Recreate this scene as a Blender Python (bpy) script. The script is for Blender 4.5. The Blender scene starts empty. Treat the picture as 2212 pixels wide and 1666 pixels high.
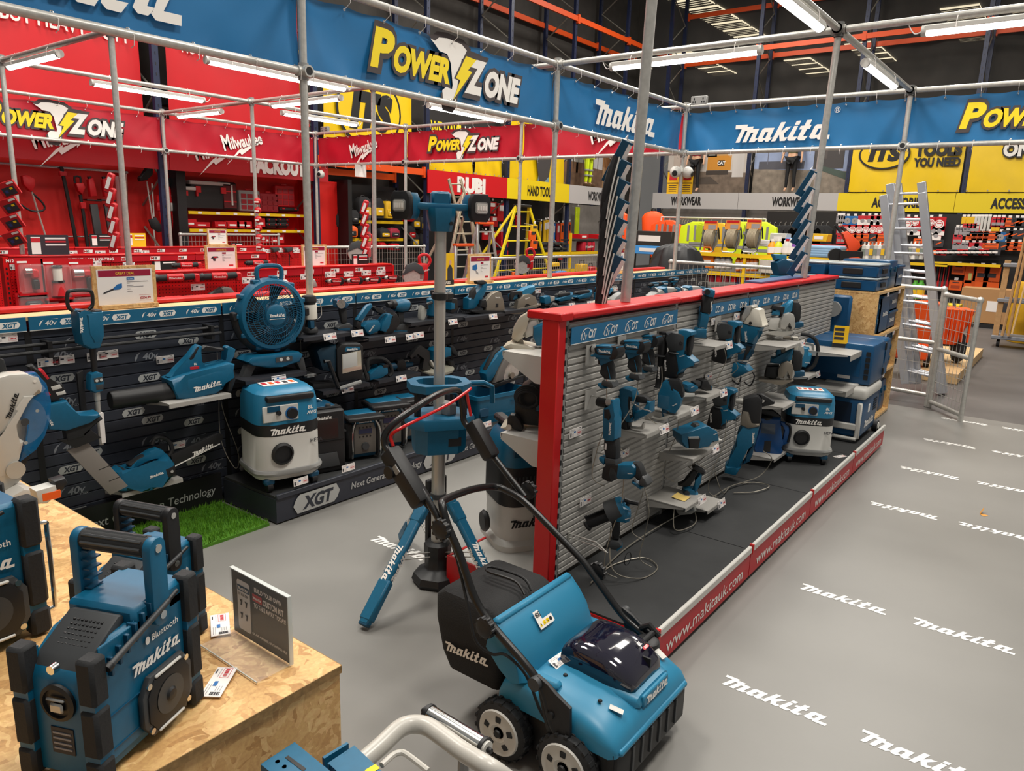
import bpy, bmesh, math, random
from mathutils import Vector as V, Matrix as Mx
TL=Mx.Translation
random.seed(7)
PI=math.pi; R_=math.radians
SC=bpy.context.scene; COL=SC.collection
EYE=V((0,0,1.72)); FPX=1593.94
def _basis(y,p,r):
    f=V((math.sin(y)*math.cos(p),math.cos(y)*math.cos(p),-math.sin(p)))
    rt=V((math.cos(y),-math.sin(y),0)); up=rt.cross(f)
    return rt*math.cos(r)+up*math.sin(r), -rt*math.sin(r)+up*math.cos(r), f
CR,CU,CF=_basis(R_(52.906),R_(12.461),R_(1.778))
cam=bpy.data.cameras.new('camera'); camo=bpy.data.objects.new('camera',cam); COL.objects.link(camo)
cam.sensor_width=36; cam.lens=36*FPX/2212; cam.clip_start=.05; cam.clip_end=120
m=Mx((CR,CU,-CF)).transposed().to_4x4(); m.translation=EYE; camo.matrix_world=m
SC.camera=camo
vs=SC.view_settings; vs.view_transform='Standard'; vs.look='None'; vs.gamma=1; vs.use_curve_mapping=False; vs.exposure=0.0
W=bpy.data.worlds.new('warehouse_air'); SC.world=W; W.use_nodes=True
W.node_tree.nodes['Background'].inputs[0].default_value=(1,.96,.9,1); W.node_tree.nodes['Background'].inputs[1].default_value=.28
def area(name,loc,sx,sy,e,col=(1,.95,.87),rot=(0,0,0)):
    l=bpy.data.lights.new(name,'AREA'); l.shape='RECTANGLE'; l.size=sx; l.size_y=sy; l.energy=e; l.color=col
    o=bpy.data.objects.new(name,l); COL.objects.link(o); o.location=loc; o.rotation_euler=rot; return o
for i,(x,y) in enumerate([(1.5,-.6),(6.5,-.6),(1.5,5.2),(6.5,5.2),(11.5,2.2),(16.5,2.2),(12.5,8),(4,10),(18.5,8)]):
    area('high_bay_lamp',(x,y,8.4),1.6,1.6,340)
def ray(px,py): return CR*((px-1106)/FPX)-CU*((py-833)/FPX)+CF
def aty(px,py,y): d=ray(px,py); return EYE+d*((y-EYE.y)/d.y)
def atx(px,py,x): d=ray(px,py); return EYE+d*((x-EYE.x)/d.x)
def atz(px,py,z): d=ray(px,py); return EYE+d*((z-EYE.z)/d.z)
def lin(c):
    return tuple((v/255/12.92 if v/255<=.04045 else ((v/255+.055)/1.055)**2.4) for v in c)
MATS={}
def mat(name,rgb,rough=.5,metal=0,noise=0,scale=20,bump=0,emit=0,trans=0,alpha=1,coat=0):
    if name in MATS: return MATS[name]
    m=bpy.data.materials.new(name); m.use_nodes=True; nt=m.node_tree; b=nt.nodes['Principled BSDF']
    c=(*lin(rgb),1); b.inputs['Base Color'].default_value=c; b.inputs['Roughness'].default_value=rough; b.inputs['Metallic'].default_value=metal
    if trans: b.inputs['Transmission Weight'].default_value=trans; b.inputs['IOR'].default_value=1.25
    if alpha<1: b.inputs['Alpha'].default_value=alpha
    if coat: b.inputs['Coat Weight'].default_value=coat
    if emit: b.inputs['Emission Color'].default_value=c; b.inputs['Emission Strength'].default_value=emit
    if noise or bump:
        tc=nt.nodes.new('ShaderNodeTexCoord'); n=nt.nodes.new('ShaderNodeTexNoise'); n.inputs['Scale'].default_value=scale; n.inputs['Detail'].default_value=5
        nt.links.new(tc.outputs['Object'],n.inputs['Vector'])
        if noise:
            mix=nt.nodes.new('ShaderNodeMix'); mix.data_type='RGBA'; mix.blend_type='MULTIPLY'; mix.inputs[0].default_value=1
            rp=nt.nodes.new('ShaderNodeMapRange'); rp.inputs[1].default_value=.3; rp.inputs[2].default_value=.7; rp.inputs[3].default_value=1-noise; rp.inputs[4].default_value=1+noise*.5
            nt.links.new(n.outputs['Fac'],rp.inputs[0]); mix.inputs[6].default_value=c; nt.links.new(rp.outputs[0],mix.inputs[7]); nt.links.new(mix.outputs[2],b.inputs['Base Color'])
        if bump:
            bp=nt.nodes.new('ShaderNodeBump'); bp.inputs['Strength'].default_value=bump; bp.inputs['Distance'].default_value=.01
            nt.links.new(n.outputs['Fac'],bp.inputs['Height']); nt.links.new(bp.outputs[0],b.inputs['Normal'])
    MATS[name]=m; return m
TEAL=mat('teal_plastic',(6,92,126),.42,noise=.06,scale=60)
TEALD=mat('deep_teal_plastic',(2,68,98),.45)
SKYB=mat('turquoise_plastic',(34,118,156),.38)
BLK=mat('black_plastic',(22,22,24),.5)
RUB=mat('black_rubber',(30,31,33),.75,bump=.1,scale=200)
DGR=mat('dark_grey_plastic',(58,60,62),.5)
GRY=mat('grey_plastic',(140,140,138),.5)
LGR=mat('light_grey_plastic',(200,198,192),.45)
WHT=mat('white_print',(238,234,228),.55)
STEEL=mat('galvanised_tube',(196,194,188),.34,.45,noise=.14,scale=35)
CHR=mat('chrome',(215,215,212),.18,1)
ALU=mat('cast_aluminium',(188,186,180),.38,.45)
RED=mat('red_powder_coat',(196,12,16),.35)
REDP=mat('red_plastic',(190,16,26),.4)
SLAT=mat('grey_slat_panel',(166,163,158),.5)
NAVY=mat('charcoal_slat_panel',(46,50,60),.48)
YEL=mat('yellow_print',(240,205,0),.5)
YELS=mat('yellow_steel',(228,186,10),.45)
ORG=mat('orange_print',(236,92,12),.5)
ORGS=mat('orange_steel',(222,78,14),.5)
PAP=mat('white_card',(236,230,226),.6)
PBLU=mat('blue_print',(28,104,170),.55)
PRED=mat('red_print',(196,30,44),.55)
PGRY=mat('grey_print',(150,146,148),.6)
PDRK=mat('dark_print',(46,46,52),.6)
CRIM=mat('crimson_print',(150,8,52),.55)
CABLE=mat('clear_security_cable',(150,144,132),.35,.5)
CLR=mat('clear_plastic',(225,228,228),.12,alpha=.1)
MATB=mat('ribbed_black_mat',(44,45,46),.8,noise=.15,scale=9,bump=.3)
LIT=mat('lit_led_tube',(255,250,240),.5,emit=9)
WOODL=mat('pale_timber',(214,178,128),.6,noise=.1,scale=30)
TXT={}
def text2d(s,bold=0.0,space=1.0):
    k=(s,bold,space)
    if k in TXT: return TXT[k]
    cu=bpy.data.curves.new('t','FONT'); cu.body=s; cu.size=1; cu.offset=bold; cu.space_character=space; cu.resolution_u=3
    o=bpy.data.objects.new('t',cu); COL.objects.link(o); dg=bpy.context.evaluated_depsgraph_get(); dg.update()
    me=bpy.data.meshes.new_from_object(o.evaluated_get(dg)); 
    vs_=[v.co.copy() for v in me.vertices]; fs=[tuple(p.vertices) for p in me.polygons]
    bpy.data.objects.remove(o); bpy.data.meshes.remove(me); bpy.data.curves.remove(cu)
    if vs_:
        x0=min(v.x for v in vs_); x1=max(v.x for v in vs_)
    else: x0=x1=0
    TXT[k]=([V((v.x-x0,v.y,0)) for v in vs_],fs,x1-x0); return TXT[k]
def FR(o,x,y):
    x=V(x).normalized(); y=V(y); y=(y-x*y.dot(x)).normalized(); n=x.cross(y)
    M=Mx((x,y,n)).transposed().to_4x4(); M.translation=V(o); return M
_ML=[[(207,252),(445,240),(430,283),(552,275),(540,318),(662,314),(598,487),(655,487),(590,552),(483,557),(558,385),(510,385),(437,558),(358,562),(440,352),(395,352),(305,565),(228,567),(328,320),(204,324)],
[(755,303),(945,297),(917,371),(785,373),(740,483),(790,481),(775,510),(740,545),(670,548),(645,515),(650,490),(715,335)],
[(833,371),(917,371),(880,470),(925,470),(850,542),(800,545),(775,510),(790,481)],
[(1057,202),(1138,197),(1070,365),(1160,285),(1248,277),(1125,400),(1135,465),(1200,462),(1155,527),(1063,532),(1042,420),(980,535),(903,540)],
[(1297,270),(1368,268),(1292,455),(1375,450),(1330,520),(1225,524),(1198,500),(1200,465)],[(1332,182),(1413,176),(1385,248),(1303,254)],
[(1515,170),(1600,163),(1567,255),(1603,252),(1578,318),(1532,322),(1472,445),(1555,440),(1500,515),(1405,517),(1372,485),(1380,460),(1440,327),(1387,330),(1413,268),(1475,263)],
[(1697,243),(1887,237),(1859,311),(1727,313),(1682,423),(1732,421),(1717,450),(1682,485),(1612,488),(1580,455),(1592,430),(1657,275)],
[(1775,311),(1859,311),(1797,425),(1930,418),(1922,490),(1735,500),(1705,465),(1732,421)]]
SCRIPT=[[((x-204)/1726,(567-.0454*(x-228)-y)/1726) for x,y in p] for p in _ML]
class MB:
    def __init__(s): s.v=[];s.f=[];s.mi=[];s.ms=[];s.M=Mx.Identity(4)
    def at(s,loc=(0,0,0),rx=0,ry=0,rz=0,sc=1):
        s.M=TL(V(loc))@Mx.Rotation(R_(rz),4,'Z')@Mx.Rotation(R_(ry),4,'Y')@Mx.Rotation(R_(rx),4,'X')@Mx.Scale(sc,4); return s
    def add(s,vs,fs,m,M=None):
        T=s.M@M if M is not None else s.M
        if m not in s.ms: s.ms.append(m)
        k=s.ms.index(m); b=len(s.v); s.v+=[tuple(T@V(v)) for v in vs]; s.f+=[tuple(i+b for i in f) for f in fs]; s.mi+=[k]*len(fs); return s
    def bm(s,bm,m,M=None):
        bm.verts.index_update(); s.add([v.co for v in bm.verts],[[v.index for v in f.verts] for f in bm.faces],m,M); bm.free(); return s
    def box(s,c,d,m,b=0,seg=1,M=None):
        c=V(c);x,y,z=d[0]/2,d[1]/2,d[2]/2
        if not b:
            vs=[c+V((i*x,j*y,k*z)) for i in(-1,1) for j in(-1,1) for k in(-1,1)]
            return s.add(vs,[(0,1,3,2),(4,6,7,5),(0,4,5,1),(2,3,7,6),(0,2,6,4),(1,5,7,3)],m,M)
        B=bmesh.new(); bmesh.ops.create_cube(B,size=1)
        for v in B.verts: v.co=c+V((v.co.x*d[0],v.co.y*d[1],v.co.z*d[2]))
        bmesh.ops.bevel(B,geom=B.edges[:],offset=min(b,min(d)*.49),segments=seg,affect='EDGES',profile=.5); return s.bm(B,m,M)
    def cyl(s,p0,p1,r0,m,r1=None,n=16,M=None,cap=True):
        p0,p1=V(p0),V(p1); r1=r0 if r1 is None else r1; a=(p1-p0).normalized(); u=a.orthogonal().normalized(); w=a.cross(u)
        vs=[];fs=[]
        for p,r in((p0,r0),(p1,r1)):
            for i in range(n):
                t=2*PI*i/n; vs.append(p+u*(r*math.cos(t))+w*(r*math.sin(t)))
        fs=[(i,(i+1)%n,n+(i+1)%n,n+i) for i in range(n)]
        if cap: fs+=[tuple(range(n-1,-1,-1)),tuple(range(n,2*n))]
        return s.add(vs,fs,m,M)
    def lathe(s,prof,m,o=(0,0,0),ax=(0,0,1),n=24,M=None,cap=True):
        """prof: (radius, height) pairs round axis ax through o"""
        o=V(o);a=V(ax).normalized();u=a.orthogonal().normalized();w=a.cross(u);vs=[];fs=[];k=len(prof)
        for i in range(n):
            t=2*PI*i/n
            for r,h in prof: vs.append(o+a*h+u*(r*math.cos(t))+w*(r*math.sin(t)))
        for i in range(n):
            j=(i+1)%n
            for q in range(k-1): fs.append((i*k+q,j*k+q,j*k+q+1,i*k+q+1))
        if cap and prof[0][0]>1e-5: fs.append(tuple(i*k for i in range(n-1,-1,-1)))
        if cap and prof[-1][0]>1e-5: fs.append(tuple(i*k+k-1 for i in range(n)))
        return s.add(vs,fs,m,M)
    def tube(s,pts,r,m,n=8,smooth=0,closed=False,M=None,sy=1):
        p=[V(q) for q in pts]
        if smooth: p=spline(p,smooth,closed)
        k=len(p); vs=[];fs=[]; T=[]
        for i in range(k):
            a=p[i-1] if (i or closed) else p[i]; b=p[(i+1)%k] if (i<k-1 or closed) else p[i]; T.append((b-a).normalized())
        u=T[0].orthogonal().normalized()
        for i in range(k):
            u=(u-T[i]*u.dot(T[i])); u=u.normalized() if u.length>1e-6 else T[i].orthogonal().normalized(); w=T[i].cross(u)
            rr=r(i/(k-1)) if callable(r) else r
            for j in range(n):
                t=2*PI*j/n; vs.append(p[i]+u*(rr*math.cos(t))+w*(rr*sy*math.sin(t)))
        for i in range(k if closed else k-1):
            i2=(i+1)%k
            for j in range(n): fs.append((i*n+j,i*n+(j+1)%n,i2*n+(j+1)%n,i2*n+j))
        if not closed: fs+=[tuple(range(n-1,-1,-1)),tuple(range((k-1)*n,k*n))]
        return s.add(vs,fs,m,M)
    def prism(s,poly,t,m,b=0,seg=2,M=None,y0=None):
        """outline in the XZ plane, thickness t along Y (centred, or from y0)"""
        y=-t/2 if y0 is None else y0; B=bmesh.new()
        a=sum(poly[i-1][0]*poly[i][1]-poly[i][0]*poly[i-1][1] for i in range(len(poly)))
        if a<0: poly=poly[::-1]
        n=len(poly); f=[B.verts.new((p[0],y,p[1])) for p in poly]; g=[B.verts.new((p[0],y+t,p[1])) for p in poly]
        B.faces.new(f); B.faces.new(g[::-1])
        for i in range(n): B.faces.new((f[i],g[i],g[(i+1)%n],f[(i+1)%n]))
        if b:
            ed=[e for e in B.edges if abs(e.verts[0].co.y-e.verts[1].co.y)<1e-7]
            bmesh.ops.bevel(B,geom=ed,offset=b,segments=seg,affect='EDGES',profile=.5,clamp_overlap=True)
        return s.bm(B,m,M)
    def loft(s,secs,m,M=None,cap=True):
        """secs: rings of equally many points"""
        n=len(secs[0]); vs=[V(p) for r in secs for p in r]; fs=[]
        for i in range(len(secs)-1):
            for j in range(n): fs.append((i*n+j,i*n+(j+1)%n,(i+1)*n+(j+1)%n,(i+1)*n+j))
        if cap: fs+=[tuple(range(n-1,-1,-1)),tuple(range((len(secs)-1)*n,len(secs)*n))]
        return s.add(vs,fs,m,M)
    def sph(s,c,r,m,n=16,M=None,sz=1):
        k=n//2; return s.lathe([(max(r*math.sin(PI*i/k),1e-6),-r*sz*math.cos(PI*i/k)) for i in range(k+1)],m,o=c,n=n,M=M)
    def poly(s,pts,m,M,lift=0):
        return s.add([(p[0],p[1],lift) for p in pts],[tuple(range(len(pts)))],m,M)
    def quad(s,a,b,c,d,m): return s.add([a,b,c,d],[(0,1,2,3)],m)
    def text(s,t,M,h,m,bold=0,wx=1,shear=0,align='c',space=1.0,width=None,lift=.0006):
        vs,fs,w=text2d(t,bold,space); k=h/.72
        if width: wx=width/(w*k)
        x0={'c':-w*k*wx/2,'l':0,'r':-w*k*wx}[align]
        return s.add([(x0+v.x*k*wx+shear*v.y*k,v.y*k-h/2,lift) for v in vs],fs,m,M)
    def script(s,M,w,m,lift=.0008,cut=1):
        for p in SCRIPT: s.poly([((x-.5)*w,(y-.1)*w*cut) for x,y in p],m,M,lift)
        return s
def spline(p,k,closed=False):
    q=[];n=len(p)
    for i in range(n if closed else n-1):
        a,b,c,d=(p[(i-1)%n] if closed or i else p[i]),p[i],p[(i+1)%n],(p[(i+2)%n] if closed or i<n-2 else p[i+1])
        for j in range(k):
            t=j/k; q.append(.5*((2*b)+(c-a)*t+(2*a-5*b+4*c-d)*t*t+(3*b-a-3*c+d)*t*t*t))
    if not closed: q.append(p[-1])
    return q
def rrect(w,h,r,n=4):
    o=[]
    for cx,cy,a in((w/2-r,h/2-r,0),(-w/2+r,h/2-r,90),(-w/2+r,-h/2+r,180),(w/2-r,-h/2+r,270)):
        for i in range(n+1): t=R_(a+90*i/n); o.append((cx+r*math.cos(t),cy+r*math.sin(t)))
    return o
def ell(a,b,n=20,p=2.0):
    o=[]
    for i in range(n):
        t=2*PI*i/n; c,s_=math.cos(t),math.sin(t); o.append((a*math.copysign(abs(c)**(2/p),c),b*math.copysign(abs(s_)**(2/p),s_)))
    return o
def mesh(name,mb,ang=38):
    me=bpy.data.meshes.new(name); me.from_pydata(mb.v,[],mb.f)
    for m_ in mb.ms: me.materials.append(m_)
    me.polygons.foreach_set('material_index',mb.mi); me.update(); me.shade_smooth(); me.set_sharp_from_angle(angle=R_(ang)); return me
def part(name,mb,parent=None,label=None,ang=38):
    o=bpy.data.objects.new(name,mesh(name,mb,ang)); COL.objects.link(o)
    if parent is not None: o.parent=parent
    if label: o['label']=label
    return o
def tag(o,label,cat,group=None):
    o['label']=label; o['category']=cat
    if group: o['group']=group
    return o
def thing(name,label,cat,loc=(0,0,0),rz=0,group=None,rx=0,ry=0,sc=1):
    o=bpy.data.objects.new(name,None); COL.objects.link(o); o.empty_display_size=.05
    o.location=loc; o.rotation_euler=(R_(rx),R_(ry),R_(rz)); o.scale=(sc,sc,sc); return tag(o,label,cat,group)
def solo(name,mb,label,cat,loc=(0,0,0),rz=0,group=None,ang=38):
    o=part(name,mb,None,None,ang); o.location=loc; o.rotation_euler=(0,0,R_(rz)); return tag(o,label,cat,group)
def struct(name,mb,parent=None):
    o=part(name,mb,parent)
    if parent is None: o['kind']='structure'
    return o
def copy_tree(o,parent=None):
    c=o.copy(); COL.objects.link(c); c.parent=parent
    for ch in list(o.children): copy_tree(ch,c)
    return c
def dup(o,loc,label,rz=None,sc=None,group=None):
    c=copy_tree(o); c.location=loc; c['label']=label
    if rz is not None: c.rotation_euler.z=R_(rz)
    if sc is not None: c.scale=(sc,sc,sc)
    if group: c['group']=group
    return c
# ================================================================ SETTING
b=MB(); b.quad((-4,-7,0),(8.3,-7,0),(8.3,4.6,0),(-4,4.6,0),mat('grey_vinyl_floor',(128,126,122),.42,noise=.10,scale=1.3,bump=.02)); fl=struct('floor',b)
b=MB()
for x,ys,r in [(1.53,(2.366,2.866),0),(2.55,(2.866,.866,.366),0),(3.55,(.866,.366,-.134),0),(5.06,(.866,.366,-.134),1),(6.04,(.866,.366,-.134,-.634),1),(7.05,(.866,.366,-.134,-.634),1),(8.03,(.866,.366,-.134,-.634,-1.134),1)]:
    for y in ys: b.script(FR((x+(0 if r else .03),y-.196,0),(0,1 if r else -1,0),(-1 if r else 1,0,0)),.392,mat('floor_vinyl_print',(232,230,226),.5),lift=.0012)
struct('floor_lettering',b,fl)
b=MB(); b.quad((-14,-14,-.004),(46,-14,-.004),(46,16,-.004),(-14,16,-.004),mat('concrete',(92,88,86),.5,noise=.25,scale=.9)); o=struct('ground_concrete',b)
b=MB(); b.quad((-14,12.75,0),(24,12.75,0),(24,12.75,11),(-14,12.75,11),mat('black_netting_backing',(58,54,50),.8,noise=.25,scale=3)); struct('wall_back',b)
mn=mat('black_netting',(64,60,55),.8,noise=.3,scale=2.5); nt=mn.node_tree; nt.nodes['Principled BSDF'].inputs['Alpha'].default_value=.6
b=MB(); n=60
vs_=[];fs=[]
for i in range(n+1):
    y=-9+21.75*i/n
    for k in range(7): vs_.append((23.1+.06*math.sin(i*1.9+k*.35)+.03*math.sin(i*.7),y,11*k/6))
for i in range(n):
    for k in range(6): fs.append((i*7+k,i*7+k+1,(i+1)*7+k+1,(i+1)*7+k))
b.add(vs_,fs,mn); struct('wall_side',b)
b=MB(); b.quad((24,-16,10.2),(70,-16,10.2),(70,26,10.2),(24,26,10.2),mat('dark_roof_sheet',(60,58,56),.8)); b.quad((70,-16,0),(70,26,0),(70,26,10.2),(70,-16,10.2),MATS['dark_roof_sheet']); ce=struct('ceiling',b)
b=MB(); bl=mat('rooflight_daylight',(255,240,205),.5,emit=2.2); bp=mat('dark_purlin',(52,48,44),.7)
for y,x0,x1 in [(18.4,25,33),(16.2,24.5,30),(13.4,25.5,36),(10.6,24.5,30),(7.6,24.5,31),(21,34,40),(17.5,36,43),(13,40,45),(9.6,38,44),(5.2,34,41),(3.0,35,39),(2.2,24.5,29)]:
    for k in range(int((x1-x0)/1.25)):
        xa=x0+k*1.25; b.box((xa+.5,y,10.15),(1.0,1.3,.04),bl); 
        for q in range(4): b.box((xa+.12+q*.25,y,10.1),(.05,1.3,.04),bp)
struct('ceiling_rooflight',b,ce)
# ================================================================ TUBE FRAME
FX=(3.12,5.94,8.70); FY=(1.65,4.08,6.55,8.85,11.1); ZL,ZU=2.605,3.14; TR=.0245
fr=thing('tube_frame','galvanised steel tube frame of uprights and rails carrying the banners and tube lights','frame',(3.12,4.08,0))
def rel(p): return (p[0]-3.12,p[1]-4.08,p[2])
def tubep(a,c,nm):
    b=MB(); b.cyl(rel(a),rel(c),TR,STEEL,n=14); part(nm,b,fr)
for x in FX:
    for y in FY:
        if (x,y)==(8.7,1.65) or x<8.7 or y>=1.65: z0=0 if x>8 else {1.65:1.37,4.08:1.207,6.55:1.21,8.85:1.24,11.1:0}[y]; tubep((x,y if y>1.7 or x>8 else 1.7,z0),(x,y,3.16),'upright_tube')
for y in FY:
    tubep((-2.6 if y>2 else .4,y,ZU),(8.7,y,ZU),'rail_tube')
for y in (4.08,11.1): tubep((-2.6,y,ZL),(8.7,y,ZL),'rail_tube')
for x in FX: tubep((x,11.1 if x!=3.12 else 8.85,ZU),(x,-1.5,ZU),'rail_tube')
tubep((8.7,11.1,ZL),(8.7,-1.5,ZL),'rail_tube')
def clampp(x,y,z,d):
    b=MB(); b.at(rel((x,y,z))); b.cyl((0,0,-.05),(0,0,.05),.033,GRY,n=14); b.cyl((-.05*d[0],-.05*d[1],0),(.05*d[0],.05*d[1],0),.033,STEEL,n=14); b.cyl((-.06*d[1],-.06*d[0],0),(.0,0,0),.036,STEEL,n=14); b.cyl((-.062*d[1],-.062*d[0],0),(-.0595*d[1],-.0595*d[0],0),.025,BLK,n=12)
    part('clamp',b,fr)
for x in FX:
    clampp(x,4.08,ZL,(1,0)); clampp(x,4.08,ZU,(1,0)); clampp(x,11.1,ZL,(1,0)); clampp(x,11.1,ZU,(1,0)); clampp(x,1.65,ZU,(0,1))
for y in (1.65,6.55,8.85): clampp(8.7,y,ZL,(0,1)); clampp(8.7,y,ZU,(0,1)); clampp(5.94,y,ZU,(0,1)); clampp(3.12,y,ZU,(0,1))
# ================================================================ BANNERS
DKO=mat('charcoal_print',(70,62,62),.55); YLP=mat('lemon_print',(246,218,30),.5)
def powerzone(mb,M,w):
    """two-word logo: yellow first word, drill and bolt, white second word, dark outline; w wide"""
    s=w/10.2; M=M@Mx.Scale(.74,4,(0,1,0))@Mx.Scale(.5,4,(0,0,1))
    def T(t,x,y,h,m,bo,l,w): mb.text(t,M@TL(((x-(.12 if m is DKO else 0))*s,y*s,0)),h*s,m,bold=bo,align='l',shear=.16,lift=l,width=(w+(.24 if m is DKO else 0))*s)
    T('P',-4.9,.32,2.0,DKO,.16,.004,1.15);T('P',-4.9,.32,2.0,YLP,.045,.007,1.15)
    T('OWER',-3.7,0,1.35,DKO,.16,.0045,3.6);T('OWER',-3.7,0,1.35,YLP,.055,.007,3.6)
    T('Z',.95,.1,1.95,DKO,.17,.005,1.25);T('Z',.95,.1,1.95,WHT,.055,.008,1.25)
    T('ONE',2.3,-.1,1.5,DKO,.17,.0045,2.75);T('ONE',2.3,-.1,1.5,WHT,.06,.0075,2.75)
    def P(pts,m,l,g=1,o=(0,0)): mb.poly([((x*g+o[0])*s,(y*g+o[1])*s) for x,y in pts],m,M,l)
    dr=[(-1.4,1.55),(-1.1,1.5),(-.85,1.75),(-.3,1.85),(.7,1.75),(1.15,1.4),(1.05,1.1),(.7,.9),(.45,-.5),(.35,-1.6),(.1,-2.05),(-.5,-2.0),(-.6,-1.2),(-.35,-.95),(.05,-1.0),(.1,-.75),(-.05,.5),(-.3,.95),(-.8,1.0),(-1.1,1.3)]
    P(dr,DKO,.0052,1.17,(0,0)); P(dr,WHT,.0065)
    bo=[(1.0,1.15),(1.75,1.1),(1.15,.35),(1.45,.3),(.15,-1.6),(.62,-.35),(.3,-.3)]
    P(bo,DKO,.0085,1.3,(-.22,.05)); P(bo,YLP,.0095)
def millogo(mb,M,w,m=WHT):
    R=M@Mx.Rotation(R_(13),4,'Z'); s=w
    mb.text('M',R@TL((-.36*s,.07*s,0)),.30*s,m,bold=.03,wx=.62,shear=-.05,lift=.004)
    mb.text('ilwaukee',R@TL((.12*s,.04*s,0)),.23*s,m,bold=.03,shear=-.05,lift=.004,width=.74*s)
    mb.poly([(x*s,y*s) for x,y in [(-.5,-.32),(-.12,-.16),(-.1,-.22),(.2,-.13),(.18,-.17),(.52,0),(.22,-.11),(.24,-.07),(-.04,-.12),(-.02,-.08),(-.15,-.12)]],m,R@Mx.Rotation(R_(5),4,'Z'),.004)
def banner(o,x,w,z0,z1,m,label,logo=None,cat='banner',group=None,eyes=8,name='banner'):
    """vinyl banner: o = lower left corner as seen, x = direction along it"""
    b=MB(); M=FR(o,x,(0,0,1)); h=z1-z0; nu,nv=64,8; vs=[];fs=[]; ph=random.random()*6
    for i in range(nu+1):
        for k in range(nv+1):
            u,v=i/nu,k/nv; e=(2*v-1); s_=abs(math.sin(PI*u*eyes/1))
            vs.append((u*w,v*h-(.012*s_*e*abs(e)),(.010*e*e*math.cos(2*PI*u*eyes)+.012*math.sin(3*u*PI*2+ph+2*v)+.006*math.sin(13*u+5*v+ph))*(1-.35*math.sin(PI*u))-.02))
    for i in range(nu):
        for k in range(nv): a=i*(nv+1)+k; fs.append((a,a+nv+1,a+nv+2,a+1))
    b.add(vs,fs,m,M)
    if logo: logo(b,M@TL((w/2,h/2,0)))
    for i in range(eyes+1):
        u=min(max(i/eyes,.015),.985)
        for v,dz in((h-.03,1),(.03,-1)):
            c=M@V((u*w,v,.004)); b.tube([M@V((u*w+.008*math.cos(t),v+.008*math.sin(t),.004)) for t in [k*PI/4 for k in range(9)]],.003,CHR,n=5)
            b.tube([M@V((u*w,v,.006)),M@V((u*w+.004,v+dz*.035,.062)),M@V((u*w,v+dz*.085,.06)),M@V((u*w,v+dz*.092,.03))],.0022,PAP,n=4)
    return solo(name,b,label,cat,group=group,ang=60)
BAN=mat('blue_vinyl',(36,112,166),.38,noise=.05,scale=4); RBAN=mat('red_vinyl',(186,16,40),.42,noise=.06,scale=4)
mk=lambda w: (lambda b,M: b.script(M,w,WHT,lift=.006))
banner((.25,4.11,ZL),(1,0,0),2.87,ZL+.03,ZU-.03,BAN,'blue banner cut off by the top of the photo, large white script',mk(1.32))
banner((3.13,4.11,ZL),(1,0,0),2.8,ZL+.03,ZU-.03,BAN,'blue banner with drill and bolt logo facing the aisle, nearest with that logo',lambda b,M: powerzone(b,M,1.72))
banner((5.95,4.11,ZL),(1,0,0),2.74,ZL+.03,ZU-.03,BAN,'blue banner with white script ending at the inner corner of the frame',mk(1.3))
def mkr(b,M): b.script(M@TL((-.06,-.03,0)),1.06,WHT,lift=.006); b.text('®',M@TL((.52,.16,0)),.06,WHT,lift=.006)
banner((8.73,4.07,ZL),(0,-1,0),2.41,ZL+.03,ZU-.03,BAN,'blue banner with white script and a small circled R, over the workwear signs',mkr)
banner((8.73,1.64,ZL),(0,-1,0),2.41,ZL+.03,ZU-.03,BAN,'blue banner with yellow lettered logo running off the right of the photo',lambda b,M: powerzone(b,M,1.55))
banner((3.13,11.14,ZL),(1,0,0),2.8,ZL+.03,ZU-.03,RBAN,'red banner with drill and bolt logo above the hanging garden tools',lambda b,M: powerzone(b,M@TL((-.05,0,0)),1.75))
banner((5.95,11.14,ZL),(1,0,0),2.74,ZL+.03,ZU-.03,RBAN,'red banner with white script above the red storage shelves',lambda b,M: millogo(b,M@TL((-.05,0,0)),.78))
banner((8.73,11.09,ZL),(0,-1,0),2.22,ZL+.03,ZU-.03,RBAN,'red banner with white script right of the corner with the round camera',lambda b,M: millogo(b,M@TL((.1,0,0)),.72))
banner((8.73,8.84,ZL),(0,-1,0),2.27,ZL+.03,ZU-.03,RBAN,'red banner with drill and bolt logo above the ladders and tool bags',lambda b,M: powerzone(b,M,1.42))
banner((8.73,6.54,ZL),(0,-1,0),2.44,ZL+.03,ZU-.03,RBAN,'red banner part hidden behind the blue banner, white script cut through',lambda b,M: millogo(b,M@TL((.22,.05,0)),.72))
# ================================================================ TUBE LIGHTS
def batten(c,ax,L,label):
    t=thing('tube_light',label,'light',c,0 if ax=='x' else 90,'white tube lights tied under the frame rails')
    b=MB(); pr=[(-.036,.03),(.036,.03),(.036,-.008),(-.036,-.008)]
    b.box((0,0,.012),(L,.07,.04),LGR,b=.008); b.cyl((-L/2-.012,0,.0),(-L/2+.02,0,0),.036,LGR,n=14); b.cyl((L/2-.02,0,0),(L/2+.012,0,0),.036,LGR,n=14); part('housing',b,t)
    b=MB(); b.cyl((-L/2+.022,0,-.006),(L/2-.022,0,-.006),.031,LIT,n=14); part('tube_diffuser',b,t)
    b=MB(); b.tube([(L/2+.01,0,0),(L/2+.05,0,-.012),(L/2+.08,0,.02),(L/2+.1,0,.06)],.004,PAP,n=5,smooth=4); 
    part('cable',b,t)
    for x in(-L*.35,L*.35): b=MB(); b.tube([(x,-.04,0),(x,-.036,.05),(x,0,.105),(x,.036,.05),(x,.04,0)],.003,PAP,n=4); part('cable_tie',b,t)
zl=3.065
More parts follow.
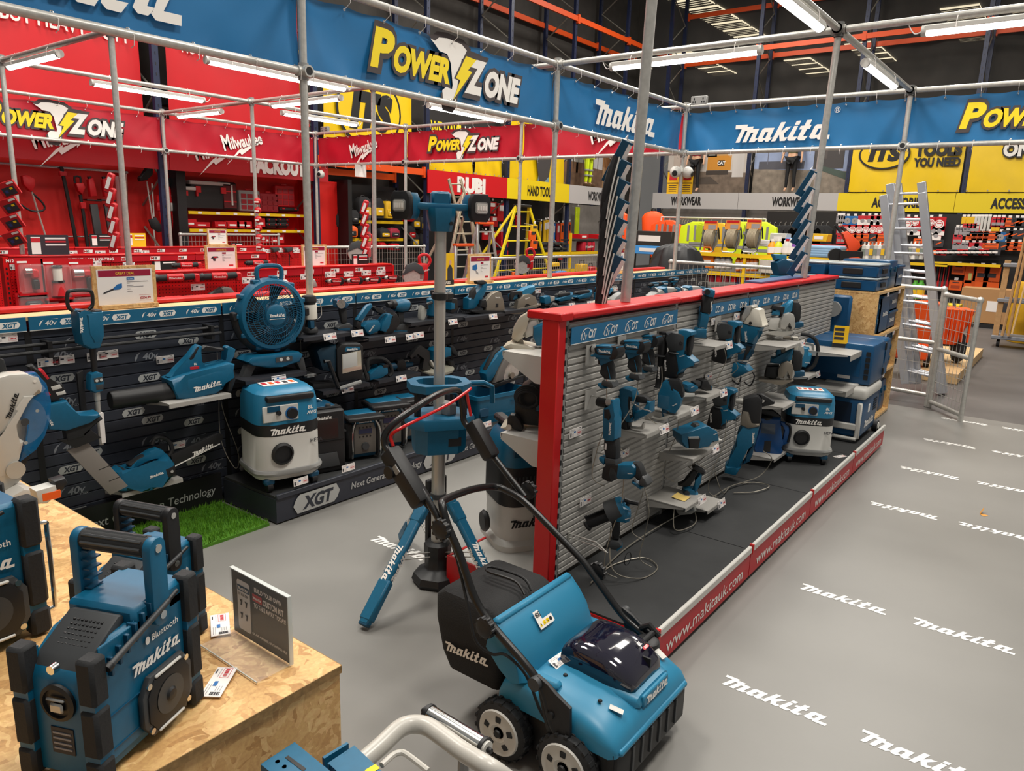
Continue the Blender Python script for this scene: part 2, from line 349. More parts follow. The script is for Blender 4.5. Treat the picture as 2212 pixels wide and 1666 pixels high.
for c,ax,L,lb in [((3.12,8.1,zl),'y',1.15,'lit tube light at the top left, near the end of the red banner'),((4.62,8.85,zl),'x',1.3,'lit tube light in front of the tall red vinyl sheets'),
 ((4.75,6.55,zl),'x',1.6,'lit tube light just under the big blue banner rail beside the nearest left upright'),((5.94,10.1,zl),'y',1.1,'lit tube light over the stacked black toolboxes'),((5.94,7.75,zl),'y',1.3,'lit tube light in front of the yellow sheet with ring logo'),
 ((7.05,8.85,zl),'x',1.3,'lit tube light crossing the foot of the yellow sheet'),((7.55,6.55,zl),'x',1.45,'lit tube light over the black sheet with yellow words'),((5.94,2.86,zl),'y',1.3,'long lit tube light in the centre of the open roof bay'),
 ((4.9,1.65,zl),'x',1.2,'lit tube light whose end shows at the top edge of the photo'),((7.35,1.65,zl),'x',1.15,'lit tube light slanting down to the right above the script banner'),((5.94,.45,zl),'y',1.3,'lit tube light at the top right corner of the photo')]:
    batten(c,ax,L,lb)
# ================================================================ GENERAL SHOP FITTINGS
_tk={}
def ticketmesh(kind):
    if kind in _tk: return _tk[kind]
    b=MB(); w,h=.1,.042; b.box((0,0,-.001),(w,h,.002),PAP); I=Mx.Identity(4)
    def r(x,y,a,c,m): b.poly([(x-a/2,y-c/2),(x+a/2,y-c/2),(x+a/2,y+c/2),(x-a/2,y+c/2)],m,I,.0006)
    blue=PBLU if kind=='blue' else PDRK
    r(-.008,.004,.016,.008,blue); r(-.041,-.006,.01,.02,PDRK)
    for k in range(4): r(-.041,-.006-.008+k*.005,.008,.0012,PAP)
    for k in range(2): r(-.027,.016-k*.005,.034,.0012,PGRY)
    for k in range(3): r(-.024,-.003-k*.005,.016,.0011,PGRY)
    r(.034,.017,.014,.003,PDRK); r(.03,.009,.03,.0012,PGRY)
    for y in(.004,-.013): r(.03,y,.034,.0008,PRED)
    for x in(.013,.047): r(x,-.0045,.0008,.017,PRED)
    for k in range(5): r(.019+k*.0055,-.0045,.0038,.008,PRED)
    _tk[kind]=mesh('price_ticket',b); return _tk[kind]
def ticket(o,x,y,label,kind='blue',sc=1,cat='price ticket',group='price tickets'):
    ob=bpy.data.objects.new('price_ticket',ticketmesh(kind)); COL.objects.link(ob)
    ob.matrix_world=FR(o,x,y)@Mx.Scale(sc,4); return tag(ob,label,cat,group)
def slats(mb,x0,x1,y,z0,z1,p,m,d=.012,gap=.3):
    """horizontal slatted board facing -Y"""
    pr=[(y,z0)]; z=z0
    while z<z1-p*.5:
        pr+=[(y-d,z+.004),(y-d,z+p*(1-gap)),(y-d*.2,z+p*(1-gap)+.004),(y,z+p-.001)]; z+=p
    vs=[];fs=[]
    for a,c in pr: vs+=[(x0,a,c),(x1,a,c)]
    for i in range(len(pr)-1): fs.append((2*i,2*i+1,2*i+3,2*i+2))
    mb.add(vs,fs,m); mb.box(((x0+x1)/2,y+.012,(z0+z1)/2),(x1-x0,.02,z1-z0),m)
def swoosh(mb,M,w,h,m,lift):
    o=[];i_=[]
    for k in range(9):
        t=PI*(.95-.62*k/8); o.append((w*math.cos(t),h*math.sin(t)*1.0)); i_.append((w*(math.cos(t)*.96+.03),h*(math.sin(t)*.93-.01)))
    mb.poly(o+i_[::-1],m,M,lift)
def hexlogo(mb,M,w,fg,bg,lift=.001):
    """white six-sided lozenge with three heavy slanted letters; w wide"""
    h=w*.33; mb.poly([(-w*.5,-.02*w),(-w*.42,-h/2),(w*.36,-h/2),(w*.44,-h*.3),(w*.5,.02*w),(w*.42,h/2),(-w*.36,h/2),(-w*.44,h*.3)],bg,M,lift)
    mb.text('XGT',M,h*.66,fg,bold=.045,shear=.22,lift=lift*1.8,width=w*.62)
def fortyv(mb,M,w,m,lift=.001):
    mb.text('40v',M@TL((.08*w,0,0)),w*.27,m,bold=.02,shear=.25,lift=lift,width=w*.6)
    mb.poly([(-.5*w,-.17*w),(-.5*w,-.02*w),(-.42*w,.1*w),(-.26*w,.18*w),(-.38*w,.05*w),(-.42*w,-.06*w)],m,M,lift)
    mb.poly([(.05*w,.2*w),(.5*w,.22*w),(.5*w,.2*w)],m,M,lift)
# ================================================================ RIGHT GONDOLA
GY=1.65; GX=[2.54,3.575,4.61,5.645,6.68]; BX=[2.42,3.45,4.48,5.52,6.54]
gd=thing('gondola_shelving','grey slatted two-sided display gondola with red top, red fascia and black deck','shop shelving',(2.42,GY,0))
def gp(nm,fn,lb=None):
    b=MB(); b.M=TL((-2.42,-GY,0)); fn(b); return part(nm,b,gd,lb)
for i in range(4):
    a,c=GX[i],GX[i+1]
    gp('slat_panel',lambda b:slats(b,a+.012,c-.012,GY,.19,1.32,.0298,SLAT,.008,.28))
    gp('upright',lambda b:b.box((a,GY+.02,.67),(.026,.05,1.34),GRY))
    gp('top_cap',lambda b:b.box(((a+c)/2,GY+.055,1.352),(c-a-.006,.17,.03),RED,b=.008))
    gp('base_deck',lambda b:(b.box(((BX[i]+BX[i+1])/2,1.375,.158),(BX[i+1]-BX[i]-.006,.55,.02),MATB)))
    def fas(b):
        x0,x1=BX[i],BX[i+1]; b.box(((x0+x1)/2,1.095,.09),(x1-x0-.008,.012,.13),mat('red_fascia',(188,20,34),.4)); b.box(((x0+x1)/2,1.092,.172),(x1-x0-.008,.02,.036),LGR,b=.004); b.box((x0+.008,1.089,.172),(.014,.02,.05),RED)
        b.text('www.makitauk.com',FR(((x0+x1)/2,1.0885,.083),(1,0,0),(0,0,1)),.062,WHT,bold=.005,width=.84,lift=.0008)
    gp('fascia',fas)
gp('upright',lambda b:b.box((GX[4],GY+.02,.67),(.026,.05,1.34),GRY))
def endp(b):
    b.box((2.485,1.672,.67),(.055,.085,1.34),RED,b=.004)
    for k in range(24): b.box((2.513,1.634,.2+k*.048),(.012,.012,.022),BLK)
gp('end_post',endp)
gp('end_cap',lambda b:b.box((2.5,GY+.055,1.353),(.09,.175,.034),RED,b=.005))
gp('end_kick',lambda b:b.box((2.425,1.37,.083),(.012,.56,.15),RED))
gp('rear_panel',lambda b:b.box((4.6,1.745,.7),(4.1,.02,1.26),SLAT))
gp('rear_base',lambda b:(b.box((4.46,1.96,.09),(4.08,.42,.15),LGR),b.box((2.418,1.96,.09),(.012,.44,.16),RED),b.box((4.46,2.175,.09),(4.08,.012,.16),RED)))
def cxt(b):
    x0,x1=2.552,3.56; b.box(((x0+x1)/2,GY-.018,1.268),(x1-x0,.004,.072),mat('blue_header_print',(34,106,148),.45))
    b.box(((x0+x1)/2,GY-.0185,1.232),(x1-x0,.0045,.003),WHT)
    for k in range(5):
        M=FR((x0+.12+k*.19,GY-.0205,1.266),(1,0,0),(0,0,1)); b.text('12v',M@TL((-.024,-.006,0)),.034,WHT,bold=.0,shear=.2,lift=.0008,width=.042); b.text('CXT',M@TL((.04,0,0)),.036,WHT,bold=.03,shear=.2,lift=.0008,width=.058); swoosh(b,M@TL((0,-.024,0)),.052,.052,WHT,.0008)
gp('header_strip',cxt)
def ddl(x0,x1,n,b):
    b.box(((x0+x1)/2,GY-.018,1.268),(x1-x0,.004,.072),MATS['blue_header_print'])
    for k in range(n):
        M=FR((x0+(k+.5)*(x1-x0)/n,GY-.0205,1.268),(1,0,0),(0,0,1))
        for q,t in enumerate('DD'): b.text(t,M@TL((-.045+q*.032,0,0)),.034,WHT,bold=.045,shear=.15,lift=.0006); b.text(t,M@TL((-.045+q*.032,0,0)),.026,MATS['blue_header_print'],bold=.0,shear=.15,lift=.0012)
        b.text('lit',M@TL((.035,0,0)),.036,WHT,bold=.02,shear=.2,lift=.0008)
gp('header_strip',lambda b:ddl(3.84,4.6,4,b)); gp('header_strip',lambda b:ddl(4.625,5.63,5,b))
def shelf(x,y,z,w,d,label,m=SLAT,face=-1,th=.018,nm='display_shelf',cat='shelf',arms=True):
    """cantilevered tray; back edge at y, front edge towards face*Y"""
    t=thing(nm,label,cat,(x,y,z),0,'small tool shelves')
    b=MB(); b.box((0,face*d/2,-.002),(w,d,.004),m); b.box((0,face*d,-.002-th/2),(w,.004,th),m); part('tray',b,t)
    for s in ((-1,1) if arms else ()):
        b=MB(); y1=face*d*.95; b.prism([(0,-.004),(y1,-.004),(y1,-.012),(0,-.05)],.003,m,M=TL((s*(w/2-.003),0,0))@Mx.Rotation(PI/2,4,'Z')); part('bracket',b,t)
    return t
def tk_front(x,y,z,label,kind='blue',tilt=.25,sc=1): return ticket((x,y,z),(1,0,0),(0,tilt,1),label,kind,sc)
# ================================================================ CHARCOAL WALL, LEDGE AND PLINTH
XY=4.0
cw=thing('charcoal_slat_wall','charcoal slatted wall printed all over with pale lozenge and forty volt logos','display wall',(1.39,XY,0))
def wp(nm,fn,lb=None):
    b=MB(); b.M=TL((-1.39,-XY,0)); fn(b); return part(nm,b,cw,lb)
OUTL=mat('pale_outline_print',(128,132,138),.5); PALE=mat('pale_lozenge_print',(176,178,176),.5); STR=mat('teal_strip_print',(18,98,134),.45)
for i in range(-1,8):
    a=1.39+1.02*i; c=a+1.02
    def pan(b):
        slats(b,a+.008,c-.008,XY,.02,1.135,.0598,NAVY,.008,.1)
        for r in range(16):
            for q in range(3):
                if (r+q)%2 and not (r+2*q)%5==0: continue
                M=FR((a+.17+.34*q+(.06 if r%2 else -.04),XY-.0088,.02+.0598*(r+2)+.028),(1,0,0),(0,0,1))
                if (r//1+q)%4<2: hexlogo(b,M,.125,NAVY,PALE)
                else: fortyv(b,M,.14,OUTL); b.text('max',M@TL((.05,-.024,0)),.018,OUTL,shear=.2)
    wp('slat_panel',pan)
    def hs(b):
        b.box(((a+c)/2,XY-.02,1.172),(c-a-.012,.008,.068),STR); b.box(((a+c)/2,XY-.021,1.139),(c-a-.012,.009,.004),LGR)
        for k in range(4):
            M=FR((a+.14+k*.25,XY-.0242,1.172),(1,0,0),(0,0,1)); fortyv(b,M@TL((-.048,0,0)),.085,WHT); hexlogo(b,M@TL((.05,.0,0)),.096,STR,WHT)
    wp('header_strip',hs)
    wp('upright',lambda b:b.box((a,XY+.005,.57),(.03,.03,1.13),BLK))
wp('kick_board',lambda b:(b.box((1.32,3.945,.1),(2.0,.02,.19),BLK),b.text('Next Generation Technology',FR((1.9,3.934,.1),(1,0,0),(0,0,1)),.05,PALE,bold=.005,shear=.12,width=.75)))
b=MB(); b.box((4.45,4.07,1.195),(8.3,.15,.022),WOODL,b=.002); solo('timber_ledge',b,'long pale timber ledge along the top of the charcoal wall','ledge')
b=MB(); b.box((4.45,4.205,1.218),(8.3,.11,.026),RED,b=.006); b.box((4.45,4.25,.6),(8.3,.02,1.2),RED); solo('red_back_panel',b,'red topped back panel behind the timber ledge','panel')
for i,(x0,x1) in enumerate([(2.33,4.16),(4.17,5.9),(5.91,7.6)]):
    t=thing('display_plinth',['long low charcoal plinth carrying the white vacuum, beside the grass mat','low charcoal plinth past the pole of the floodlight stand','farthest low charcoal plinth along the charcoal wall'][i],'plinth',(x0,3.4,0))
    b=MB(); b.at((-x0,-3.4,0)); b.box(((x0+x1)/2,3.67,.08),(x1-x0-.004,.53,.14),NAVY); b.box(((x0+x1)/2,3.405,.165),(x1-x0-.004,.02,.03),NAVY,b=.004)
    for (xx,ww) in ((x0+.28,.34),): hexlogo(b,FR((xx,3.399,.085),(1,0,0),(0,0,1)),ww,NAVY,PALE,.0015)
    if i==0: hexlogo(b,FR((x0+1.35,3.399,.085),(1,0,0),(0,0,1)),.34,NAVY,PALE,.0015)
    for xx in (x0+.85,x0+1.85) if i==0 else (x0+.85,): b.text('Next Generation Technology',FR((xx,3.399,.09),(1,0,0),(0,0,1)),.042,PALE,bold=.01,shear=.15,width=.62,lift=.0015)
    part('base',b,t)
    b=MB(); b.box(((x0+x1)/2-x0,.27,.16),(x1-x0-.01,.51,.016),MATB); part('deck_mat',b,t)
b=MB(); gm=mat('artificial_grass',(74,128,22),.8,noise=.3,scale=30); gm2=mat('grass_blade',(96,150,30),.7,noise=.25,scale=12)
b.box((1.85,3.68,.008),(.9,.5,.016),gm); 
for i in range(6500):
    x=1.4+random.random()*.9; y=3.43+random.random()*.5; a=random.random()*PI; h=.018+random.random()*.014; dx,dy=.0025*math.cos(a),.0025*math.sin(a); lx,ly=random.gauss(0,.008),random.gauss(0,.008)
    b.add([(x-dx,y-dy,.014),(x+dx,y+dy,.014),(x+lx,y+ly,.014+h)],[(0,1,2)],gm2)
o=solo('grass_mat',b,'rectangle of bright green artificial grass on the floor beside the plinth','mat'); o['kind']='stuff'
# ================================================================ CHIPBOARD FURNITURE
def osb():
    m=bpy.data.materials.new('oriented_strand_board'); m.use_nodes=True; nt=m.node_tree; bs=nt.nodes['Principled BSDF']; N=nt.nodes.new; L=nt.links.new
    tc=N('ShaderNodeTexCoord'); wn=N('ShaderNodeTexNoise'); wn.inputs['Scale'].default_value=9; add=N('ShaderNodeVectorMath'); add.operation='MULTIPLY_ADD'; add.inputs[1].default_value=(.1,.1,.1)
    L(tc.outputs['Object'],wn.inputs['Vector']); L(wn.outputs['Color'],add.inputs[0]); L(tc.outputs['Object'],add.inputs[2])
    cols=None; facs=[]
    for k,(ang,sx,sy) in enumerate([(20,15,58),(75,56,16),(130,17,60)]):
        mp=N('ShaderNodeMapping'); mp.inputs['Rotation'].default_value=(R_(ang*.7),R_(ang*.4),R_(ang)); mp.inputs['Scale'].default_value=(sx,sy,sy*.8); vo=N('ShaderNodeTexVoronoi'); vo.inputs['Scale'].default_value=1
        L(add.outputs[0],mp.inputs[0]); L(mp.outputs[0],vo.inputs['Vector']); facs.append(vo)
    mx=N('ShaderNodeMix'); mx.data_type='RGBA'; sel=N('ShaderNodeTexNoise'); sel.inputs['Scale'].default_value=26; L(tc.outputs['Object'],sel.inputs['Vector']); st=N('ShaderNodeMath'); st.operation='GREATER_THAN'; st.inputs[1].default_value=.5; L(sel.outputs['Fac'],st.inputs[0])
    L(st.outputs[0],mx.inputs[0]); L(facs[0].outputs['Color'],mx.inputs[6]); L(facs[1].outputs['Color'],mx.inputs[7])
    sp=N('ShaderNodeSeparateColor'); L(mx.outputs[2],sp.inputs[0])
    cr=N('ShaderNodeValToRGB'); e=cr.color_ramp.elements; e[0].position=0; e[0].color=(*lin((176,130,78)),1); e[1].position=1; e[1].color=(*lin((228,188,130)),1)
    for p,c in((.12,(196,150,94)),(.5,(210,167,108)),(.85,(219,178,120))):
        x=e.new(p); x.color=(*lin(c),1)
    L(sp.outputs[0],cr.inputs[0]); fn=N('ShaderNodeTexNoise'); fn.inputs['Scale'].default_value=120; L(tc.outputs['Object'],fn.inputs['Vector'])
    m2=N('ShaderNodeMix'); m2.data_type='RGBA'; m2.blend_type='OVERLAY'; m2.inputs[0].default_value=.3; L(cr.outputs[0],m2.inputs[6]); L(fn.outputs['Fac'],m2.inputs[7]); L(m2.outputs[2],bs.inputs['Base Color']); bs.inputs['Roughness'].default_value=.55
    bp=N('ShaderNodeBump'); bp.inputs['Strength'].default_value=.15; bp.inputs['Distance'].default_value=.004; L(sp.outputs[1],bp.inputs['Height']); L(bp.outputs[0],bs.inputs['Normal']); MATS['osb']=m; return m
OSB=osb(); OSBE=mat('board_edge',(150,118,74),.8,noise=.3,scale=90)
TZ=.76; TX1=.942; TY0=1.16
t=thing('display_table','long chipboard display table in the lower left corner carrying the radios','table',(TX1,TY0,0))
b=MB(); b.box((-.5,.93,TZ-.012),(1.0,1.86,.018),OSB); b.box((-.5,-.001,TZ-.012),(1.0,.002,.018),OSBE); b.box((.001,.93,TZ-.012),(.002,1.86,.018),OSBE); part('table_top',b,t)
b=MB(); b.box((-.5,.012,(TZ-.022)/2),(.996,.018,TZ-.022),OSB); part('front_panel',b,t)
b=MB(); b.box((-.012,.94,(TZ-.022)/2),(.018,1.82,TZ-.022),OSB); part('side_panel',b,t)
ux0,ux1,uy=6.86,8.0,1.33
t=thing('storage_rack','chipboard storage rack full of blue cases at the far end of the gondola','shelving',(ux0,uy,0))
def up(nm,c,d,m=OSB):
    b=MB(); b.at((-ux0,-uy,0)); b.box(c,d,m); b.box((c[0],c[1]-d[1]/2-.0005,c[2]),(d[0],.001,d[2]),WOODL); part(nm,b,t)
for z in (.02,.455,.835,1.225): up('shelf_board',((ux0+ux1)/2,uy+.28,z),(ux1-ux0,.56,.022))
for x in (ux0+.009,ux1-.009): up('side_panel',(x,uy+.28,.62),(.018,.56,1.2))
up('back_panel',((ux0+ux1)/2,uy+.555,.62),(ux1-ux0,.01,1.2))
# ================================================================ RED ISLAND GONDOLAS
def peg():
    m=mat('red_pegboard',(200,14,20),.38); nt=m.node_tree; N=nt.nodes.new; L=nt.links.new; tc=N('ShaderNodeTexCoord'); sc=N('ShaderNodeVectorMath'); sc.operation='SCALE'; sc.inputs[3].default_value=33; fr_=N('ShaderNodeVectorMath'); fr_.operation='FRACTION'
    sb=N('ShaderNodeVectorMath'); sb.operation='SUBTRACT'; sb.inputs[1].default_value=(.5,.5,.5); ml=N('ShaderNodeVectorMath'); ml.operation='MULTIPLY'; ml.inputs[1].default_value=(1,0,1); ln=N('ShaderNodeVectorMath'); ln.operation='LENGTH'; lt=N('ShaderNodeMath'); lt.operation='LESS_THAN'; lt.inputs[1].default_value=.17
    mx=N('ShaderNodeMix'); mx.data_type='RGBA'; mx.inputs[6].default_value=(*lin((200,14,20)),1); mx.inputs[7].default_value=(*lin((60,4,8)),1)
    L(tc.outputs['Object'],sc.inputs[0]); L(sc.outputs[0],fr_.inputs[0]); L(fr_.outputs[0],sb.inputs[0]); L(sb.outputs[0],ml.inputs[0]); L(ml.outputs[0],ln.inputs[0]); L(ln.outputs[1],lt.inputs[0]); L(lt.outputs[0],mx.inputs[0]); L(mx.outputs[2],nt.nodes['Principled BSDF'].inputs['Base Color']); return m
PEG=peg(); RHD=mat('red_header_print',(176,10,28),.4)
def island(x0,x1,y,label,words,ztop=1.19,step=.34):
    t=thing('red_gondola',label,'shop shelving',(x0,y,0)); n=max(1,round((x1-x0)/1.0)); w=(x1-x0)/n
    for i in range(n):
        b=MB(); b.box((w*(i+.5),.02,ztop/2-.03),(w-.01,.02,ztop-.06),PEG); part('pegboard',b,t)
        b=MB(); b.box((w*(i+.5),-.005,ztop-.036),(w-.006,.014,.07),RHD)
        k=max(1,round(w/step)); tx=words[min(i,len(words)-1)]
        for q in range(k):
            M=FR((w*i+(q+.5)*w/k,-.0125,ztop-.036),(1,0,0),(0,0,1)); L_=.032*len(tx)
            if len(tx)<5: b.poly([(-.06,-.021),(.055,-.021),(.06,.021),(-.055,.021)],WHT,M,.0006); b.text(tx[:1],M@TL((-.052,0,0)),.027,RED,bold=.04,align='l',wx=1.2,lift=.0012); b.text(tx[1:],M@TL((-.018,0,0)),.027,BLK,bold=.04,align='l',wx=1.2,lift=.0012)
            else: b.text(tx,M,.03,WHT,bold=.03,lift=.0012)
        part('header_strip',b,t)
        b=MB(); b.box((w*(i+.5),.06,ztop+.008),(w-.004,.16,.022),RED,b=.006); part('top_cap',b,t)
    b=MB(); b.box(((x1-x0)/2,-.2,.09),(x1-x0,.42,.16),RED,b=.008); part('base_deck',b,t)
    b=MB(); b.box((-.03,.04,ztop/2),(.05,.1,ztop),RED)
    for k in range(20): b.box((-.03,-.0105,.15+k*.05),(.016,.003,.025),BLK)
    part('end_post',b,t); b=MB(); b.box((x1-x0+.02,.04,ztop/2),(.03,.1,ztop),RED); part('end_post',b,t)
island(3.05,6.08,6.42,'near red pegboard island facing the aisle behind the charcoal wall',['M18'])
island(2.95,5.99,8.75,'middle red pegboard island, topped by a row of black toolboxes behind',['M12 + M18 LIGHTING','M18'],1.215)
island(3.4,8.45,10.75,'farthest red pegboard island running below the red storage shelves',['M12'],1.2,.4)
# ================================================================ TOOLS, built from side outlines
class Tool:
    """a thing whose parts are given by outlines in the pixels of one zoom of its own side view: local x = right, z = up, y = away from the viewer"""
    def __init__(s,name,label,cat,crop,o,X=None,rz=-90,Y=None,group=None,k=None):
        cx,cy,z=crop; px,py=cx+o[0]/z,cy+o[1]/z; s.o=o
        p=atx(px,py,X) if X is not None else aty(px,py,Y)
        dep=(p-EYE).dot(CF); v=V((p.x,p.y,0)).normalized(); d=V((math.cos(R_(rz)),math.sin(R_(rz)),0))
        s.k=k or FPX/dep*z; s.kx=s.k*max(.3,abs(d.dot(V((v.y,-v.x,0))))); s.loc=p; s.t=thing(name,label,cat,p,rz,group)
    def q(s,x,y): return ((x-s.o[0])/s.kx,(s.o[1]-y)/s.k)
    def p(s,nm,*shapes,label=None,par=None):
        b=MB()
        for h in shapes:
            c=h[0]
            if c=='P':
                yo=h[5] if len(h)>5 else 0; b.prism([s.q(*q) for q in h[1]],h[2],h[3],h[4],M=TL((0,yo,0)))
            elif c=='X':
                yo=h[4] if len(h)>4 else 0; x0,z0=s.q(h[2][0][0],h[1]); b.lathe([(max(r/s.k,1e-5),(x-h[2][0][0])/s.kx) for x,r in h[2]],h[3],o=(x0,yo,z0),ax=(1,0,0),n=18)
            elif c=='Z':
                yo=h[4] if len(h)>4 else 0; x0,z0=s.q(h[1],h[2][0][0]); b.lathe([(max(r/s.k,1e-5),(h[2][0][0]-y)/s.k) for y,r in h[2]],h[3],o=(x0,yo,z0),ax=(0,0,1),n=18)
            elif c=='Y':
                x0,z0=s.q(h[1],h[2]); b.lathe([(max(r/s.k,1e-5),yo) for r,yo in h[3]],h[4],o=(x0,0,z0),ax=(0,1,0),n=h[5] if len(h)>5 else 28)
            elif c=='T':
                b.tube([(*(lambda a:(a[0],q[2] if len(q)>2 else 0,a[1]))(s.q(q[0],q[1])),) for q in h[1]],h[2],h[3],n=8,smooth=h[4] if len(h)>4 else 0)
            elif c=='S':
                a=R_(h[5] if len(h)>5 else 0); x0,z0=s.q(h[1],h[2]); yo=h[6] if len(h)>6 else -.03
                b.script(FR((x0,yo,z0),(math.cos(a),0,math.sin(a)),(-math.sin(a),0,math.cos(a))),h[3]/s.k,h[4])
            elif c=='B': # box: centre px, size m
                x0,z0=s.q(h[1],h[2]); b.box((x0,h[5] if len(h)>5 else 0,z0),h[3],h[4],b=h[6] if len(h)>6 else .002)
            elif c=='W': # word on the side
                a=R_(h[6] if len(h)>6 else 0); x0,z0=s.q(h[2],h[3]); b.text(h[1],FR((x0,h[7] if len(h)>7 else -.03,z0),(math.cos(a),0,math.sin(a)),(-math.sin(a),0,math.cos(a))),h[4]/s.k,h[5],bold=.03)
        return part(nm,b,par or s.t,label)
K1=(1220,700,7.373);K2=(1220,830,6.664);K3=(1400,780,4.629);K4=(1220,1030,7.243);K5=(1560,820,6.144);K6=(1480,600,6.94);K7=(1000,620,4.384);K8=(1000,960,5.552);K9=(1720,640,5.208)
def driver(label,crop,o,X=None,rz=-90,Y=None,body=TEAL,nose=ALU,grp=None,sc=1,name='impact_driver',logo=WHT,ring=True,kk=None,side=BLK,mil=False):
    t=Tool(name,label,'power tool',crop,o,X,rz,Y,grp); t.o=(680,420)
    dep=(t.loc-EYE).dot(CF); t.k=t.kx=3700/sc
    t.p('body',('P',[(530,345),(770,330),(900,330),(935,400),(920,470),(880,520),(800,545),(540,530),(450,540),(440,515),(530,500)],.062,body,.018),
        ('P',[(470,530),(810,540),(740,600),(600,670),(592,575),(520,552)],.036,body,.008))
    t.p('nose',('X',432,[(405,30),(415,58),(440,72),(530,88),(545,88)],nose))
    t.p('chuck',('X',432,[(325,18),(332,26),(350,26),(356,40),(385,48),(410,56),(412,0)],BLK))
    t.p('rear_cap',('P',[(790,322),(890,318),(938,390),(930,465),(885,522),(800,548),(770,510),(850,480),(860,370)],.066,side,.02))
    t.p('side_panel',('P',[(500,395),(545,365),(850,345),(835,478),(590,497),(520,470)],.066,side,.006),('P',[(545,400),(570,380),(840,356),(825,462),(595,480),(560,450)],.0675,body,.004),
        *( [] if mil else [('S',700,420,215,logo,0,-.0342)] ))
    if mil:
        b=MB(); x0,z0=t.q(700,420); b.text('Milwaukee',FR((x0,-.0342,z0),(1,0,0),(0,0,1)),.014,logo,bold=.02,shear=.1); part('lettering',b,t.t)
    t.p('grip',('P',[(600,665),(770,560),(800,680),(835,770),(835,870),(675,875),(650,770),(620,710)],.040,RUB,.012),('T',[(735,650,-.0195),(775,760,-.0205),(800,850,-.0195)],.002,body))
    t.p('trigger',('P',[(533,570),(595,575),(582,655),(540,655)],.02,BLK,.004))
    t.p('battery_shoe',('P',[(670,890),(842,885),(885,960),(835,995),(655,965)],.058,DGR,.006),('P',[(585,955),(650,930),(730,1012),(650,1030),(590,995)],.052,body,.006))
    if ring: t.p('security_collar',('Z',755,[(860,92),(868,96),(888,96),(896,92)],CHR))
    return t
def pin(x,y,z,label,L=.06,w=.075):
    t=thing('display_bracket',label,'bracket',(x,y,z),0,'wall brackets')
    b=MB(); b.box((0,-.017,-.015),(w,.003,.085),SLAT); part('plate',b,t); b=MB(); b.cyl((0,-.016,0),(0,-.016-L,0),.0035,CHR,n=8); part('prong',b,t)
driver('nearest of the three small teal impact drivers hung in a row on the slatted panel',K1,(680,420),2.7)
driver('middle one of the three small teal drivers hung in a row on the slatted panel',K1,(1110,340),2.97,nose=BLK)
driver('last of three small teal drivers in a row, a paler casing behind the other two',K1,(1325,250),3.24,nose=BLK)
pin(2.7,1.64,1.19,'grey plate and pin holding the nearest small impact driver')
pin(2.97,1.64,1.2,'grey plate and pin holding the middle small driver'); pin(3.28,1.64,1.19,'grey plate holding the third small driver beside the side handled hammer drill',.05)
t=Tool('angle_drill','long upright teal right angle drill with a black chuck pinned to the panel','power tool',K2,(680,640),2.72)
t.p('chuck',('X',285,[(435,25),(450,62),(470,68),(560,68),(600,66)],BLK)); t.p('gear_collar',('X',262,[(590,64),(600,66),(690,68),(700,60)],ALU))
t.p('head',('P',[(680,200),(715,198),(728,230),(735,420),(765,480),(775,760),(740,800),(650,815),(600,780),(590,470),(585,340),(690,310)],.062,TEAL,.016),('P',[(585,340),(690,312),(725,440),(660,470),(640,510),(592,490)],.065,BLK,.01),('S',705,620,190,WHT,-90,-.0315))
t.p('grip',('P',[(600,790),(770,770),(800,900),(800,1065),(640,1075),(620,930)],.05,RUB,.014),('B',645,900,(.012,.052,.03),PAP)); t.p('battery_shoe',('P',[(640,1070),(800,1060),(815,1150),(660,1185)],.06,DGR,.006),('P',[(555,1085),(640,1075),(645,1150),(625,1185),(560,1130)],.055,TEAL,.006))
pin(2.72,1.64,.99,'wide plate and pin holding the long right angle drill',.075,.09)
t=Tool('nail_gun','teal and black finish nailer with loop handle standing on the small shelf','power tool',K2,(980,380),3.05)
t.p('body',('P',[(790,90),(850,50),(940,55),(990,70),(1020,170),(1040,440),(1000,540),(940,550),(880,500),(850,300),(830,160),(790,130)],.07,TEAL,.02),('P',[(800,130),(900,110),(925,300),(930,560),(960,740),(900,740),(850,600),(815,300)],.05,BLK,.008),('S',1005,320,210,WHT,-90,-.0362),('P',[(940,140),(1000,150),(1035,440),(990,500),(960,300)],.0725,BLK,.008))
t.p('grip',('P',[(1030,140),(1150,130),(1240,180),(1250,210),(1200,230),(1040,240)],.04,RUB,.012)); t.p('rear_body',('P',[(1200,180),(1250,190),(1255,340),(1210,380),(1040,520),(1030,370),(1170,350)],.06,TEAL,.014))
t.p('nose',('P',[(860,560),(950,560),(960,640),(930,730),(890,730),(850,650)],.035,BLK,.004),('B',925,745,(.008,.02,.016),PRED)); t.p('belt_hook',('T',[(1040,260,-.03),(1170,285,-.05),(1300,300,-.05)],.0035,CHR)); t.p('magazine',('P',[(960,620),(1120,600),(1140,520),(1160,520),(1150,620),(980,650)],.02,ALU,.003))
shelf(3.14,1.64,.775,.24,.15,'small grey shelf under the teal finish nailer'); tk_front(3.2,1.486,.765,'price ticket on the edge of the shelf under the finish nailer')
t=Tool('cutting_shear','teal cutter with a black open jaw and drooping handle hung below the angle drill','power tool',K2,(900,1240),2.72)
t.p('body',('P',[(810,1150),(1010,1095),(1060,1130),(1060,1240),(990,1330),(830,1370),(800,1340)],.08,TEAL,.022),('S',1005,1225,80,WHT,12,-.0412)); t.p('jaw',('P',[(650,1190),(720,1180),(800,1160),(870,1170),(800,1370),(810,1290),(770,1220),(700,1215),(690,1330),(740,1430),(680,1445),(590,1410),(600,1260)],.07,BLK,.01))
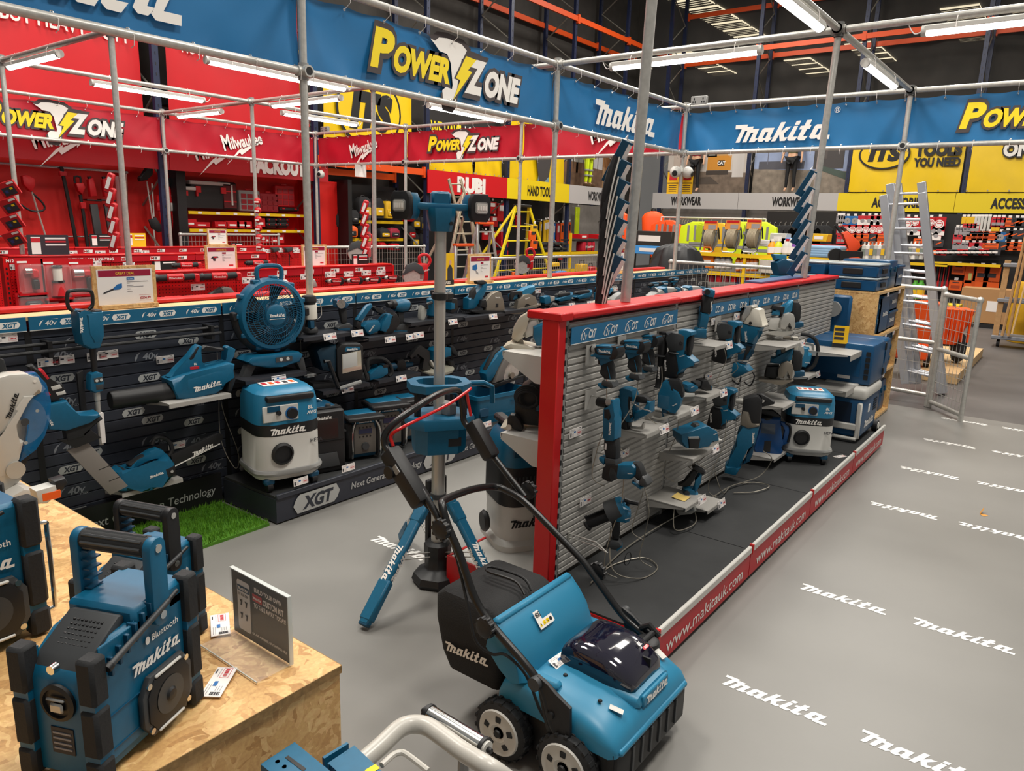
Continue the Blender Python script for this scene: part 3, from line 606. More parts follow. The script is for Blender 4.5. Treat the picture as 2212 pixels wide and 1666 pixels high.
t.p('grip',('P',[(990,1090),(1060,1075),(1100,1120),(1160,1250),(1150,1340),(1070,1330),(1050,1230)],.05,RUB,.016)); t.p('battery_shoe',('P',[(1010,1350),(1090,1390),(1160,1400),(1130,1450),(1000,1390)],.05,TEAL,.006),('P',[(1150,1240),(1200,1270),(1235,1340),(1200,1400),(1130,1380),(1100,1350)],.06,DGR,.008))
pin(2.8,1.64,.71,'plate holding the black jawed cutter',.06)
t=Tool('caulking_gun','teal battery caulking gun with an open black tube, low on the slatted panel','power tool',K4,(800,640),2.74,rz=-62)
b=MB(); n=14; prof=[]
pa,pb=V((*t.q(345,750),0)),V((*t.q(760,520),0)); A=V((pa.x,0,pa.y)); Bq=V((pb.x,0,pb.y)); ax=(Bq-A).normalized(); u=V((0,1,0)); w=ax.cross(u)
vs_=[];fs=[]
for kk,pp in enumerate((A,Bq)):
    for rr in (.036,.030):
        for i in range(n+1): a=R_(-200+220*i/n); vs_.append(pp+u*(rr*math.cos(a))+w*(rr*math.sin(a)))
q=n+1
for i in range(n): fs+=[(i,i+1,2*q+i+1,2*q+i),(q+i,q+i+1,3*q+i+1,3*q+i),(i,i+1,q+i+1,q+i),(2*q+i,2*q+i+1,3*q+i+1,3*q+i)]
fs+=[(0,q,3*q,2*q),(n,q+n,3*q+n,2*q+n)]; b.add(vs_,fs,BLK); b.tube([A+u*(.036*math.cos(a))+w*(.036*math.sin(a)) for a in [R_(-200+22*i) for i in range(11)]],.008,BLK,n=8); part('tube_holder',b,t.t)
b=MB(); b.cyl(Bq-ax*.03,Bq+ax*.03,.05,DGR,n=20); b.cyl(Bq+ax*.03,Bq+ax*.05,.05,TEAL,r1=.045,n=20); part('collar',b,t.t)
t.p('body',('P',[(790,370),(900,370),(930,480),(1020,510),(1030,560),(1010,650),(960,680),(800,670),(770,560)],.085,TEAL,.022),('S',975,580,80,WHT,25,-.0437)); t.p('pull_knob',('T',[(905,330,0),(1000,360,0),(1130,375,0)],.011,BLK),('T',[(980,380,0),(960,420,0)],.009,BLK))
t.p('grip',('P',[(730,650),(870,670),(880,860),(870,990),(760,990),(750,830)],.042,RUB,.012)); t.p('battery_shoe',('P',[(720,1020),(760,990),(870,995),(920,1060),(890,1100),(830,1150),(700,1140),(670,1100)],.06,DGR,.01),('P',[(830,1130),(920,1060),(930,1090),(850,1170)],.05,TEAL,.004))
t2=thing('display_bracket','slim galvanised prong bracket under the open end of the caulking gun','bracket',(2.62,1.636,.36))
b=MB(); b.box((0,0,0),(.012,.008,.04),STEEL); part('clip',b,t2)
for dz in(.012,-.006): b=MB(); b.tube([(0,0,dz),(0,-.14,dz+.0),(0,-.2,-.02)],.0035,STEEL,n=6); part('prong',b,t2)
def sds(label,crop,o,X,S=1,side=False,grp=None):
    t=Tool('rotary_hammer',label,'power tool',crop,o,X,group=grp); t.o=(620,900); t.k=6.94*375/S; t.kx=t.k*.9
    t.p('chuck',('X',770,[(400,40),(410,60),(440,72),(470,58),(500,80),(560,84),(560,0)],BLK)); t.p('gearbox',('P',[(480,690),(560,685),(660,660),(740,690),(745,900),(640,940),(540,940),(520,850),(500,760)],.07,DGR,.014),('Y',690,800,[(20,-.038),(26,-.036)],RUB))
    t.p('body',('P',[(640,640),(740,632),(800,650),(805,690),(790,700),(745,720),(725,940),(745,960),(800,970),(870,1020),(860,1080),(720,1125),(660,1240),(640,1270),(640,960)],.066,TEAL,.014),('S',715,965,75,WHT,20,-.0337))
    t.p('motor_housing',('P',[(510,950),(640,945),(660,980),(650,1180),(700,1220),(690,1270),(620,1295),(490,1280),(455,1250),(490,1000)],.074,BLK,.02),('S',525,1120,150,WHT,-82,-.0375)); t.p('grip',('P',[(745,715),(800,690),(790,860),(785,960),(740,950)],.036,RUB,.01)); t.p('battery_shoe',('P',[(760,1010),(850,1020),(880,1050),(850,1110),(750,1110)],.06,DGR,.008)); t.p('collar_ring',('Z',610,[(935,105),(945,112),(955,105)],DGR))
    return t
sds('larger teal rotary hammer with empty chuck, upper one right of the standing angle drill',K6,(620,900),4.12)
sds('lower teal rotary hammer with black motor, under the upper hammer and beside the tall drill',K3,(735,430),4.08)
pin(4.1,1.64,1.2,'plate and pin in the chuck of the upper rotary hammer',.06); pin(4.06,1.64,.83,'plate and pin in the chuck of the lower rotary hammer',.06)
t=sds('teal rotary hammer with a long black side handle hanging below its chuck',K1,(1800,400),3.38)
t.p('side_handle',('Z',430,[(1000,100),(1012,112),(1022,60),(1060,50),(1300,56),(1420,64),(1440,76),(1450,0)],RUB),('S',440,1230,170,WHT,-88,-.03)); t.p('clamp_collar',('Z',430,[(700,62),(1000,62)],BLK))
t=Tool('angle_drill','slim upright teal drill with a round head standing on the highest small shelf','power tool',K6,(260,540),3.82,rz=-50)
t.p('head',('P',[(270,160),(350,155),(400,180),(405,240),(385,300),(300,290),(240,250),(232,190)],.07,TEAL,.02)); t.p('socket',('Y',268,205,[(42,-.045),(42,-.03),(20,-.03)],BLK)); t.p('grip',('P',[(245,260),(390,250),(400,330),(365,540),(225,520)],.05,RUB,.016),('S',362,420,160,WHT,-85,-.0258))
t.p('body',('P',[(220,515),(355,545),(330,760),(200,745)],.056,TEAL,.014)); t.p('battery_foot',('P',[(190,745),(320,760),(325,890),(300,905),(120,890),(85,850),(150,790)],.075,TEAL,.012),('B',310,880,(.02,.06,.02),DGR)); t.p('security_collar',('Z',262,[(738,70),(752,70)],CHR))
shelf(3.9,1.64,1.1,.24,.14,'highest small grey shelf under the slim upright drill'); tk_front(3.97,1.495,1.09,'price ticket on the edge of the highest small shelf')
t=Tool('angle_grinder','big upright teal grinder with a white metal head hung head up','power tool',K6,(1000,850),4.5)
t.p('gear_head',('P',[(975,470),(1040,448),(1110,465),(1140,640),(1190,690),(1180,715),(1070,720),(900,690),(930,560)],.09,mat('off_white_cast',(214,208,194),.4),.02),('Y',1000,672,[(24,-.048),(24,-.03)],BLK)); t.p('spindle_guard',('P',[(900,430),(990,405),(1020,430),(960,520),(930,640),(870,680),(860,640),(900,560)],.1,ALU,.01))
t.p('body',('P',[(880,690),(1150,720),(1130,780),(1085,800),(1060,985),(860,965),(900,760)],.09,TEAL,.022),('S',960,880,170,WHT,-80,-.0458)); t.p('neck',('P',[(860,965),(1060,985),(1050,1060),(1000,1110),(960,1300),(840,1260),(850,1100)],.06,TEALD,.018),('P',[(960,1010),(1050,1020),(990,1120),(955,1260),(930,1240)],.064,RUB,.012)); t.p('security_collar',('Z',920,[(1245,80),(1265,80)],CHR)); t.p('battery_shoe',('P',[(830,1290),(980,1320),(1050,1390),(1000,1430),(850,1530),(710,1470),(740,1360)],.1,TEAL,.016)); t.p('wire_guard',('T',[(740,1510,-.03),(790,1560,-.03),(900,1620,-.03),(930,1500,-.03)],.005,BLK,4),('T',[(1040,1430,.03),(1075,1500,.03),(1030,1640,.03),(930,1600,.03)],.005,BLK,4))
t2=thing('display_bracket','black wedge bracket that carries the big upright grinder','bracket',(4.5,1.63,1.2)); b=MB(); b.prism([(0,0),(-.16,.03),(-.16,.1),(0,.07)],.06,BLK,M=Mx.Rotation(PI/2,4,'Z')@Mx.Rotation(PI,4,'Z')); part('wedge',b,t2)
def circsaw(label,crop,o,X,rz=-60,S=1,guard=ALU,dark=False,handle=True,grp=None):
    t=Tool('circular_saw',label,'power tool',crop,o,X,rz,group=grp); t.o=(1500,760); t.k=t.kx=6.94*330/S
    t.p('base_plate',('P',[(1140,835),(1150,850),(1480,885),(1640,800),(1640,785)],.15,guard,.002,.05)); 
    t.p('blade_guard',('P',[(1410,760),(1400,640),(1440,540),(1520,505),(1590,530),(1620,600),(1615,760),(1570,775),(1560,640),(1520,640),(1500,700),(1500,770)],.04,guard,.008,-.01),('Y',1530,690,[(105,.0),(105,.012)],guard))
    t.p('blade',('Y',1530,700,[(118,-.001),(118,.001)],STEEL)); t.p('motor',('P',[(1240,620),(1420,600),(1430,740),(1380,820),(1220,790)],.11,LGR if not dark else BLK,.02,.06)); t.p('body',('P',[(1290,480),(1430,470),(1480,400),(1560,320),(1600,330),(1600,400),(1560,480),(1540,560),(1420,570),(1280,570)],.06,TEAL if dark else SKYB,.014,.05))
    if handle: t.p('front_handle',('P',[(1140,560),(1190,550),(1215,430),(1240,408),(1470,430),(1475,470),(1440,600),(1400,600),(1430,470),(1260,452),(1235,480),(1225,590),(1150,600)],.035,BLK,.01,.03))
    t.p('rear_grip',('P',[(1600,350),(1690,350),(1740,420),(1750,600),(1720,700),(1640,720),(1600,600)],.045,RUB,.014,.06)); t.p('battery',('P',[(1620,690),(1700,660),(1790,660),(1800,730),(1700,765),(1630,750)],.07,TEALD,.008,.06)); t.p('depth_knob',('Y',1560,735,[(16,-.03),(16,0)],BLK,12))
    return t
circsaw('pale metal circular saw with a black front handle on the top shelf by the grinder',K6,(1500,760),5.12,-58)
circsaw('teal and black circular saw on the lower shelf with its guard facing out',K6,(1480,1490),4.95,-70,1.0,mat('bronze_grey_cast',(140,132,120),.4,.5),True,False)
t=Tool('chop_saw','tall grey sided cut off saw with a pale blade guard, behind the lower saw','power tool',K6,(1560,1100),5.3,rz=-70)
t.p('blade_guard',('P',[(1580,880),(1660,880),(1680,960),(1670,1140),(1630,1270),(1580,1340),(1570,1280),(1620,1160),(1640,1000),(1600,900)],.05,mat('off_white_cast',(214,208,194),.4),.01)); t.p('blade',('Y',1560,1120,[(215,.02),(215,.022)],STEEL,36)); t.p('arm',('P',[(1460,900),(1560,880),(1600,1060),(1580,1300),(1500,1310),(1440,1100)],.06,mat('bronze_grey_cast',(140,132,120),.4,.5),.014,.03),('Y',1565,1110,[(40,-.02),(40,.02)],CHR,18)); t.p('rear_body',('P',[(1380,1060),(1440,1020),(1460,1160),(1440,1260),(1380,1250)],.07,TEAL,.014,.04))
t=Tool('chain_saw','bright teal top handle cutter with a big black loop guard beside the blue box','power tool',K6,(1780,1180),5.62,rz=-75)
t.p('body',('P',[(1690,1000),(1750,995),(1800,1080),(1890,1130),(1880,1250),(1820,1330),(1640,1320),(1620,1200)],.12,SKYB,.025),('S',1840,1250,70,WHT,0,-.0612),('P',[(1720,1110),(1770,1110),(1770,1200),(1720,1200)],.122,BLK,.004)); t.p('loop_handle',('T',[(1700,850),(1820,860),(1920,930),(1965,1080),(1950,1250),(1900,1340),(1800,1390)],.014,RUB,5)); t.p('base',('P',[(1600,1330),(1720,1340),(1800,1370),(1780,1440),(1600,1440)],.1,BLK,.012)); t.p('guide_plate',('P',[(1640,960),(1900,990),(1920,1150),(1890,1150),(1870,1020),(1650,1000)],.01,ALU,.002,.04))
shelf(5.0,1.64,.985,.36,.2,'wide grey shelf under the pale circular saw'); tk_front(5.17,1.435,.975,'price ticket on the shelf edge below the pale circular saw')
shelf(4.98,1.64,.6,.42,.24,'wide grey shelf under the lower teal and black saw'); tk_front(5.2,1.395,.59,'price ticket on the shelf edge below the lower saw')
shelf(5.55,1.64,.7,.26,.2,'grey shelf under the bright teal loop handled cutter'); tk_front(5.66,1.435,.69,'price ticket on the shelf edge below the loop handled cutter')
t=Tool('jigsaw','teal jigsaw with a clear blade shield standing on the middle left shelf','power tool',K1,(1600,1250),3.32,rz=-75)
t.p('body',('P',[(1530,960),(1560,900),(1640,880),(1720,1100),(1720,1000),(1800,1040),(1860,1140),(1840,1290),(1780,1390),(1700,1380),(1700,1340),(1500,1320),(1500,1080)],.075,TEAL,.02),('S',1770,1240,85,WHT,35,-.0388)); t.p('top_handle',('P',[(1560,940),(1640,860),(1790,855),(1835,900),(1830,960),(1880,1040),(1880,1120),(1850,1140),(1780,1030),(1700,1000),(1690,1110),(1640,930)],.044,RUB,.014)); t.p('blade_shield',('P',[(1500,1100),(1690,1110),(1685,1330),(1500,1325)],.082,mat('smoked_clear_plastic',(60,110,140),.15,alpha=.45),.01)); t.p('foot',('P',[(1420,1490),(1540,1500),(1700,1420),(1760,1420),(1600,1520),(1560,1530),(1440,1505)],.08,ALU,.003),('P',[(1560,1350),(1640,1330),(1660,1460),(1580,1490)],.04,TEALD,.004)); t.p('blade',('P',[(1535,1320),(1555,1320),(1555,1500),(1535,1500)],.003,CHR,0))
shelf(3.42,1.64,.815,.24,.17,'small grey shelf under the jigsaw'); tk_front(3.5,1.465,.805,'price ticket on the edge of the shelf under the jigsaw')
t=Tool('detail_sander','small teal sander lying on a shelf, white pad facing the aisle','power tool',K3,(430,260),3.72,rz=-30)
t.p('head',('P',[(350,220),(400,205),(460,240),(470,270),(430,300),(380,300),(350,260)],.08,TEAL,.015),('S',400,240,40,WHT,20,-.0412)); t.p('sanding_pad',('P',[(330,340),(350,300),(430,310),(430,345)],.08,LGR,.004)); t.p('grip',('P',[(430,200),(520,195),(570,230),(520,270),(460,260)],.05,DGR,.016)); t.p('battery_foot',('P',[(500,190),(550,180),(600,260),(600,300),(550,300),(490,270)],.07,BLK,.012),('P',[(570,240),(605,255),(605,300),(575,300)],.06,TEAL,.006))
shelf(3.83,1.64,.835,.26,.15,'grey shelf under the small sander with a white pad'); tk_front(3.93,1.485,.825,'price ticket on the edge of the shelf under the small sander')
t=Tool('planer','teal hand planer with a dark front handle on the lower middle shelf','power tool',K3,(470,740),3.6,rz=-40)
t.p('body',('P',[(290,700),(350,680),(480,630),(540,620),(630,680),(655,770),(600,790),(590,720),(570,830),(460,850),(350,840),(300,770)],.12,TEAL,.02),('S',610,700,45,WHT,20,-.0612)); t.p('front_handle',('P',[(400,700),(450,620),(490,615),(470,700),(440,780),(390,800)],.06,DGR,.014)); t.p('battery',('P',[(350,725),(440,720),(470,740),(460,850),(370,840)],.1,BLK,.01,-.02),('P',[(350,720),(450,720),(450,745),(350,740)],.105,GRY,.004,-.02)); t.p('sole',('P',[(400,840),(660,770),(690,770),(610,835),(450,860)],.11,ALU,.002))
shelf(3.66,1.64,.55,.34,.19,'grey shelf under the teal hand planer'); tk_front(3.78,1.445,.54,'price ticket on the edge of the shelf under the planer')
t=Tool('scroll_saw','slim black and blue saw with two upright handles on the lowest wire shelf','power tool',K3,(430,1260),3.62,rz=-60)
t.p('front_grip',('P',[(370,1210),(400,1120),(440,1070),(480,1090),(450,1170),(410,1260),(300,1250),(300,1225)],.04,RUB,.012)); t.p('rear_grip',('P',[(440,1300),(480,1180),(490,1090),(525,1100),(520,1200),(490,1290)],.036,TEAL,.01)); t.p('top_handle',('P',[(420,1040),(450,1025),(530,1060),(555,1090),(530,1120),(480,1090),(430,1070)],.05,BLK,.012)); t.p('body',('P',[(350,1260),(410,1240),(440,1300),(500,1310),(510,1380),(440,1400),(430,1480),(350,1490),(370,1360)],.08,TEAL,.016),('S',455,1380,50,WHT,15,-.0412),('Y',385,1300,[(26,-.05),(26,.03)],DGR)); t.p('base_plate',('P',[(300,1500),(440,1480),(490,1470),(440,1510),(330,1530)],.11,ALU,.002))
shelf(3.5,1.64,.32,.24,.22,'empty grey shelf holding only a yellow sticky note'); tk_front(3.58,1.415,.31,'price ticket on the edge of the shelf with the sticky note')
b=MB(); b.M=TL((3.5,1.5,.3245)); vs_=[];fs=[]
for i in range(7):
    a=(i/6-.5); vs_+=[(-.038,a*.076,.02*max(0,a)**1.5),(.038,a*.076,.02*max(0,a)**1.5+.002)]
for i in range(6): fs.append((2*i,2*i+1,2*i+3,2*i+2))
b.add(vs_,fs,mat('yellow_note',(236,204,120),.7)); solo('sticky_note',b,'curled yellow sticky note on the empty grey shelf','note')
shelf(3.74,1.64,.235,.22,.24,'lowest grey shelf near the deck under the slim two handled saw'); tk_front(3.82,1.395,.225,'price ticket on the edge of the lowest shelf near the deck')
t=Tool('mixer_drill','tall teal angle drill with black head and open handle standing on the deck','power tool',K5,(330,700),4.42,rz=-70)
t.p('chuck',('X',290,[(150,30),(170,38),(240,48),(330,52),(340,30)],ALU)); t.p('gearbox',('P',[(240,230),(330,190),(420,170),(480,230),(490,540),(350,610),(235,580),(240,400)],.1,BLK,.025),('P',[(240,380),(330,390),(350,560),(475,540),(475,580),(340,625),(235,585)],.104,mat('bronze_grey_cast',(140,132,120),.4,.5),.01)); t.p('side_handle',('P',[(400,165),(460,150),(560,210),(630,240),(630,280),(450,345),(440,310),(570,260),(470,210)],.04,BLK,.012)); t.p('body',('P',[(235,590),(475,585),(460,700),(440,840),(390,830),(330,900),(300,1160),(230,1290),(90,1270),(100,1160),(170,1090),(190,860),(240,740)],.09,TEAL,.02),('S',415,745,150,WHT,-86,-.0458)); t.p('grip',('P',[(440,840),(430,980),(400,1090),(310,1150),(330,1080),(380,1000),(390,860)],.05,TEALD,.014)); t.p('battery_foot',('P',[(95,1165),(230,1190),(300,1160),(240,1290),(90,1270)],.11,TEAL,.012))
t=Tool('coffee_maker','blue battery coffee maker with a black carrying handle on a low shelf','coffee maker',K5,(610,740),4.95,rz=-65)
t.p('body',('P',[(460,480),(730,470),(740,830),(800,910),(770,1000),(650,1040),(440,1010),(440,900)],.15,mat('royal_blue_plastic',(8,66,120),.3),.025),('P',[(540,770),(650,760),(650,950),(540,940)],.153,BLK,.01)); t.p('water_tank',('P',[(490,540),(670,540),(680,690),(490,690)],.156,mat('smoked_tank',(80,90,104),.15),.01)); t.p('carry_handle',('P',[(470,370),(640,390),(740,460),(745,520),(700,530),(640,450),(480,470),(460,440)],.05,BLK,.016)); t.p('side_handle',('P',[(740,530),(860,560),(885,640),(870,820),(760,880),(750,830),(820,780),(830,640),(810,600),(740,590)],.04,MATS['royal_blue_plastic'],.012),('T',[(800,545,-.02),(860,580,-.02),(875,680,-.02),(860,800,-.02)],.009,BLK,3)); t.p('front_lid',('Z',560,[(470,80),(480,100),(540,100),(545,70)],BLK,-.02))
shelf(4.95,1.64,.245,.36,.22,'low grey shelf under the blue coffee maker'); tk_front(5.1,1.415,.235,'price ticket on the shelf edge under the coffee maker')
def vac(label,loc,rz,sc=1,name='dust_extractor'):
    t=thing(name,label,'vacuum cleaner',loc,rz,None,sc=sc)
    def ring(w,d,z,r): return [(x,y,z) for x,y in rrect(w,d,r,5)]
    b=MB(); b.loft([ring(.36,.36,.07,.1),ring(.39,.39,.1,.11),ring(.375,.375,.11,.11),ring(.37,.37,.3,.1),ring(.365,.365,.33,.1)],LGR); b.loft([ring(.395,.395,.095,.11),ring(.405,.405,.11,.11),ring(.395,.395,.125,.11)],GRY); part('tank',b,t)
    b=MB(); b.loft([ring(.368,.368,.32,.1),ring(.372,.372,.33,.1),ring(.37,.37,.385,.1)],BLK); b.script(FR((-.02,-.1865,.35),(1,0,0),(0,0,1)),.2,WHT); part('collar',b,t)
    b=MB(); b.loft([ring(.37,.37,.38,.1),ring(.36,.36,.5,.09),ring(.34,.34,.55,.09),ring(.28,.28,.575,.08)],SKYB); b.box((-.06,-.183,.45),(.2,.012,.09),LGR,b=.004); b.lathe([(.03,0),(.028,.022)],BLK,o=(.0,-.189,.445),ax=(0,-1,0)); b.lathe([(.014,0),(.012,.018)],BLK,o=(-.075,-.189,.455),ax=(0,-1,0)); b.lathe([(.036,0),(.036,.004)],PBLU,o=(.0,-.189,.445),ax=(0,-1,0)); b.box((-.1,-.19,.478),(.07,.004,.03),TEALD)
    b.text('BL',FR((.11,-.182,.465),(1,0,0),(0,0,1)),.02,WHT,bold=.03,shear=.2,lift=.003); b.text('AWS',FR((.115,-.184,.435),(1,0,0),(0,0,1)),.018,WHT,bold=.03,shear=.2,lift=.003); part('motor_head',b,t)
    b=MB(); b.box((0,-.165,.53),(.27,.06,.035),BLK,b=.012,seg=2); part('carry_handle',b,t)
    b=MB(); b.box((.0,0,.578),(.2,.1,.004),PAP); 
    for q in range(5): b.box((-.08+.04*q,0,.581),(.022,.05,.002),[PRED,ORG,PRED,PDRK,ORG][q])
    part('warning_label',b,t)
    b=MB(); b.lathe([(.062,0),(.062,.012),(.05,.02),(.05,.006),(.001,.006)],BLK,o=(-.06,-.186,.22),ax=(0,-1,0),n=28); part('hose_inlet',b,t)
    b=MB(); b.text('HEPA',FR((.2-.06,-.186,.27),(1,0,0),(0,0,1)),.022,PDRK,bold=.02,lift=.002); part('lettering',b,t)
    for x,y in((-.13,-.15),(.13,-.15),(-.13,.15),(.13,.15)):
        b=MB(); b.box((x,y,.06),(.06,.05,.04),TEALD,b=.01); b.cyl((x-.015,y,.03),(x+.015,y,.03),.03,BLK,n=16); part('caster',b,t)
    return t
vac('white and teal dust extractor with white front panel on the deck beside the cool box',(5.2,1.36,.17),-63,.85)
b=MB(); b.M=FR((5.18,1.13,.1695),(.8,-.6,0),(.6,.8,0)); o=ticket((5.42,1.16,.1695),(.9,-.44,0),(.44,.9,0),'price ticket lying flat on the black deck in front of the dust extractor')
t=thing('cool_box','blue battery cool box on wheels, pale grey lid and frame, at the deck end','cool box',(6.12,1.36,.17),-90)
DBL=mat('deep_blue_plastic',(4,70,112),.35)
b=MB(); b.box((0,0,.185),(.44,.5,.3),DBL,b=.025,seg=2); b.box((-.01,-.252,.2),(.3,.006,.2),mat('dark_navy_plastic',(8,30,52),.4)); b.script(FR((.222,.0,.13),(0,1,0),(0,0,1)),.3,WHT); 
for i in range(6):
    for k in range(5): b.box((.221,.1+i*.02,.2+k*.02),(.004,.008,.012),BLK)
b.box((.222,-.05,.24),(.004,.04,.06),WHT); part('body',b,t)
b=MB(); b.box((0,0,.375),(.47,.53,.09),LGR,b=.03,seg=3); b.box((.03,.0,.425),(.24,.4,.02),LGR,b=.008); b.box((.17,.19,.422),(.06,.1,.012),PDRK,b=.004); part('lid',b,t)
b=MB(); 
for x in(-.2,.2): b.box((x,-.262,.17),(.035,.03,.28),LGR,b=.008)
b.box((0,-.262,.12),(.4,.03,.05),LGR,b=.008); b.cyl((-.2,-.275,.03),(.2,-.275,.03),.014,LGR,n=12); part('front_frame',b,t)
for x in(-.15,.15): b=MB(); b.cyl((x+.06,.24,.045),(x+.1,.24,.045),.045,BLK,n=20); b.cyl((x+.055,.24,.045),(x+.105,.24,.045),.028,LGR,n=16); part('wheel',b,t)
shelf(6.12,1.64,.86,.98,.42,'large grey shelf, empty but for a yellow leaflet holder',th=.04,nm='display_shelf'); shelf(6.12,1.64,.595,.98,.42,'large grey shelf carrying the big blue storage case',th=.04)
t=thing('storage_case','big deep blue storage case with a white price sheet on the large grey shelf','case',(6.3,1.385,.597),0)
b=MB(); b.box((-.14,0,.155),(.4,.5,.31),DBL,b=.02,seg=2); b.box((-.345,-.0,.16),(.004,.34,.2),DBL,b=.001); b.box((-.342,-.06,.07),(.006,.09,.07),PAP); 
for q in range(5): b.box((-.342,-.215,.06+q*.045),(.012,.03,.032),BLK)
part('body',b,t); b=MB(); b.box((.17,0,.158),(.2,.49,.305),DBL,b=.015); b.box((.17,-.248,.2),(.14,.004,.16),DBL,b=.001); part('lid',b,t)
for z in(.06,.26): b=MB(); b.box((.065,-.25,z),(.02,.02,.06),BLK,b=.004); part('latch',b,t)
t=thing('leaflet_holder','small yellow and black card in a clear stand on the empty grey shelf','sign',(5.95,1.38,.862),-70)
b=MB(); b.box((0,0,.085),(.105,.004,.165),mat('amber_print',(240,190,20),.5)); b.box((0,-.003,.018),(.105,.002,.03),BLK)
for q in range(3): b.box((-.012,-.003,.14-q*.034),(.068,.002,.022),PDRK); b.text(['FREE 3 YEAR','WARRANTY ON','EVERY TOOL'][q][:0] or '....',FR((-.012,-.0042,.14-q*.034),(1,0,0),(0,0,1)),.004,YEL)
part('card',b,t); b=MB(); b.box((0,-.03,.002),(.11,.07,.003),CLR); part('clear_base',b,t)
for i,(x,z,lb) in enumerate([(2.65,1.25,'above the nearest small impact driver'),(2.866,1.25,'above the middle small driver'),(3.125,1.25,'above the third small driver'),(3.407,1.25,'above the side handled rotary hammer'),(4.07,1.2,'behind the slim upright drill'),(4.416,1.2,'left of the big grinder head'),(5.328,1.22,'right end of the row by the pale saw'),(2.627,.84,'left of the long angle drill at the red post'),(2.742,.493,'above the caulking gun'),(4.055,.878,'between the sander and the lower hammer'),(3.082,.637,'half hidden behind the angle drill foot')]):
    ticket((x,1.632,z),(1,0,0),(0,0,1),'price ticket on the grey panel, '+lb,sc=.95)
def wire(label,pts,r=.0022,m=CABLE,smooth=6):
    b=MB(); b.tube(pts,r,m,n=5,smooth=smooth); return solo('security_cable',b,label,'cable',None if False else (0,0,0),0,'thin security cables on the gondola')
for i,(x,y,z,x2,z2,lb) in enumerate([(2.72,1.55,1.06,2.7,.6,'down from the nearest small driver'),(2.98,1.53,1.06,2.86,.72,'down from the middle small driver'),(3.25,1.55,1.06,3.2,.78,'down from the third small driver'),(2.74,1.45,.72,2.68,.2,'down from the angle drill foot'),(2.8,1.38,.62,2.88,.2,'from the jawed cutter to the deck'),(3.9,1.5,1.09,3.93,.85,'between the highest shelf and the sander'),(4.1,1.5,.98,4.12,.86,'between the two rotary hammers'),(4.05,1.5,.65,3.95,.2,'down from the lower hammer to the deck'),(3.55,1.58,.8,3.5,.4,'looped on the upright below the jigsaw'),(3.62,1.5,.54,3.64,.42,'from the planer down to the slim saw'),(3.72,1.5,.54,3.75,.42,'beside the one from the planer'),(3.0,1.5,.62,3.02,.25,'near the middle of the first panel')]):
    wire('thin grey security cable '+lb,[V((x,y,z)),V(((x+x2)/2+.015,y-.01,(z*2+z2)/3)),V((x2+.01,y+.02,(z+2*z2)/3)),V((x2,y+.03,z2+.03)),V((x2+.03,y-.02,z2-.01))])
wire('pale cable running along the foot of the slatted panel',[V((2.6,1.5,.185)),V((3.0,1.56,.18)),V((3.4,1.55,.19)),V((3.9,1.52,.18)),V((4.2,1.5,.19)),V((4.5,1.42,.2)),V((4.52,1.36,.32)),V((4.46,1.4,.38))],.003)
wire('cable coiled on the deck beside the tall mixer drill',[V((4.15,1.45,.18)),V((4.25,1.36,.18)),V((4.4,1.32,.185)),V((4.42,1.42,.18)),V((4.25,1.5,.185)),V((4.05,1.48,.2)),V((4.0,1.52,.33))],.003)
wire('cable looped on the deck under the caulking gun',[V((2.75,1.5,.4)),V((2.68,1.44,.24)),V((2.8,1.36,.176)),V((2.95,1.35,.176)),V((3.0,1.45,.176)),V((2.85,1.52,.176)),V((2.7,1.52,.176)),V((2.66,1.46,.25))],.003)
wire('cable hanging in a loop under the sticky note shelf',[V((3.42,1.5,.31)),V((3.36,1.46,.2)),V((3.5,1.42,.19)),V((3.62,1.46,.2)),V((3.62,1.52,.3))],.003)
b=MB(); b.M=TL((2.78,1.42,.26)); b.tube([V((.03*math.cos(a),0,.03*math.sin(a))) for a in [k*PI/8 for k in range(17)]],.002,BLK,n=5); solo('cable_tie',b,'black cable tie loop on the grip of the caulking gun','cable tie')
# ================================================================ FOREGROUND
sx,sy=1.955,1.1
t=thing('lawn_scarifier','turquoise and black battery lawn scarifier with its rear lid open, in the aisle foreground','scarifier',(sx,sy,0))
def L(p): return V((p[0]-sx,p[1]-sy,p[2]))
TOPB=mat('scarifier_turquoise',(40,124,160),.4)
def prof(w,zt,zb,n=28,e=5):
    o=[]
    for i in range(n+1):
        a=PI*i/n; c,s_=math.cos(a),math.sin(a); o.append((w*math.copysign(abs(c)**(2/e),c),zb+(zt-zb)*abs(s_)**(2/e)))
    return o
st=[(-.238,.215,.18,.185),(-.232,.24,.212,.18),(-.21,.252,.245,.175),(-.16,.256,.272,.178),(-.1,.256,.29,.185),(0,.252,.3,.19),(.1,.25,.3,.19),(.16,.248,.292,.185),(.2,.245,.27,.18),(.215,.235,.235,.18)]
b=MB(); b.loft([[(x,y,z) for x,z in prof(w,zt,zb)] for y,w,zt,zb in st],TOPB)
b.box((0,-.235,.192),(.46,.02,.02),TOPB,b=.006)
for x in (-.2,.2): b.box((x,.1,.296),(.04,.2,.03),TOPB,b=.01)
b.box((-.2,.185,.285),(.05,.06,.06),TOPB,b=.01); b.box((.2,.185,.285),(.05,.06,.06),TOPB,b=.01)
part('deck_cover',b,t)
for x,y in((-.165,-.125),(.185,-.125),(-.14,.02)): b=MB(); b.lathe([(.008,0),(.006,.004)],BLK,o=(x,y,.2865 if y<0 else .3),n=10); part('screw_cap',b,t)
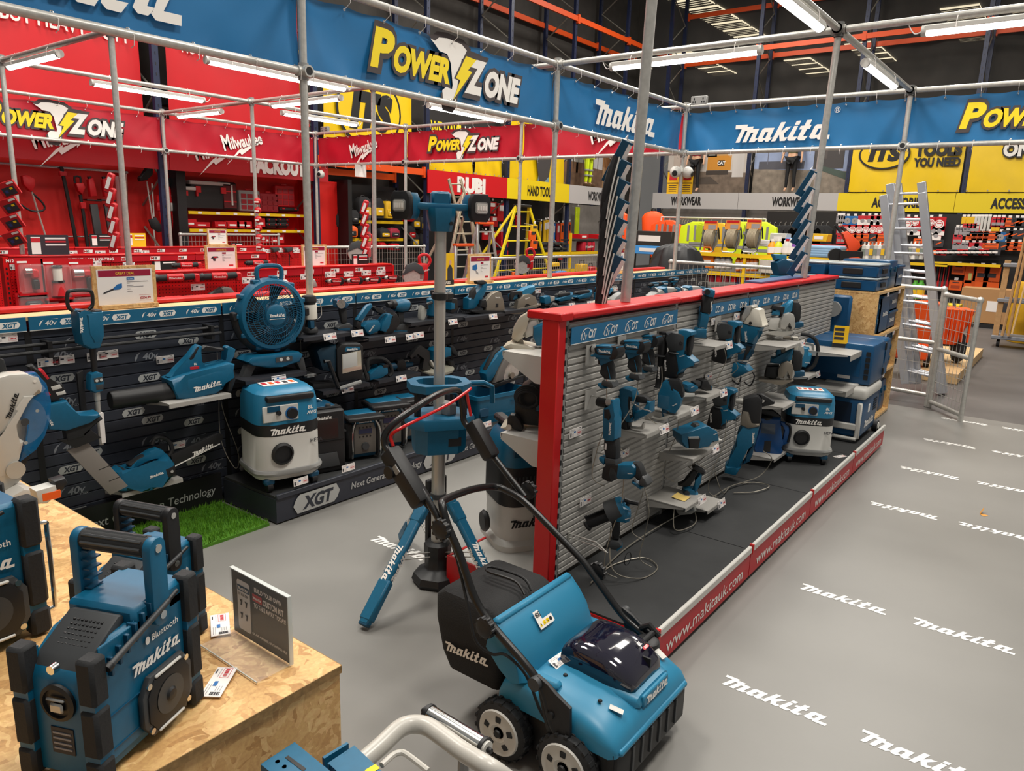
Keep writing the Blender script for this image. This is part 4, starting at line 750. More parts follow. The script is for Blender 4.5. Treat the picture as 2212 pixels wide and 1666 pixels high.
for x,y,a in((-.15,-.175,20),(.2,-.15,-20)):
    b=MB(); b.at((x,y,.272 if y<-.16 else .281),rx=14,rz=a); b.prism([(-.012,0),(0,.004),(.012,0)],.045,LGR,M=Mx.Rotation(0,4,'X')); part('reflector',b,t,'pale sliver')
b=MB(); b.box((0,-.02,.115),(.47,.42,.15),BLK,b=.03,seg=2); b.loft([[(x,y,z) for x,z in [(-.24,.055),(-.245,.19),(.245,.19),(.24,.055)]] for y in (-.225,-.2)],BLK); b.box((0,-.215,.12),(.48,.05,.13),BLK,b=.02,seg=2)
for i in range(6): b.box((-.15+.06*i,-.242,.13),(.012,.006,.09),DGR)
for i in range(9): b.box((-.2+.006*i,-.2425,.075),(.0035,.004,.03),DGR)
part('lower_housing',b,t)
b=MB(); HX=.03
b.loft([[(HX+x,y,z) for x,z in prof(w,zt,.25,20,4)] for y,w,zt in [(-.215,.1,.262),(-.205,.11,.285),(-.15,.125,.3),(.05,.14,.31),(.09,.135,.305)]],TOPB); b.box((HX,-.214,.262),(.17,.014,.04),TOPB,b=.004)
b.script(FR((HX+.005,-.2215,.262),(1,0,0),(0,.1,1)),.145,WHT); part('battery_bay',b,t)
b=MB(); DV=mat('smoked_violet_dome',(18,16,34),.08,coat=1)
b.loft([[(HX+x,y,z) for x,z in prof(w,zt,.29,20,4.5)] for y,w,zt in [(-.19,.085,.295),(-.18,.1,.325),(-.14,.113,.358),(-.08,.12,.378),(0,.122,.385),(.05,.122,.38),(.075,.118,.36),(.082,.11,.31)]],DV)
b.box((HX+.02,-.17,.334),(.006,.03,.03),BLK)
M=FR((HX+.045,-.125,.3672),(1,0,0),(0,.92,.36)); b.text('BL',M,.014,WHT,bold=.03,shear=.25,lift=.003); hexlogo(b,M@TL((.01,-.022,.002)),.036,WHT,PRED,.001); part('battery_cover',b,t,'dark smoked dome')
b=MB(); b.lathe([(.045,0),(.042,.02),(.03,.028)],BLK,o=(.215,-.09,.282),n=20); b.box((.215,-.09,.312),(.085,.022,.02),BLK,b=.006); b.box((.175,-.09,.312),(.016,.014,.016),TOPB); part('depth_dial',b,t)
lid0=[(-.245,1.235-sy,.305),(.18,1.225-sy,.3)]; 
b=MB(); lx0,lx1=-.25,.185; n=14
curve=[(.118,.285),(.128,.33),(.15,.375),(.182,.42),(.215,.45),(.232,.462),(.24,.455),(.245,.44)]
vs_=[];fs=[]
for y,z in curve: vs_+=[(lx0,y,z),(lx0+.02,y-.012,z-.004),(lx1-.02,y-.012,z-.004),(lx1,y,z)]
for i in range(len(curve)-1):
    for k in range(3): a=i*4+k; fs.append((a,a+1,a+5,a+4))
b.add(vs_,fs,TOPB)
for xx in(lx0,lx1): b.prism([(y,z) for y,z in curve]+[(.26,.36),(.2,.3),(.15,.27)],.012,TOPB,.003,M=TL((xx,0,0))@Mx.Rotation(PI/2,4,'Z'))
b.box(((lx0+lx1)/2,.228,.458),(lx1-lx0,.03,.022),TOPB,b=.008)
part('rear_lid',b,t)
b=MB(); M=FR((-.06,.1545,.39),(1,0,.02),(0,.62,.78)); M=M@TL((0,0,.012))
b.poly([(-.045,.0),(.035,.0),(.035,.028),(-.017,.028),(-.017,.062),(-.045,.062)],WHT,M,.001); b.text('88',M@TL((-.027,.048,0)),.018,BLK,bold=.01,lift=.002); b.text('dB',M@TL((-.04,.05,0)),.006,BLK,lift=.002)
for q in range(3): b.poly([(-.04+q*.018,.008),(-.026+q*.018,.008),(-.026+q*.018,.021),(-.04+q*.018,.021)] if q else [(-.042,.008),(-.028,.008),(-.035,.021)],YEL,M,.002); b.poly([(-.036+q*.018,.011),(-.031+q*.018,.011),(-.033+q*.018,.017)],BLK,M,.003)
b.poly([(.02+.007*math.cos(a),.014+.007*math.sin(a)) for a in [k*PI/6 for k in range(12)]],BLK,M,.002); part('warning_sticker',b,t)
FAB=mat('black_mesh_fabric',(30,30,31),.85,bump=.4,scale=260)
b=MB(); BX0,BX1=-.22,.12
rings=[]
for z,g,yb in ((.17,-.02,.46),(.24,-.005,.5),(.36,.004,.505),(.44,.0,.49),(.462,-.012,.475),(.468,-.05,.44)):
    r=[]
    for x,y in rrect(BX1-BX0+2*g,.26+2*g+(.02 if z<.45 else 0),.03,3): r.append(((BX0+BX1)/2+x,.36+y+(.03*(z-.17)/.3),z))
    rings.append(r)
b.loft(rings,FAB); M=FR((BX0-.0085,.385,.3),(0,-1,0),(0,0,1)); b.script(M@TL((.02,-.02,0))@Mx.Rotation(R_(4),4,'Z'),.19,WHT); part('grass_bag',b,t)
b=MB(); b.tube([(-.06,.25,.47),(-.05,.3,.5),(-.055,.42,.5),(-.02,.43,.5),(-.01,.3,.5),(-.02,.25,.47)],.005,BLK,smooth=5); part('bag_wire',b,t)
def wheel(x,y,s_):
    b=MB(); b.lathe([(.06,-.028),(.088,-.028),(.1,-.02),(.102,0),(.1,.02),(.088,.028),(.06,.028)],RUB,o=(x,y,.102),ax=(1,0,0),n=40)
    for i in range(18):
        a=2*PI*i/18; 
        for xx in(-.013,.013): b.box((0,0,0),(.022,.012,.008),RUB,M=TL((x,y,.102))@Mx.Rotation(a+(.12 if xx>0 else 0),4,'X')@TL((xx,0,.101)))
    w=part('wheel',b,t); b=MB(); b.lathe([(.001,.028),(.02,.028),(.03,.034),(.06,.03),(.076,.034),(.08,.027)],LGR,o=(x,y,.102),ax=(s_,0,0),n=30); 
    b.lathe([(.014,.034),(.012,.04),(.001,.04)],BLK,o=(x,y,.102),ax=(s_,0,0),n=12)
    for i in range(5):
        a=2*PI*i/5+.3; b.at((x+s_*.0315,y+.048*math.cos(a),.102+.048*math.sin(a))); b.box((0,0,0),(.006,.022,.022),BLK,b=.004,M=Mx.Rotation(a,4,'X'))
    part('hub',b,w)
for y in(.17,-.08): wheel(-.262,y,-1); wheel(.262,y,1)
for s_,nm in((-1,'left'),(1,'right')):
    b=MB(); b.prism([(.04,.36),(-.0,.345),(-.03,.325),(-.085,.3),(-.09,.2),(-.02,.15),(.0,.2),(.03,.3)],.014,BLK,.003,M=TL((s_*.268,0,0))@Mx.Rotation(PI/2,4,'Z')); b.cyl((s_*.27,-.02,.25),(s_*.285,-.02,.25),.012,BLK); b.cyl((s_*.268,.04,.335),(s_*.292,.04,.335),.022,DGR); part('side_plate',b,t)
HT=mat('black_enamel_tube',(20,20,21),.32)
lo=[(1.69,1.05,.17),(1.69,1.084,.215),(1.69,1.141,.335),(1.69,1.322,.45),(1.69,1.404,.525),(1.69,1.471,.655),(1.69,1.525,.74),(1.70,1.558,.795),(1.745,1.59,.797),(1.93,1.645,.765),(2.10,1.70,.718),(2.165,1.70,.70),(2.175,1.66,.695),(2.19,1.58,.665),(2.2,1.43,.57),(2.21,1.32,.495),(2.21,1.255,.44),(2.215,1.14,.335),(2.215,1.05,.29),(2.215,1.0,.25)]
b=MB(); b.tube([L(p) for p in lo],.0135,HT,n=12,smooth=5); part('lower_handle',b,t)
up=[(1.69,1.53,.715),(1.69,1.60,.79),(1.69,1.654,.84),(1.69,1.762,.918),(1.69,1.817,.948),(1.695,1.825,.99),(1.73,1.805,1.035),(1.83,1.79,1.078),(1.95,1.82,1.09),(2.08,1.875,1.075),(2.17,1.915,1.055),(2.2,1.925,1.03),(2.205,1.915,.97),(2.205,1.905,.918),(2.207,1.84,.872),(2.21,1.769,.817),(2.21,1.684,.749),(2.21,1.59,.675)]
b=MB(); b.tube([L(p) for p in up],.0125,HT,n=12,smooth=5); part('upper_handle',b,t)
b=MB(); b.tube([L(p) for p in [(1.7,1.79,.955),(1.7,1.8,.99),(1.72,1.77,1.02),(1.84,1.77,1.04),(2.0,1.8,1.052),(2.17,1.86,1.062),(2.2,1.87,1.066)]],.006,RED,n=8,smooth=5); b.tube([L(p) for p in [(2.16,1.857,1.06),(2.17,1.86,1.03),(2.18,1.85,.96)]],.006,RED,n=8); part('bail_bar',b,t,'red bar')
for (a,c,w) in (((1.68,1.79,.945),(1.68,1.63,.79),.065),((2.2,1.86,.93),(2.2,1.75,.80),.06)):
    A,Bq=L(a),L(c); d=(A-Bq).normalized(); b=MB(); M=TL((A+Bq)/2)@FR((0,0,0),(1,0,0),d); b.box((0,0,0),(.06,(A-Bq).length,w),BLK,b=.014,seg=2,M=M)
    if a[0]<2: b.box((-.032,.03,.012),(.004,.03,.022),GRY,M=M); b.cyl((-.031,.04,-.02),(-.04,.04,-.02),.022,BLK,M=M)
    part('switch_box' if a[0]<2 else 'lever_housing',b,t)
for p,s_ in (((1.675,1.335,.455),-1),((1.675,1.53,.735),-1),((2.235,1.27,.45),1),((2.235,1.6,.69),1)):
    b=MB(); q=L(p); n=10; b.lathe([(.026,0),(.033,.004),(.033,.02),(.024,.026),(.008,.026)],BLK,o=q,ax=(s_,0,0),n=20)
    for i in range(n): a=2*PI*i/n; b.cyl(q+V((s_*.002,.031*math.cos(a),.031*math.sin(a))),q+V((s_*.022,.031*math.cos(a),.031*math.sin(a))),.0065,BLK,n=8)
    part('knob',b,t)
b=MB(); b.tube([L(p) for p in [(1.68,1.63,.8),(1.70,1.56,.73),(1.70,1.5,.65),(1.675,1.42,.5),(1.67,1.38,.39),(1.68,1.32,.36),(1.68,1.26,.38),(1.695,1.19,.33),(1.69,1.13,.24),(1.7,1.1,.2)]],.005,RUB,n=7,smooth=6); part('cable',b,t)
b=MB(); b.tube([L(p) for p in [(2.215,1.06,.31),(2.22,1.03,.33),(2.22,.99,.3)]],.012,HT,n=8); part('pivot_bar',b,t)
ticket((1.875,1.175,.306),(.75,-.05,.0),(-.05,.8,.3),'price ticket leaning on the side of the smoked dome of the scarifier',sc=1.0)
tx,ty=2.44,2.265
def tz(py): return aty(955,py,ty).z
t=thing('tower_light','tripod floodlight stand: steel pole, teal legs and two black faced lamps on top','work light',(tx,ty,0))
z1,z2,z3=tz(968),tz(908),tz(833); zt=tz(510)
b=MB(); b.lathe([(.115,.0),(.125,.02),(.115,.05),(.07,.075),(.062,.085),(.062,.14),(.066,.15),(.066,.2),(.05,.215)],BLK,n=8); b.box((.06,.07,.33),(.13,.03,.34),BLK,b=.006); part('base',b,t)
b=MB(); b.cyl((0,0,.18),(0,0,z1+.02),.032,ALU,n=24); b.lathe([(.036,.43),(.038,.44),(.036,.455)],DGR); part('lower_pole',b,t)
b=MB(); b.cyl((0,0,z1),(0,0,zt+.02),.0255,ALU,n=24); part('upper_pole',b,t)
def leg(a,r,zt_,lab=None):
    d=V((math.cos(R_(a)),math.sin(R_(a)),0)); p0=d*.075+V((0,0,zt_)); p1=d*r+V((0,0,.02)); ax=(p1-p0).normalized(); M=FR((p0+p1)/2,ax,V((0,0,1)).cross(d)); ln=(p1-p0).length
    b=MB(); b.box((0,0,0),(ln,.055,.035),TEAL,b=.01,M=M); b.box((ln*.32,0,.0),(ln*.3,.064,.042),TEAL,b=.008,M=M); b.box((-ln*.36,0,.0),(ln*.16,.062,.04),TEAL,b=.008,M=M); b.box((ln*.5-.012,0,0),(.03,.05,.03),TEALD,b=.004,M=M)
    for s_ in(-1,1): b.script(M@FR((ln*.05,0,s_*.0192),(s_,0,0),(0,1,0)),.17,WHT,lift=.001)
    for s_ in (-1,1): b.script(M@FR((ln*.05,s_*.0285,0),(-s_,0,0),(0,0,1)),.15,WHT,lift=.001)
    part('leg',b,t)
    for q in(-.012,.012): b=MB(); m=(p0*.5+p1*.5); b.cyl(m+V((0,0,q)),d*.06+V((0,0,.16+q)),.003,STEEL,n=6); part('stay_rod',b,t)
leg(187,.53,.46); leg(262,.50,.46); leg(65,.5,.46)
def hexring(w,d,z): return [(x*w,y*d,z) for x,y in [(1,.5),(.6,1),(-.6,1),(-1,.5),(-1,-.5),(-.6,-1),(.6,-1),(1,-.5)]]
R0=Mx.Rotation(R_(-35),4,'Z')
b=MB(); b.M=R0; b.loft([hexring(.115,.09,z1),hexring(.118,.095,z1+.02),hexring(.12,.1,z1+.115),hexring(.15,.125,z1+.125),hexring(.155,.13,z1+.165),hexring(.15,.125,z1+.175)],TEAL); b.M=R0@FR((.055,-.0945,z1+.06),(1,0,0),(0,0,1)); b.box((.0,0,.002),(.06,.04,.003),BLK); b.M=Mx.Identity(4); part('battery_housing',b,t)
zr=tz(838)
b=MB(); b.M=R0; o=hexring(.14,.115,0); i_=hexring(.1,.075,0)
vs_=[];fs=[]
for zz in(zr,zr+.035):
    for q in(o,i_): vs_+=[(x,y,zz) for x,y,_ in q]
for k in range(8):
    j=(k+1)%8; fs+=[(k,j,8+j,8+k),(16+k,24+k,24+j,16+j),(k,16+k,16+j,j),(8+k,8+j,24+j,24+k)]
b.add(vs_,fs,TEAL); b.M=Mx.Identity(4); b.tube([(.1,-.05,zr+.017),(.2,-.10,zr+.012),(.24,-.12,zr-.01),(.245,-.12,zr-.09)],.013,TEAL,n=8); part('carry_ring',b,t)
for x,y in((-.11,.03),(.06,-.1),(.09,.05)): b=MB(); b.box((x,y,(z1+.17+zr)/2),(.025,.025,zr-z1-.16),BLK,b=.004); part('strut',b,t)
b=MB(); b.box((.02,-.03,z1+.2),(.06,.08,.06),GRY,b=.008); part('adapter',b,t)
b=MB(); b.lathe([(.028,0),(.036,.005),(.036,.03),(.028,.035)],BLK,o=(0,0,tz(648)),n=18); b.box((.045,-.01,tz(640)),(.05,.03,.03),BLK,b=.006); part('pole_clamp',b,t)
zh=tz(500)
b=MB(); b.M=R0; b.loft([hexring(.045,.045,zh),hexring(.05,.05,zh+.02),hexring(.06,.06,zh+.075),hexring(.06,.055,zh+.1)],TEAL); b.box((0,0,zh+.105),(.24,.06,.03),TEAL,b=.01,seg=2); b.box((0,.01,zh+.14),(.085,.06,.06),TEAL,b=.01); b.cyl((.035,-.062,zh+.035),(.035,-.05,zh+.035),.008,BLK); b.M=Mx.Identity(4); part('head',b,t)
for sx_,rz_ in((-.165,-88),(.165,-12)):
    M=R0@TL((sx_,-.01,zh+.105))@Mx.Rotation(R_(rz_+35),4,'Z')
    b=MB(); b.M=M; b.prism([(-.05,-.03),(-.035,-.055),(.035,-.055),(.05,-.03),(.05,.03),(.035,.055),(-.035,.055),(-.05,.03)],.05,TEAL,.008,y0=.005); b.prism([(-.055,-.034),(-.038,-.06),(.038,-.06),(.055,-.034),(.055,.034),(.038,.06),(-.038,.06),(-.055,.034)],.03,BLK,.006,y0=-.025); 
    lm=part('lamp',b,t); b=MB(); b.M=M; b.prism(rrect(.07,.05,.012),.004,GRY,0,y0=-.029); b.prism(rrect(.06,.04,.01),.004,LGR,0,y0=-.0305)
    for q in range(4): b.box((-.021+q*.014,-.031,0),(.009,.003,.02),WHT)
    part('lens',b,lm)
def radio(label,loc,rz,sc=1,wide=True):
    t=thing('jobsite_radio',label,'radio',loc,rz,None,sc=sc); w,d,h=.1325,.0825,.28
    b=MB(); b.prism([(-w+.012,.012),(w-.012,.012),(w-.012,h-.04),(w-.03,h-.015),(.03,h-.015),(-.005,h-.03),(-.055,h-.035),(-w+.02,h-.075),(-w+.012,h-.095)],2*d-.03,TEAL,.006)
    b.box((.05,0,h-.03),(.14,2*d-.022,.05),TEAL,b=.008); 
    b.box((-.0,-d+.014,.14),(2*w-.06,.006,.22),TEAL,b=.002)
    for q in(.05,.115): b.box((-.04,-d+.012,q),(.13,.006,.002),TEALD)
    b.script(FR((.025,-d+.0095,.165),(1,0,0),(0,0,1)),.125,WHT,lift=.002); b.text('Bluetooth',FR((.05,-d+.0095,.203),(1,0,0),(0,0,1)),.013,WHT,bold=.01,lift=.002); b.poly([(.004+.007*math.cos(k*PI/6)*.8-.0,.203+.008*math.sin(k*PI/6)) for k in range(12)],WHT,FR((0,-d+.0095,0),(1,0,0),(0,0,1)),.002)
    part('body',b,t)
    b=MB(); b.prism([(-.105,h-.085),(-.02,h-.028),(-.01,h-.02),(-.03,h-.014),(-.1,h-.055),(-.112,h-.075)],.105,DGR,.006,y0=-.05)
    for i in range(6):
        for k in range(8): b.box((-.045-.0075*i,-.028+.008*k,h-.0205-.0047*i-.003),(.004,.004,.004),BLK)
    part('battery_door',b,t)
    for i in range(6): b=MB(); b.box((-.085+.02*i,-d+.012,h-.072+.0095*i),(.006,.02,.035),TEALD,b=.001,M=Mx.Identity(4)); part('side_rib',b,t)
    for x,y in((-1,-1),(1,-1),(-1,1),(1,1)):
        hh=.245 if x<0 else h
        for k,(z0,z1_) in enumerate([(0,.055),(.062,hh*.62),(hh*.65,hh)]):
            b=MB(); b.box((x*(w-.014),y*(d-.014),(z0+z1_)/2),(.036,.036,z1_-z0),RUB,b=.006,seg=1); part('corner_guard',b,t)
        b=MB(); b.box((x*(w-.016),y*(d-.016),hh*.5),(.03,.03,hh-.02),TEAL); part('corner_post',b,t)
    for y in(-1,1):
        b=MB(); M=TL((.035,y*(d-.003),.078)); b.M=M@(Mx.Identity(4) if y<0 else Mx.Rotation(PI,4,'Z'))
        oc=[(.066,-.03),(.045,-.06),(-.045,-.06),(-.066,-.03),(-.066,.03),(-.045,.06),(.045,.06),(.066,.03)]; b.prism(oc,.012,DGR,.003); b.prism([(x*.84,z*.84) for x,z in oc],.006,BLK,.001,y0=-.009); b.lathe([(.034,0),(.036,.001),(.02,.0015),(.001,.003)],DGR,o=(0,-.0092,0),ax=(0,-1,0),n=24); b.lathe([(.014,0),(.01,.004),(.001,.005)],BLK,o=(0,-.011,0),ax=(0,-1,0),n=16)
        for x,z in((-.05,-.045),(.05,-.045),(-.05,.045),(.05,.045)): b.lathe([(.006,0),(.006,.003),(.003,.003)],CHR,o=(x,-.006,z),ax=(0,-1,0),n=10)
        for z in(-.055,.055): b.box((0,-.008,z),(.07,.006,.006),LGR,b=.002)
        part('speaker',b,t)
    for y in(-1,1):
        b=MB(); b.prism(rrect(.042,.17,.02),.018,TEAL,.003,M=TL((.035,y*(d-.006),h+.025)))
        for z in(h-.04,h+.09): b.cyl((.035,y*(d-.006)-.011,z),(.035,y*(d-.006)+.011,z),.008,CHR,n=14)
        if y>0:
            for k in range(6): b.box((.035,d-.02,h-.02+.018*k),(.03,.02,.003),TEALD)
        part('handle_arm',b,t)
    b=MB(); b.cyl((.035,-d+.012,h+.09),(.035,d-.012,h+.09),.019,RUB,n=16)
    for k in range(8): a=k*PI/4; b.cyl((.035+.0175*math.cos(a),-d+.02,h+.09+.0175*math.sin(a)),(.035+.0175*math.cos(a),d-.02,h+.09+.0175*math.sin(a)),.0035,DGR,n=6)
    part('handle_grip',b,t)
    b=MB(); b.cyl((-.1,-d-.004,h-.062),(.05,-d-.004,h-.02),.0055,DGR,n=10); b.cyl((.05,-d-.004,h-.02),(.075,-d-.004,h-.012),.004,BLK,n=10); b.cyl((-.105,-d-.004,h-.0635),(-.095,-d-.004,h-.0605),.0075,BLK,n=10); part('antenna',b,t)
    b=MB(); b.lathe([(.034,0),(.034,.006),(.027,.008),(.026,.003),(.001,.003)],BLK,o=(-w+.012,0,.15),ax=(-1,0,0),n=26); b.box((-w+.004,0,.158),(.006,.036,.005),GRY,b=.002); b.box((-w+.005,0,.142),(.006,.026,.018),ALU,b=.004); part('opener_recess',b,t)
    b=MB(); b.lathe([(.0085,0),(.008,.012),(.001,.012)],CHR,o=(-w+.013,0,.215),ax=(-1,0,0),n=14); part('screw',b,t)
    b=MB(); b.box((-w+.0115,.0,.075),(.003,.045,.05),PDRK)
    for k in range(4): b.box((-w+.0095,.0,.06+.01*k),(.002,.036,.003),PGRY)
    part('rating_plate',b,t)
    b=MB(); b.tube([(w-.02,-d+.03,.21),(w+.022,-d+.03,.212),(w+.026,-d+.03,.19),(w+.026,-d+.03,.05),(w+.02,-d+.03,.03),(w-.02,-d+.03,.03)],.0045,CHR,n=8,smooth=4); part('chrome_guard',b,t); b=MB(); b.tube([(w-.02,d-.03,.21),(w+.022,d-.03,.212),(w+.026,d-.03,.19),(w+.026,d-.03,.05),(w+.02,d-.03,.03),(w-.02,d-.03,.03)],.0045,CHR,n=8,smooth=4); part('chrome_guard',b,t)
    return t
r1=radio('big teal jobsite radio nearest the camera with white script over its speaker',(.532,1.300,.761),24)
r2=dup(r1,(.70,1.535,.761),'second teal radio half hidden directly behind the nearest radio',20,sc=.86)
for c in r2.children:
    if c.name.startswith('handle_arm'): c.data=c.data.copy(); c.data.materials[0]=BLK
p=aty(75,1060,1.78); dup(r1,(p.x-.165,1.86,.761),'dark teal radio cut by the left edge, behind the nearest radio',4,sc=1.18)
for i,(x,y,a,lb) in enumerate([(.735,1.3,38,'price card lying on the chipboard between the nearest radio and the clear sign'),(.86,1.5,60,'price card lying on the chipboard behind the nearest radio')]):
    c,s_=math.cos(R_(a)),math.sin(R_(a)); ticket((x,y,.7635),(c,s_,0),(-s_,c,0),lb,sc=1.0)
t=thing('sign_holder','clear stand with a dark kit builder card on the chipboard table','sign',(.866,1.347,.761),-90)
DNV=mat('dark_navy_print',(26,38,46),.35)
b=MB(); b.box((0,.004,.08),(.214,.0025,.158),DNV); M=FR((0,.0025,.08),(1,0,0),(0,0,1))
b.poly([(x*.5-.06,y*.5) for x,y in rrect(.1,.25,.015)],PAP,M,.001); b.poly([(-.083,.036),(-.037,.036),(-.037,.05),(-.083,.05)],TEALD,M,.0016); b.text('KIT BUILDER',M@TL((-.06,.028,0)),.006,PDRK,bold=.02,width=.04,lift=.002); b.script(M@TL((-.06,.043,0)),.04,WHT,lift=.002)
for x,y in((-.07,.008),(-.05,.008),(-.07,-.025),(-.05,-.025)): b.poly([(x-.006,y+.006),(x+.006,y+.007),(x+.004,y),(x+.002,y-.008),(x-.003,y-.008),(x-.001,y)],PDRK,M,.002)
b.text('BUILD YOUR OWN',M@TL((.035,.058,0)),.011,PAP,bold=.025,width=.1,lift=.002); b.poly([(-.024,.028),(.012,.028),(.012,.046),(-.024,.046)],PRED,M,.0014); b.script(M@TL((-.006,.037,0)),.032,WHT,lift=.002); b.text('CUSTOM KIT',M@TL((.054,.037,0)),.014,PAP,bold=.03,width=.076,lift=.002); b.text('TO TAKE AWAY TODAY!',M@TL((.04,.019,0)),.011,PAP,bold=.025,width=.118,lift=.002); b.text('OR ASK A MEMBER OF STAFF FOR HELP',M@TL((.035,-.055,0)),.006,PAP,bold=.02,width=.13,lift=.002); part('card',b,t)
b=MB(); b.box((0,0,.0815),(.218,.002,.163),CLR); b.box((0,.008,.0815),(.218,.002,.163),CLR); b.box((0,-.04,.001),(.218,.085,.002),CLR); b.box((0,.004,.1625),(.218,.01,.002),mat('acrylic_edge',(220,225,222),.15,alpha=.75)); b.box((.109,.004,.0815),(.002,.01,.163),MATS['acrylic_edge']); b.box((0,-.0825,.0015),(.218,.002,.003),MATS['acrylic_edge']); part('clear_stand',b,t)
def q4(x,y,z=.68): return atz(540+x/2.1793,1500+y/2.1793,z)
o=q4(400,300,.66); t=thing('roller_stand','teal and grey tube roller stand at the bottom edge beside the chipboard table','work stand',(o.x,o.y,0))
def q5(x,y,z=.68): v=q4(x,y,z); return V((v.x-o.x,v.y-o.y,v.z))
b=MB()
def plate(pts,th): 
    P=[q5(*p) for p in pts]; b.add(P+[p-V((0,0,th)) for p in P],[(0,1,2,3),(7,6,5,4)]+[(i,(i+1)%4,(i+1)%4+4,i+4) for i in range(4)],TEAL)
plate([(50,330),(210,225),(400,380),(240,480)],.03); 
P=[q5(*p) for p in [(165,300),(180,290),(265,352),(250,365)]]; b.add([p+V((0,0,.001)) for p in P],[(0,1,2,3)],BLK)
for x,y in((130,318),(162,342)): c=q5(x,y); b.lathe([(.0045,.001),(.001,.001)],BLK,o=c,n=10)
part('slotted_bracket',b,t)
b=MB(); plate([(340,295),(455,225),(465,232),(350,303)],.05); plate([(375,330),(495,245),(620,362),(500,450)],.012); plate([(365,325),(492,240),(497,246),(372,332)],.05); P=[q5(*p) for p in [(540,360),(590,330),(612,350),(560,382)]]; b.add([p+V((0,0,.001)) for p in P],[(0,1,2,3)],YEL); part('channel_bracket',b,t)
b=MB(); b.tube([q5(540,310,.66),q5(620,240,.67),q5(700,165),q5(760,142),q5(830,150),q5(900,195),q5(1010,275),q5(1150,360),q5(1260,440,.6)],.019,mat('pale_grey_tube',(188,184,176),.3),n=14,smooth=6); 
part('bent_tube',b,t)
b=MB(); b.tube([q5(620,335),q5(670,290),q5(705,275),q5(740,285),q5(840,362)],.006,MATS['pale_grey_tube'],n=8,smooth=4); part('wire_loop',b,t)
b=MB(); A,Bq=q5(850,95,.66),q5(1095,245,.66); d=(Bq-A).normalized(); b.cyl(A,Bq,.019,CHR,n=24); part('roller',b,t)
for P,s_ in((A,-1),(Bq,1)): b=MB(); b.cyl(P,P+d*s_*.008,.021,BLK,n=20); b.cyl(P+d*s_*.008,P+d*s_*.014,.016,LGR if s_>0 else BLK,n=16); b.cyl(P+d*s_*.014,P+d*s_*.024,.006,BLK,n=10); part('roller_end',b,t)
b=MB(); c=q5(1005,320,.6); b.tube([c+V((0,0,.04)),c,V((c.x,c.y,.0))],.012,GRY,n=8); part('leg',b,t)
b=MB(); c=q5(1260,440,.6); b.tube([c,V((c.x+.02,c.y-.03,.0))],.019,MATS['pale_grey_tube'],n=10); part('leg',b,t)
c=q5(540,310,.66); b=MB(); b.tube([c,V((c.x+.1,c.y-.1,.0))],.019,MATS['pale_grey_tube'],n=10); part('leg',b,t)
KM=(0,750,2.573)
WC=mat('white_cast',(196,192,184),.38)
t=Tool('mitre_saw','big white mitre saw with a clear blue blade guard at the left edge','power tool',KM,(60,420),rz=0,Y=2.5)
t.p('saw_guard',('P',[(-60,160),(60,135),(140,142),(200,175),(215,230),(205,270),(130,260),(70,310),(50,420),(-10,470),(-60,470)],.07,WC,.014),('S',55,310,145,BLK,68,-.0362),('Y',172,192,[(8,-.037),(6,-.036)],WHT,12))
CB=mat('clear_blue_guard',(20,110,170),.08,alpha=.62)
t.p('blue_blade_guard',('P',[(130,150),(190,148),(235,220),(248,320),(235,430),(200,520),(150,590),(70,640),(60,620),(110,540),(130,440),(90,400),(110,320),(180,280),(210,250)],.045,CB,.006,-.006)); t.p('blade',('Y',95,420,[(145,.0),(145,.002)],STEEL,40)); t.p('arm',('P',[(0,480),(60,330),(110,265),(170,270),(130,300),(90,330),(60,420),(40,480),(90,520),(60,620),(0,700),(-60,700),(-60,480)],.085,WC,.012),('Y',100,410,[(22,-.045),(20,-.042)],DGR,10),('Y',90,525,[(10,-.05),(8,-.045)],CHR,10),('Y',160,355,[(10,-.05),(8,-.046)],CHR,10))
t.p('hinge_casting',('Y',30,670,[(48,-.05),(48,-.02),(20,-.02)],ALU,20),('P',[(-60,630),(30,625),(70,660),(60,740),(0,790),(-60,790)],.08,ALU,.012)); t.p('motor_grip',('P',[(-60,40),(30,38),(75,70),(85,140),(60,130),(-60,160)],.07,RUB,.02,.05),('P',[(-60,60),(20,55),(60,90),(60,150),(-60,190)],.06,TEAL,.016,.06))
t.p('base',('P',[(-60,790),(30,755),(80,780),(80,830),(-60,830)],.2,WC,.008)); t.p('lock_lever',('P',[(60,640),(120,590),(140,610),(90,690),(60,700)],.03,BLK,.008))
t=Tool('mitre_saw','grey saw arm with an orange sticker and black knob at the table corner','power tool',KM,(250,800),rz=0,Y=2.2)
t.p('arm',('P',[(190,770),(290,765),(295,820),(240,860),(200,850)],.05,LGR,.006),('B',262,818,(.048,.052,.024),ORG,0,.002)); t.p('knob',('P',[(280,740),(340,735),(352,770),(320,810),(290,820)],.05,BLK,.014))
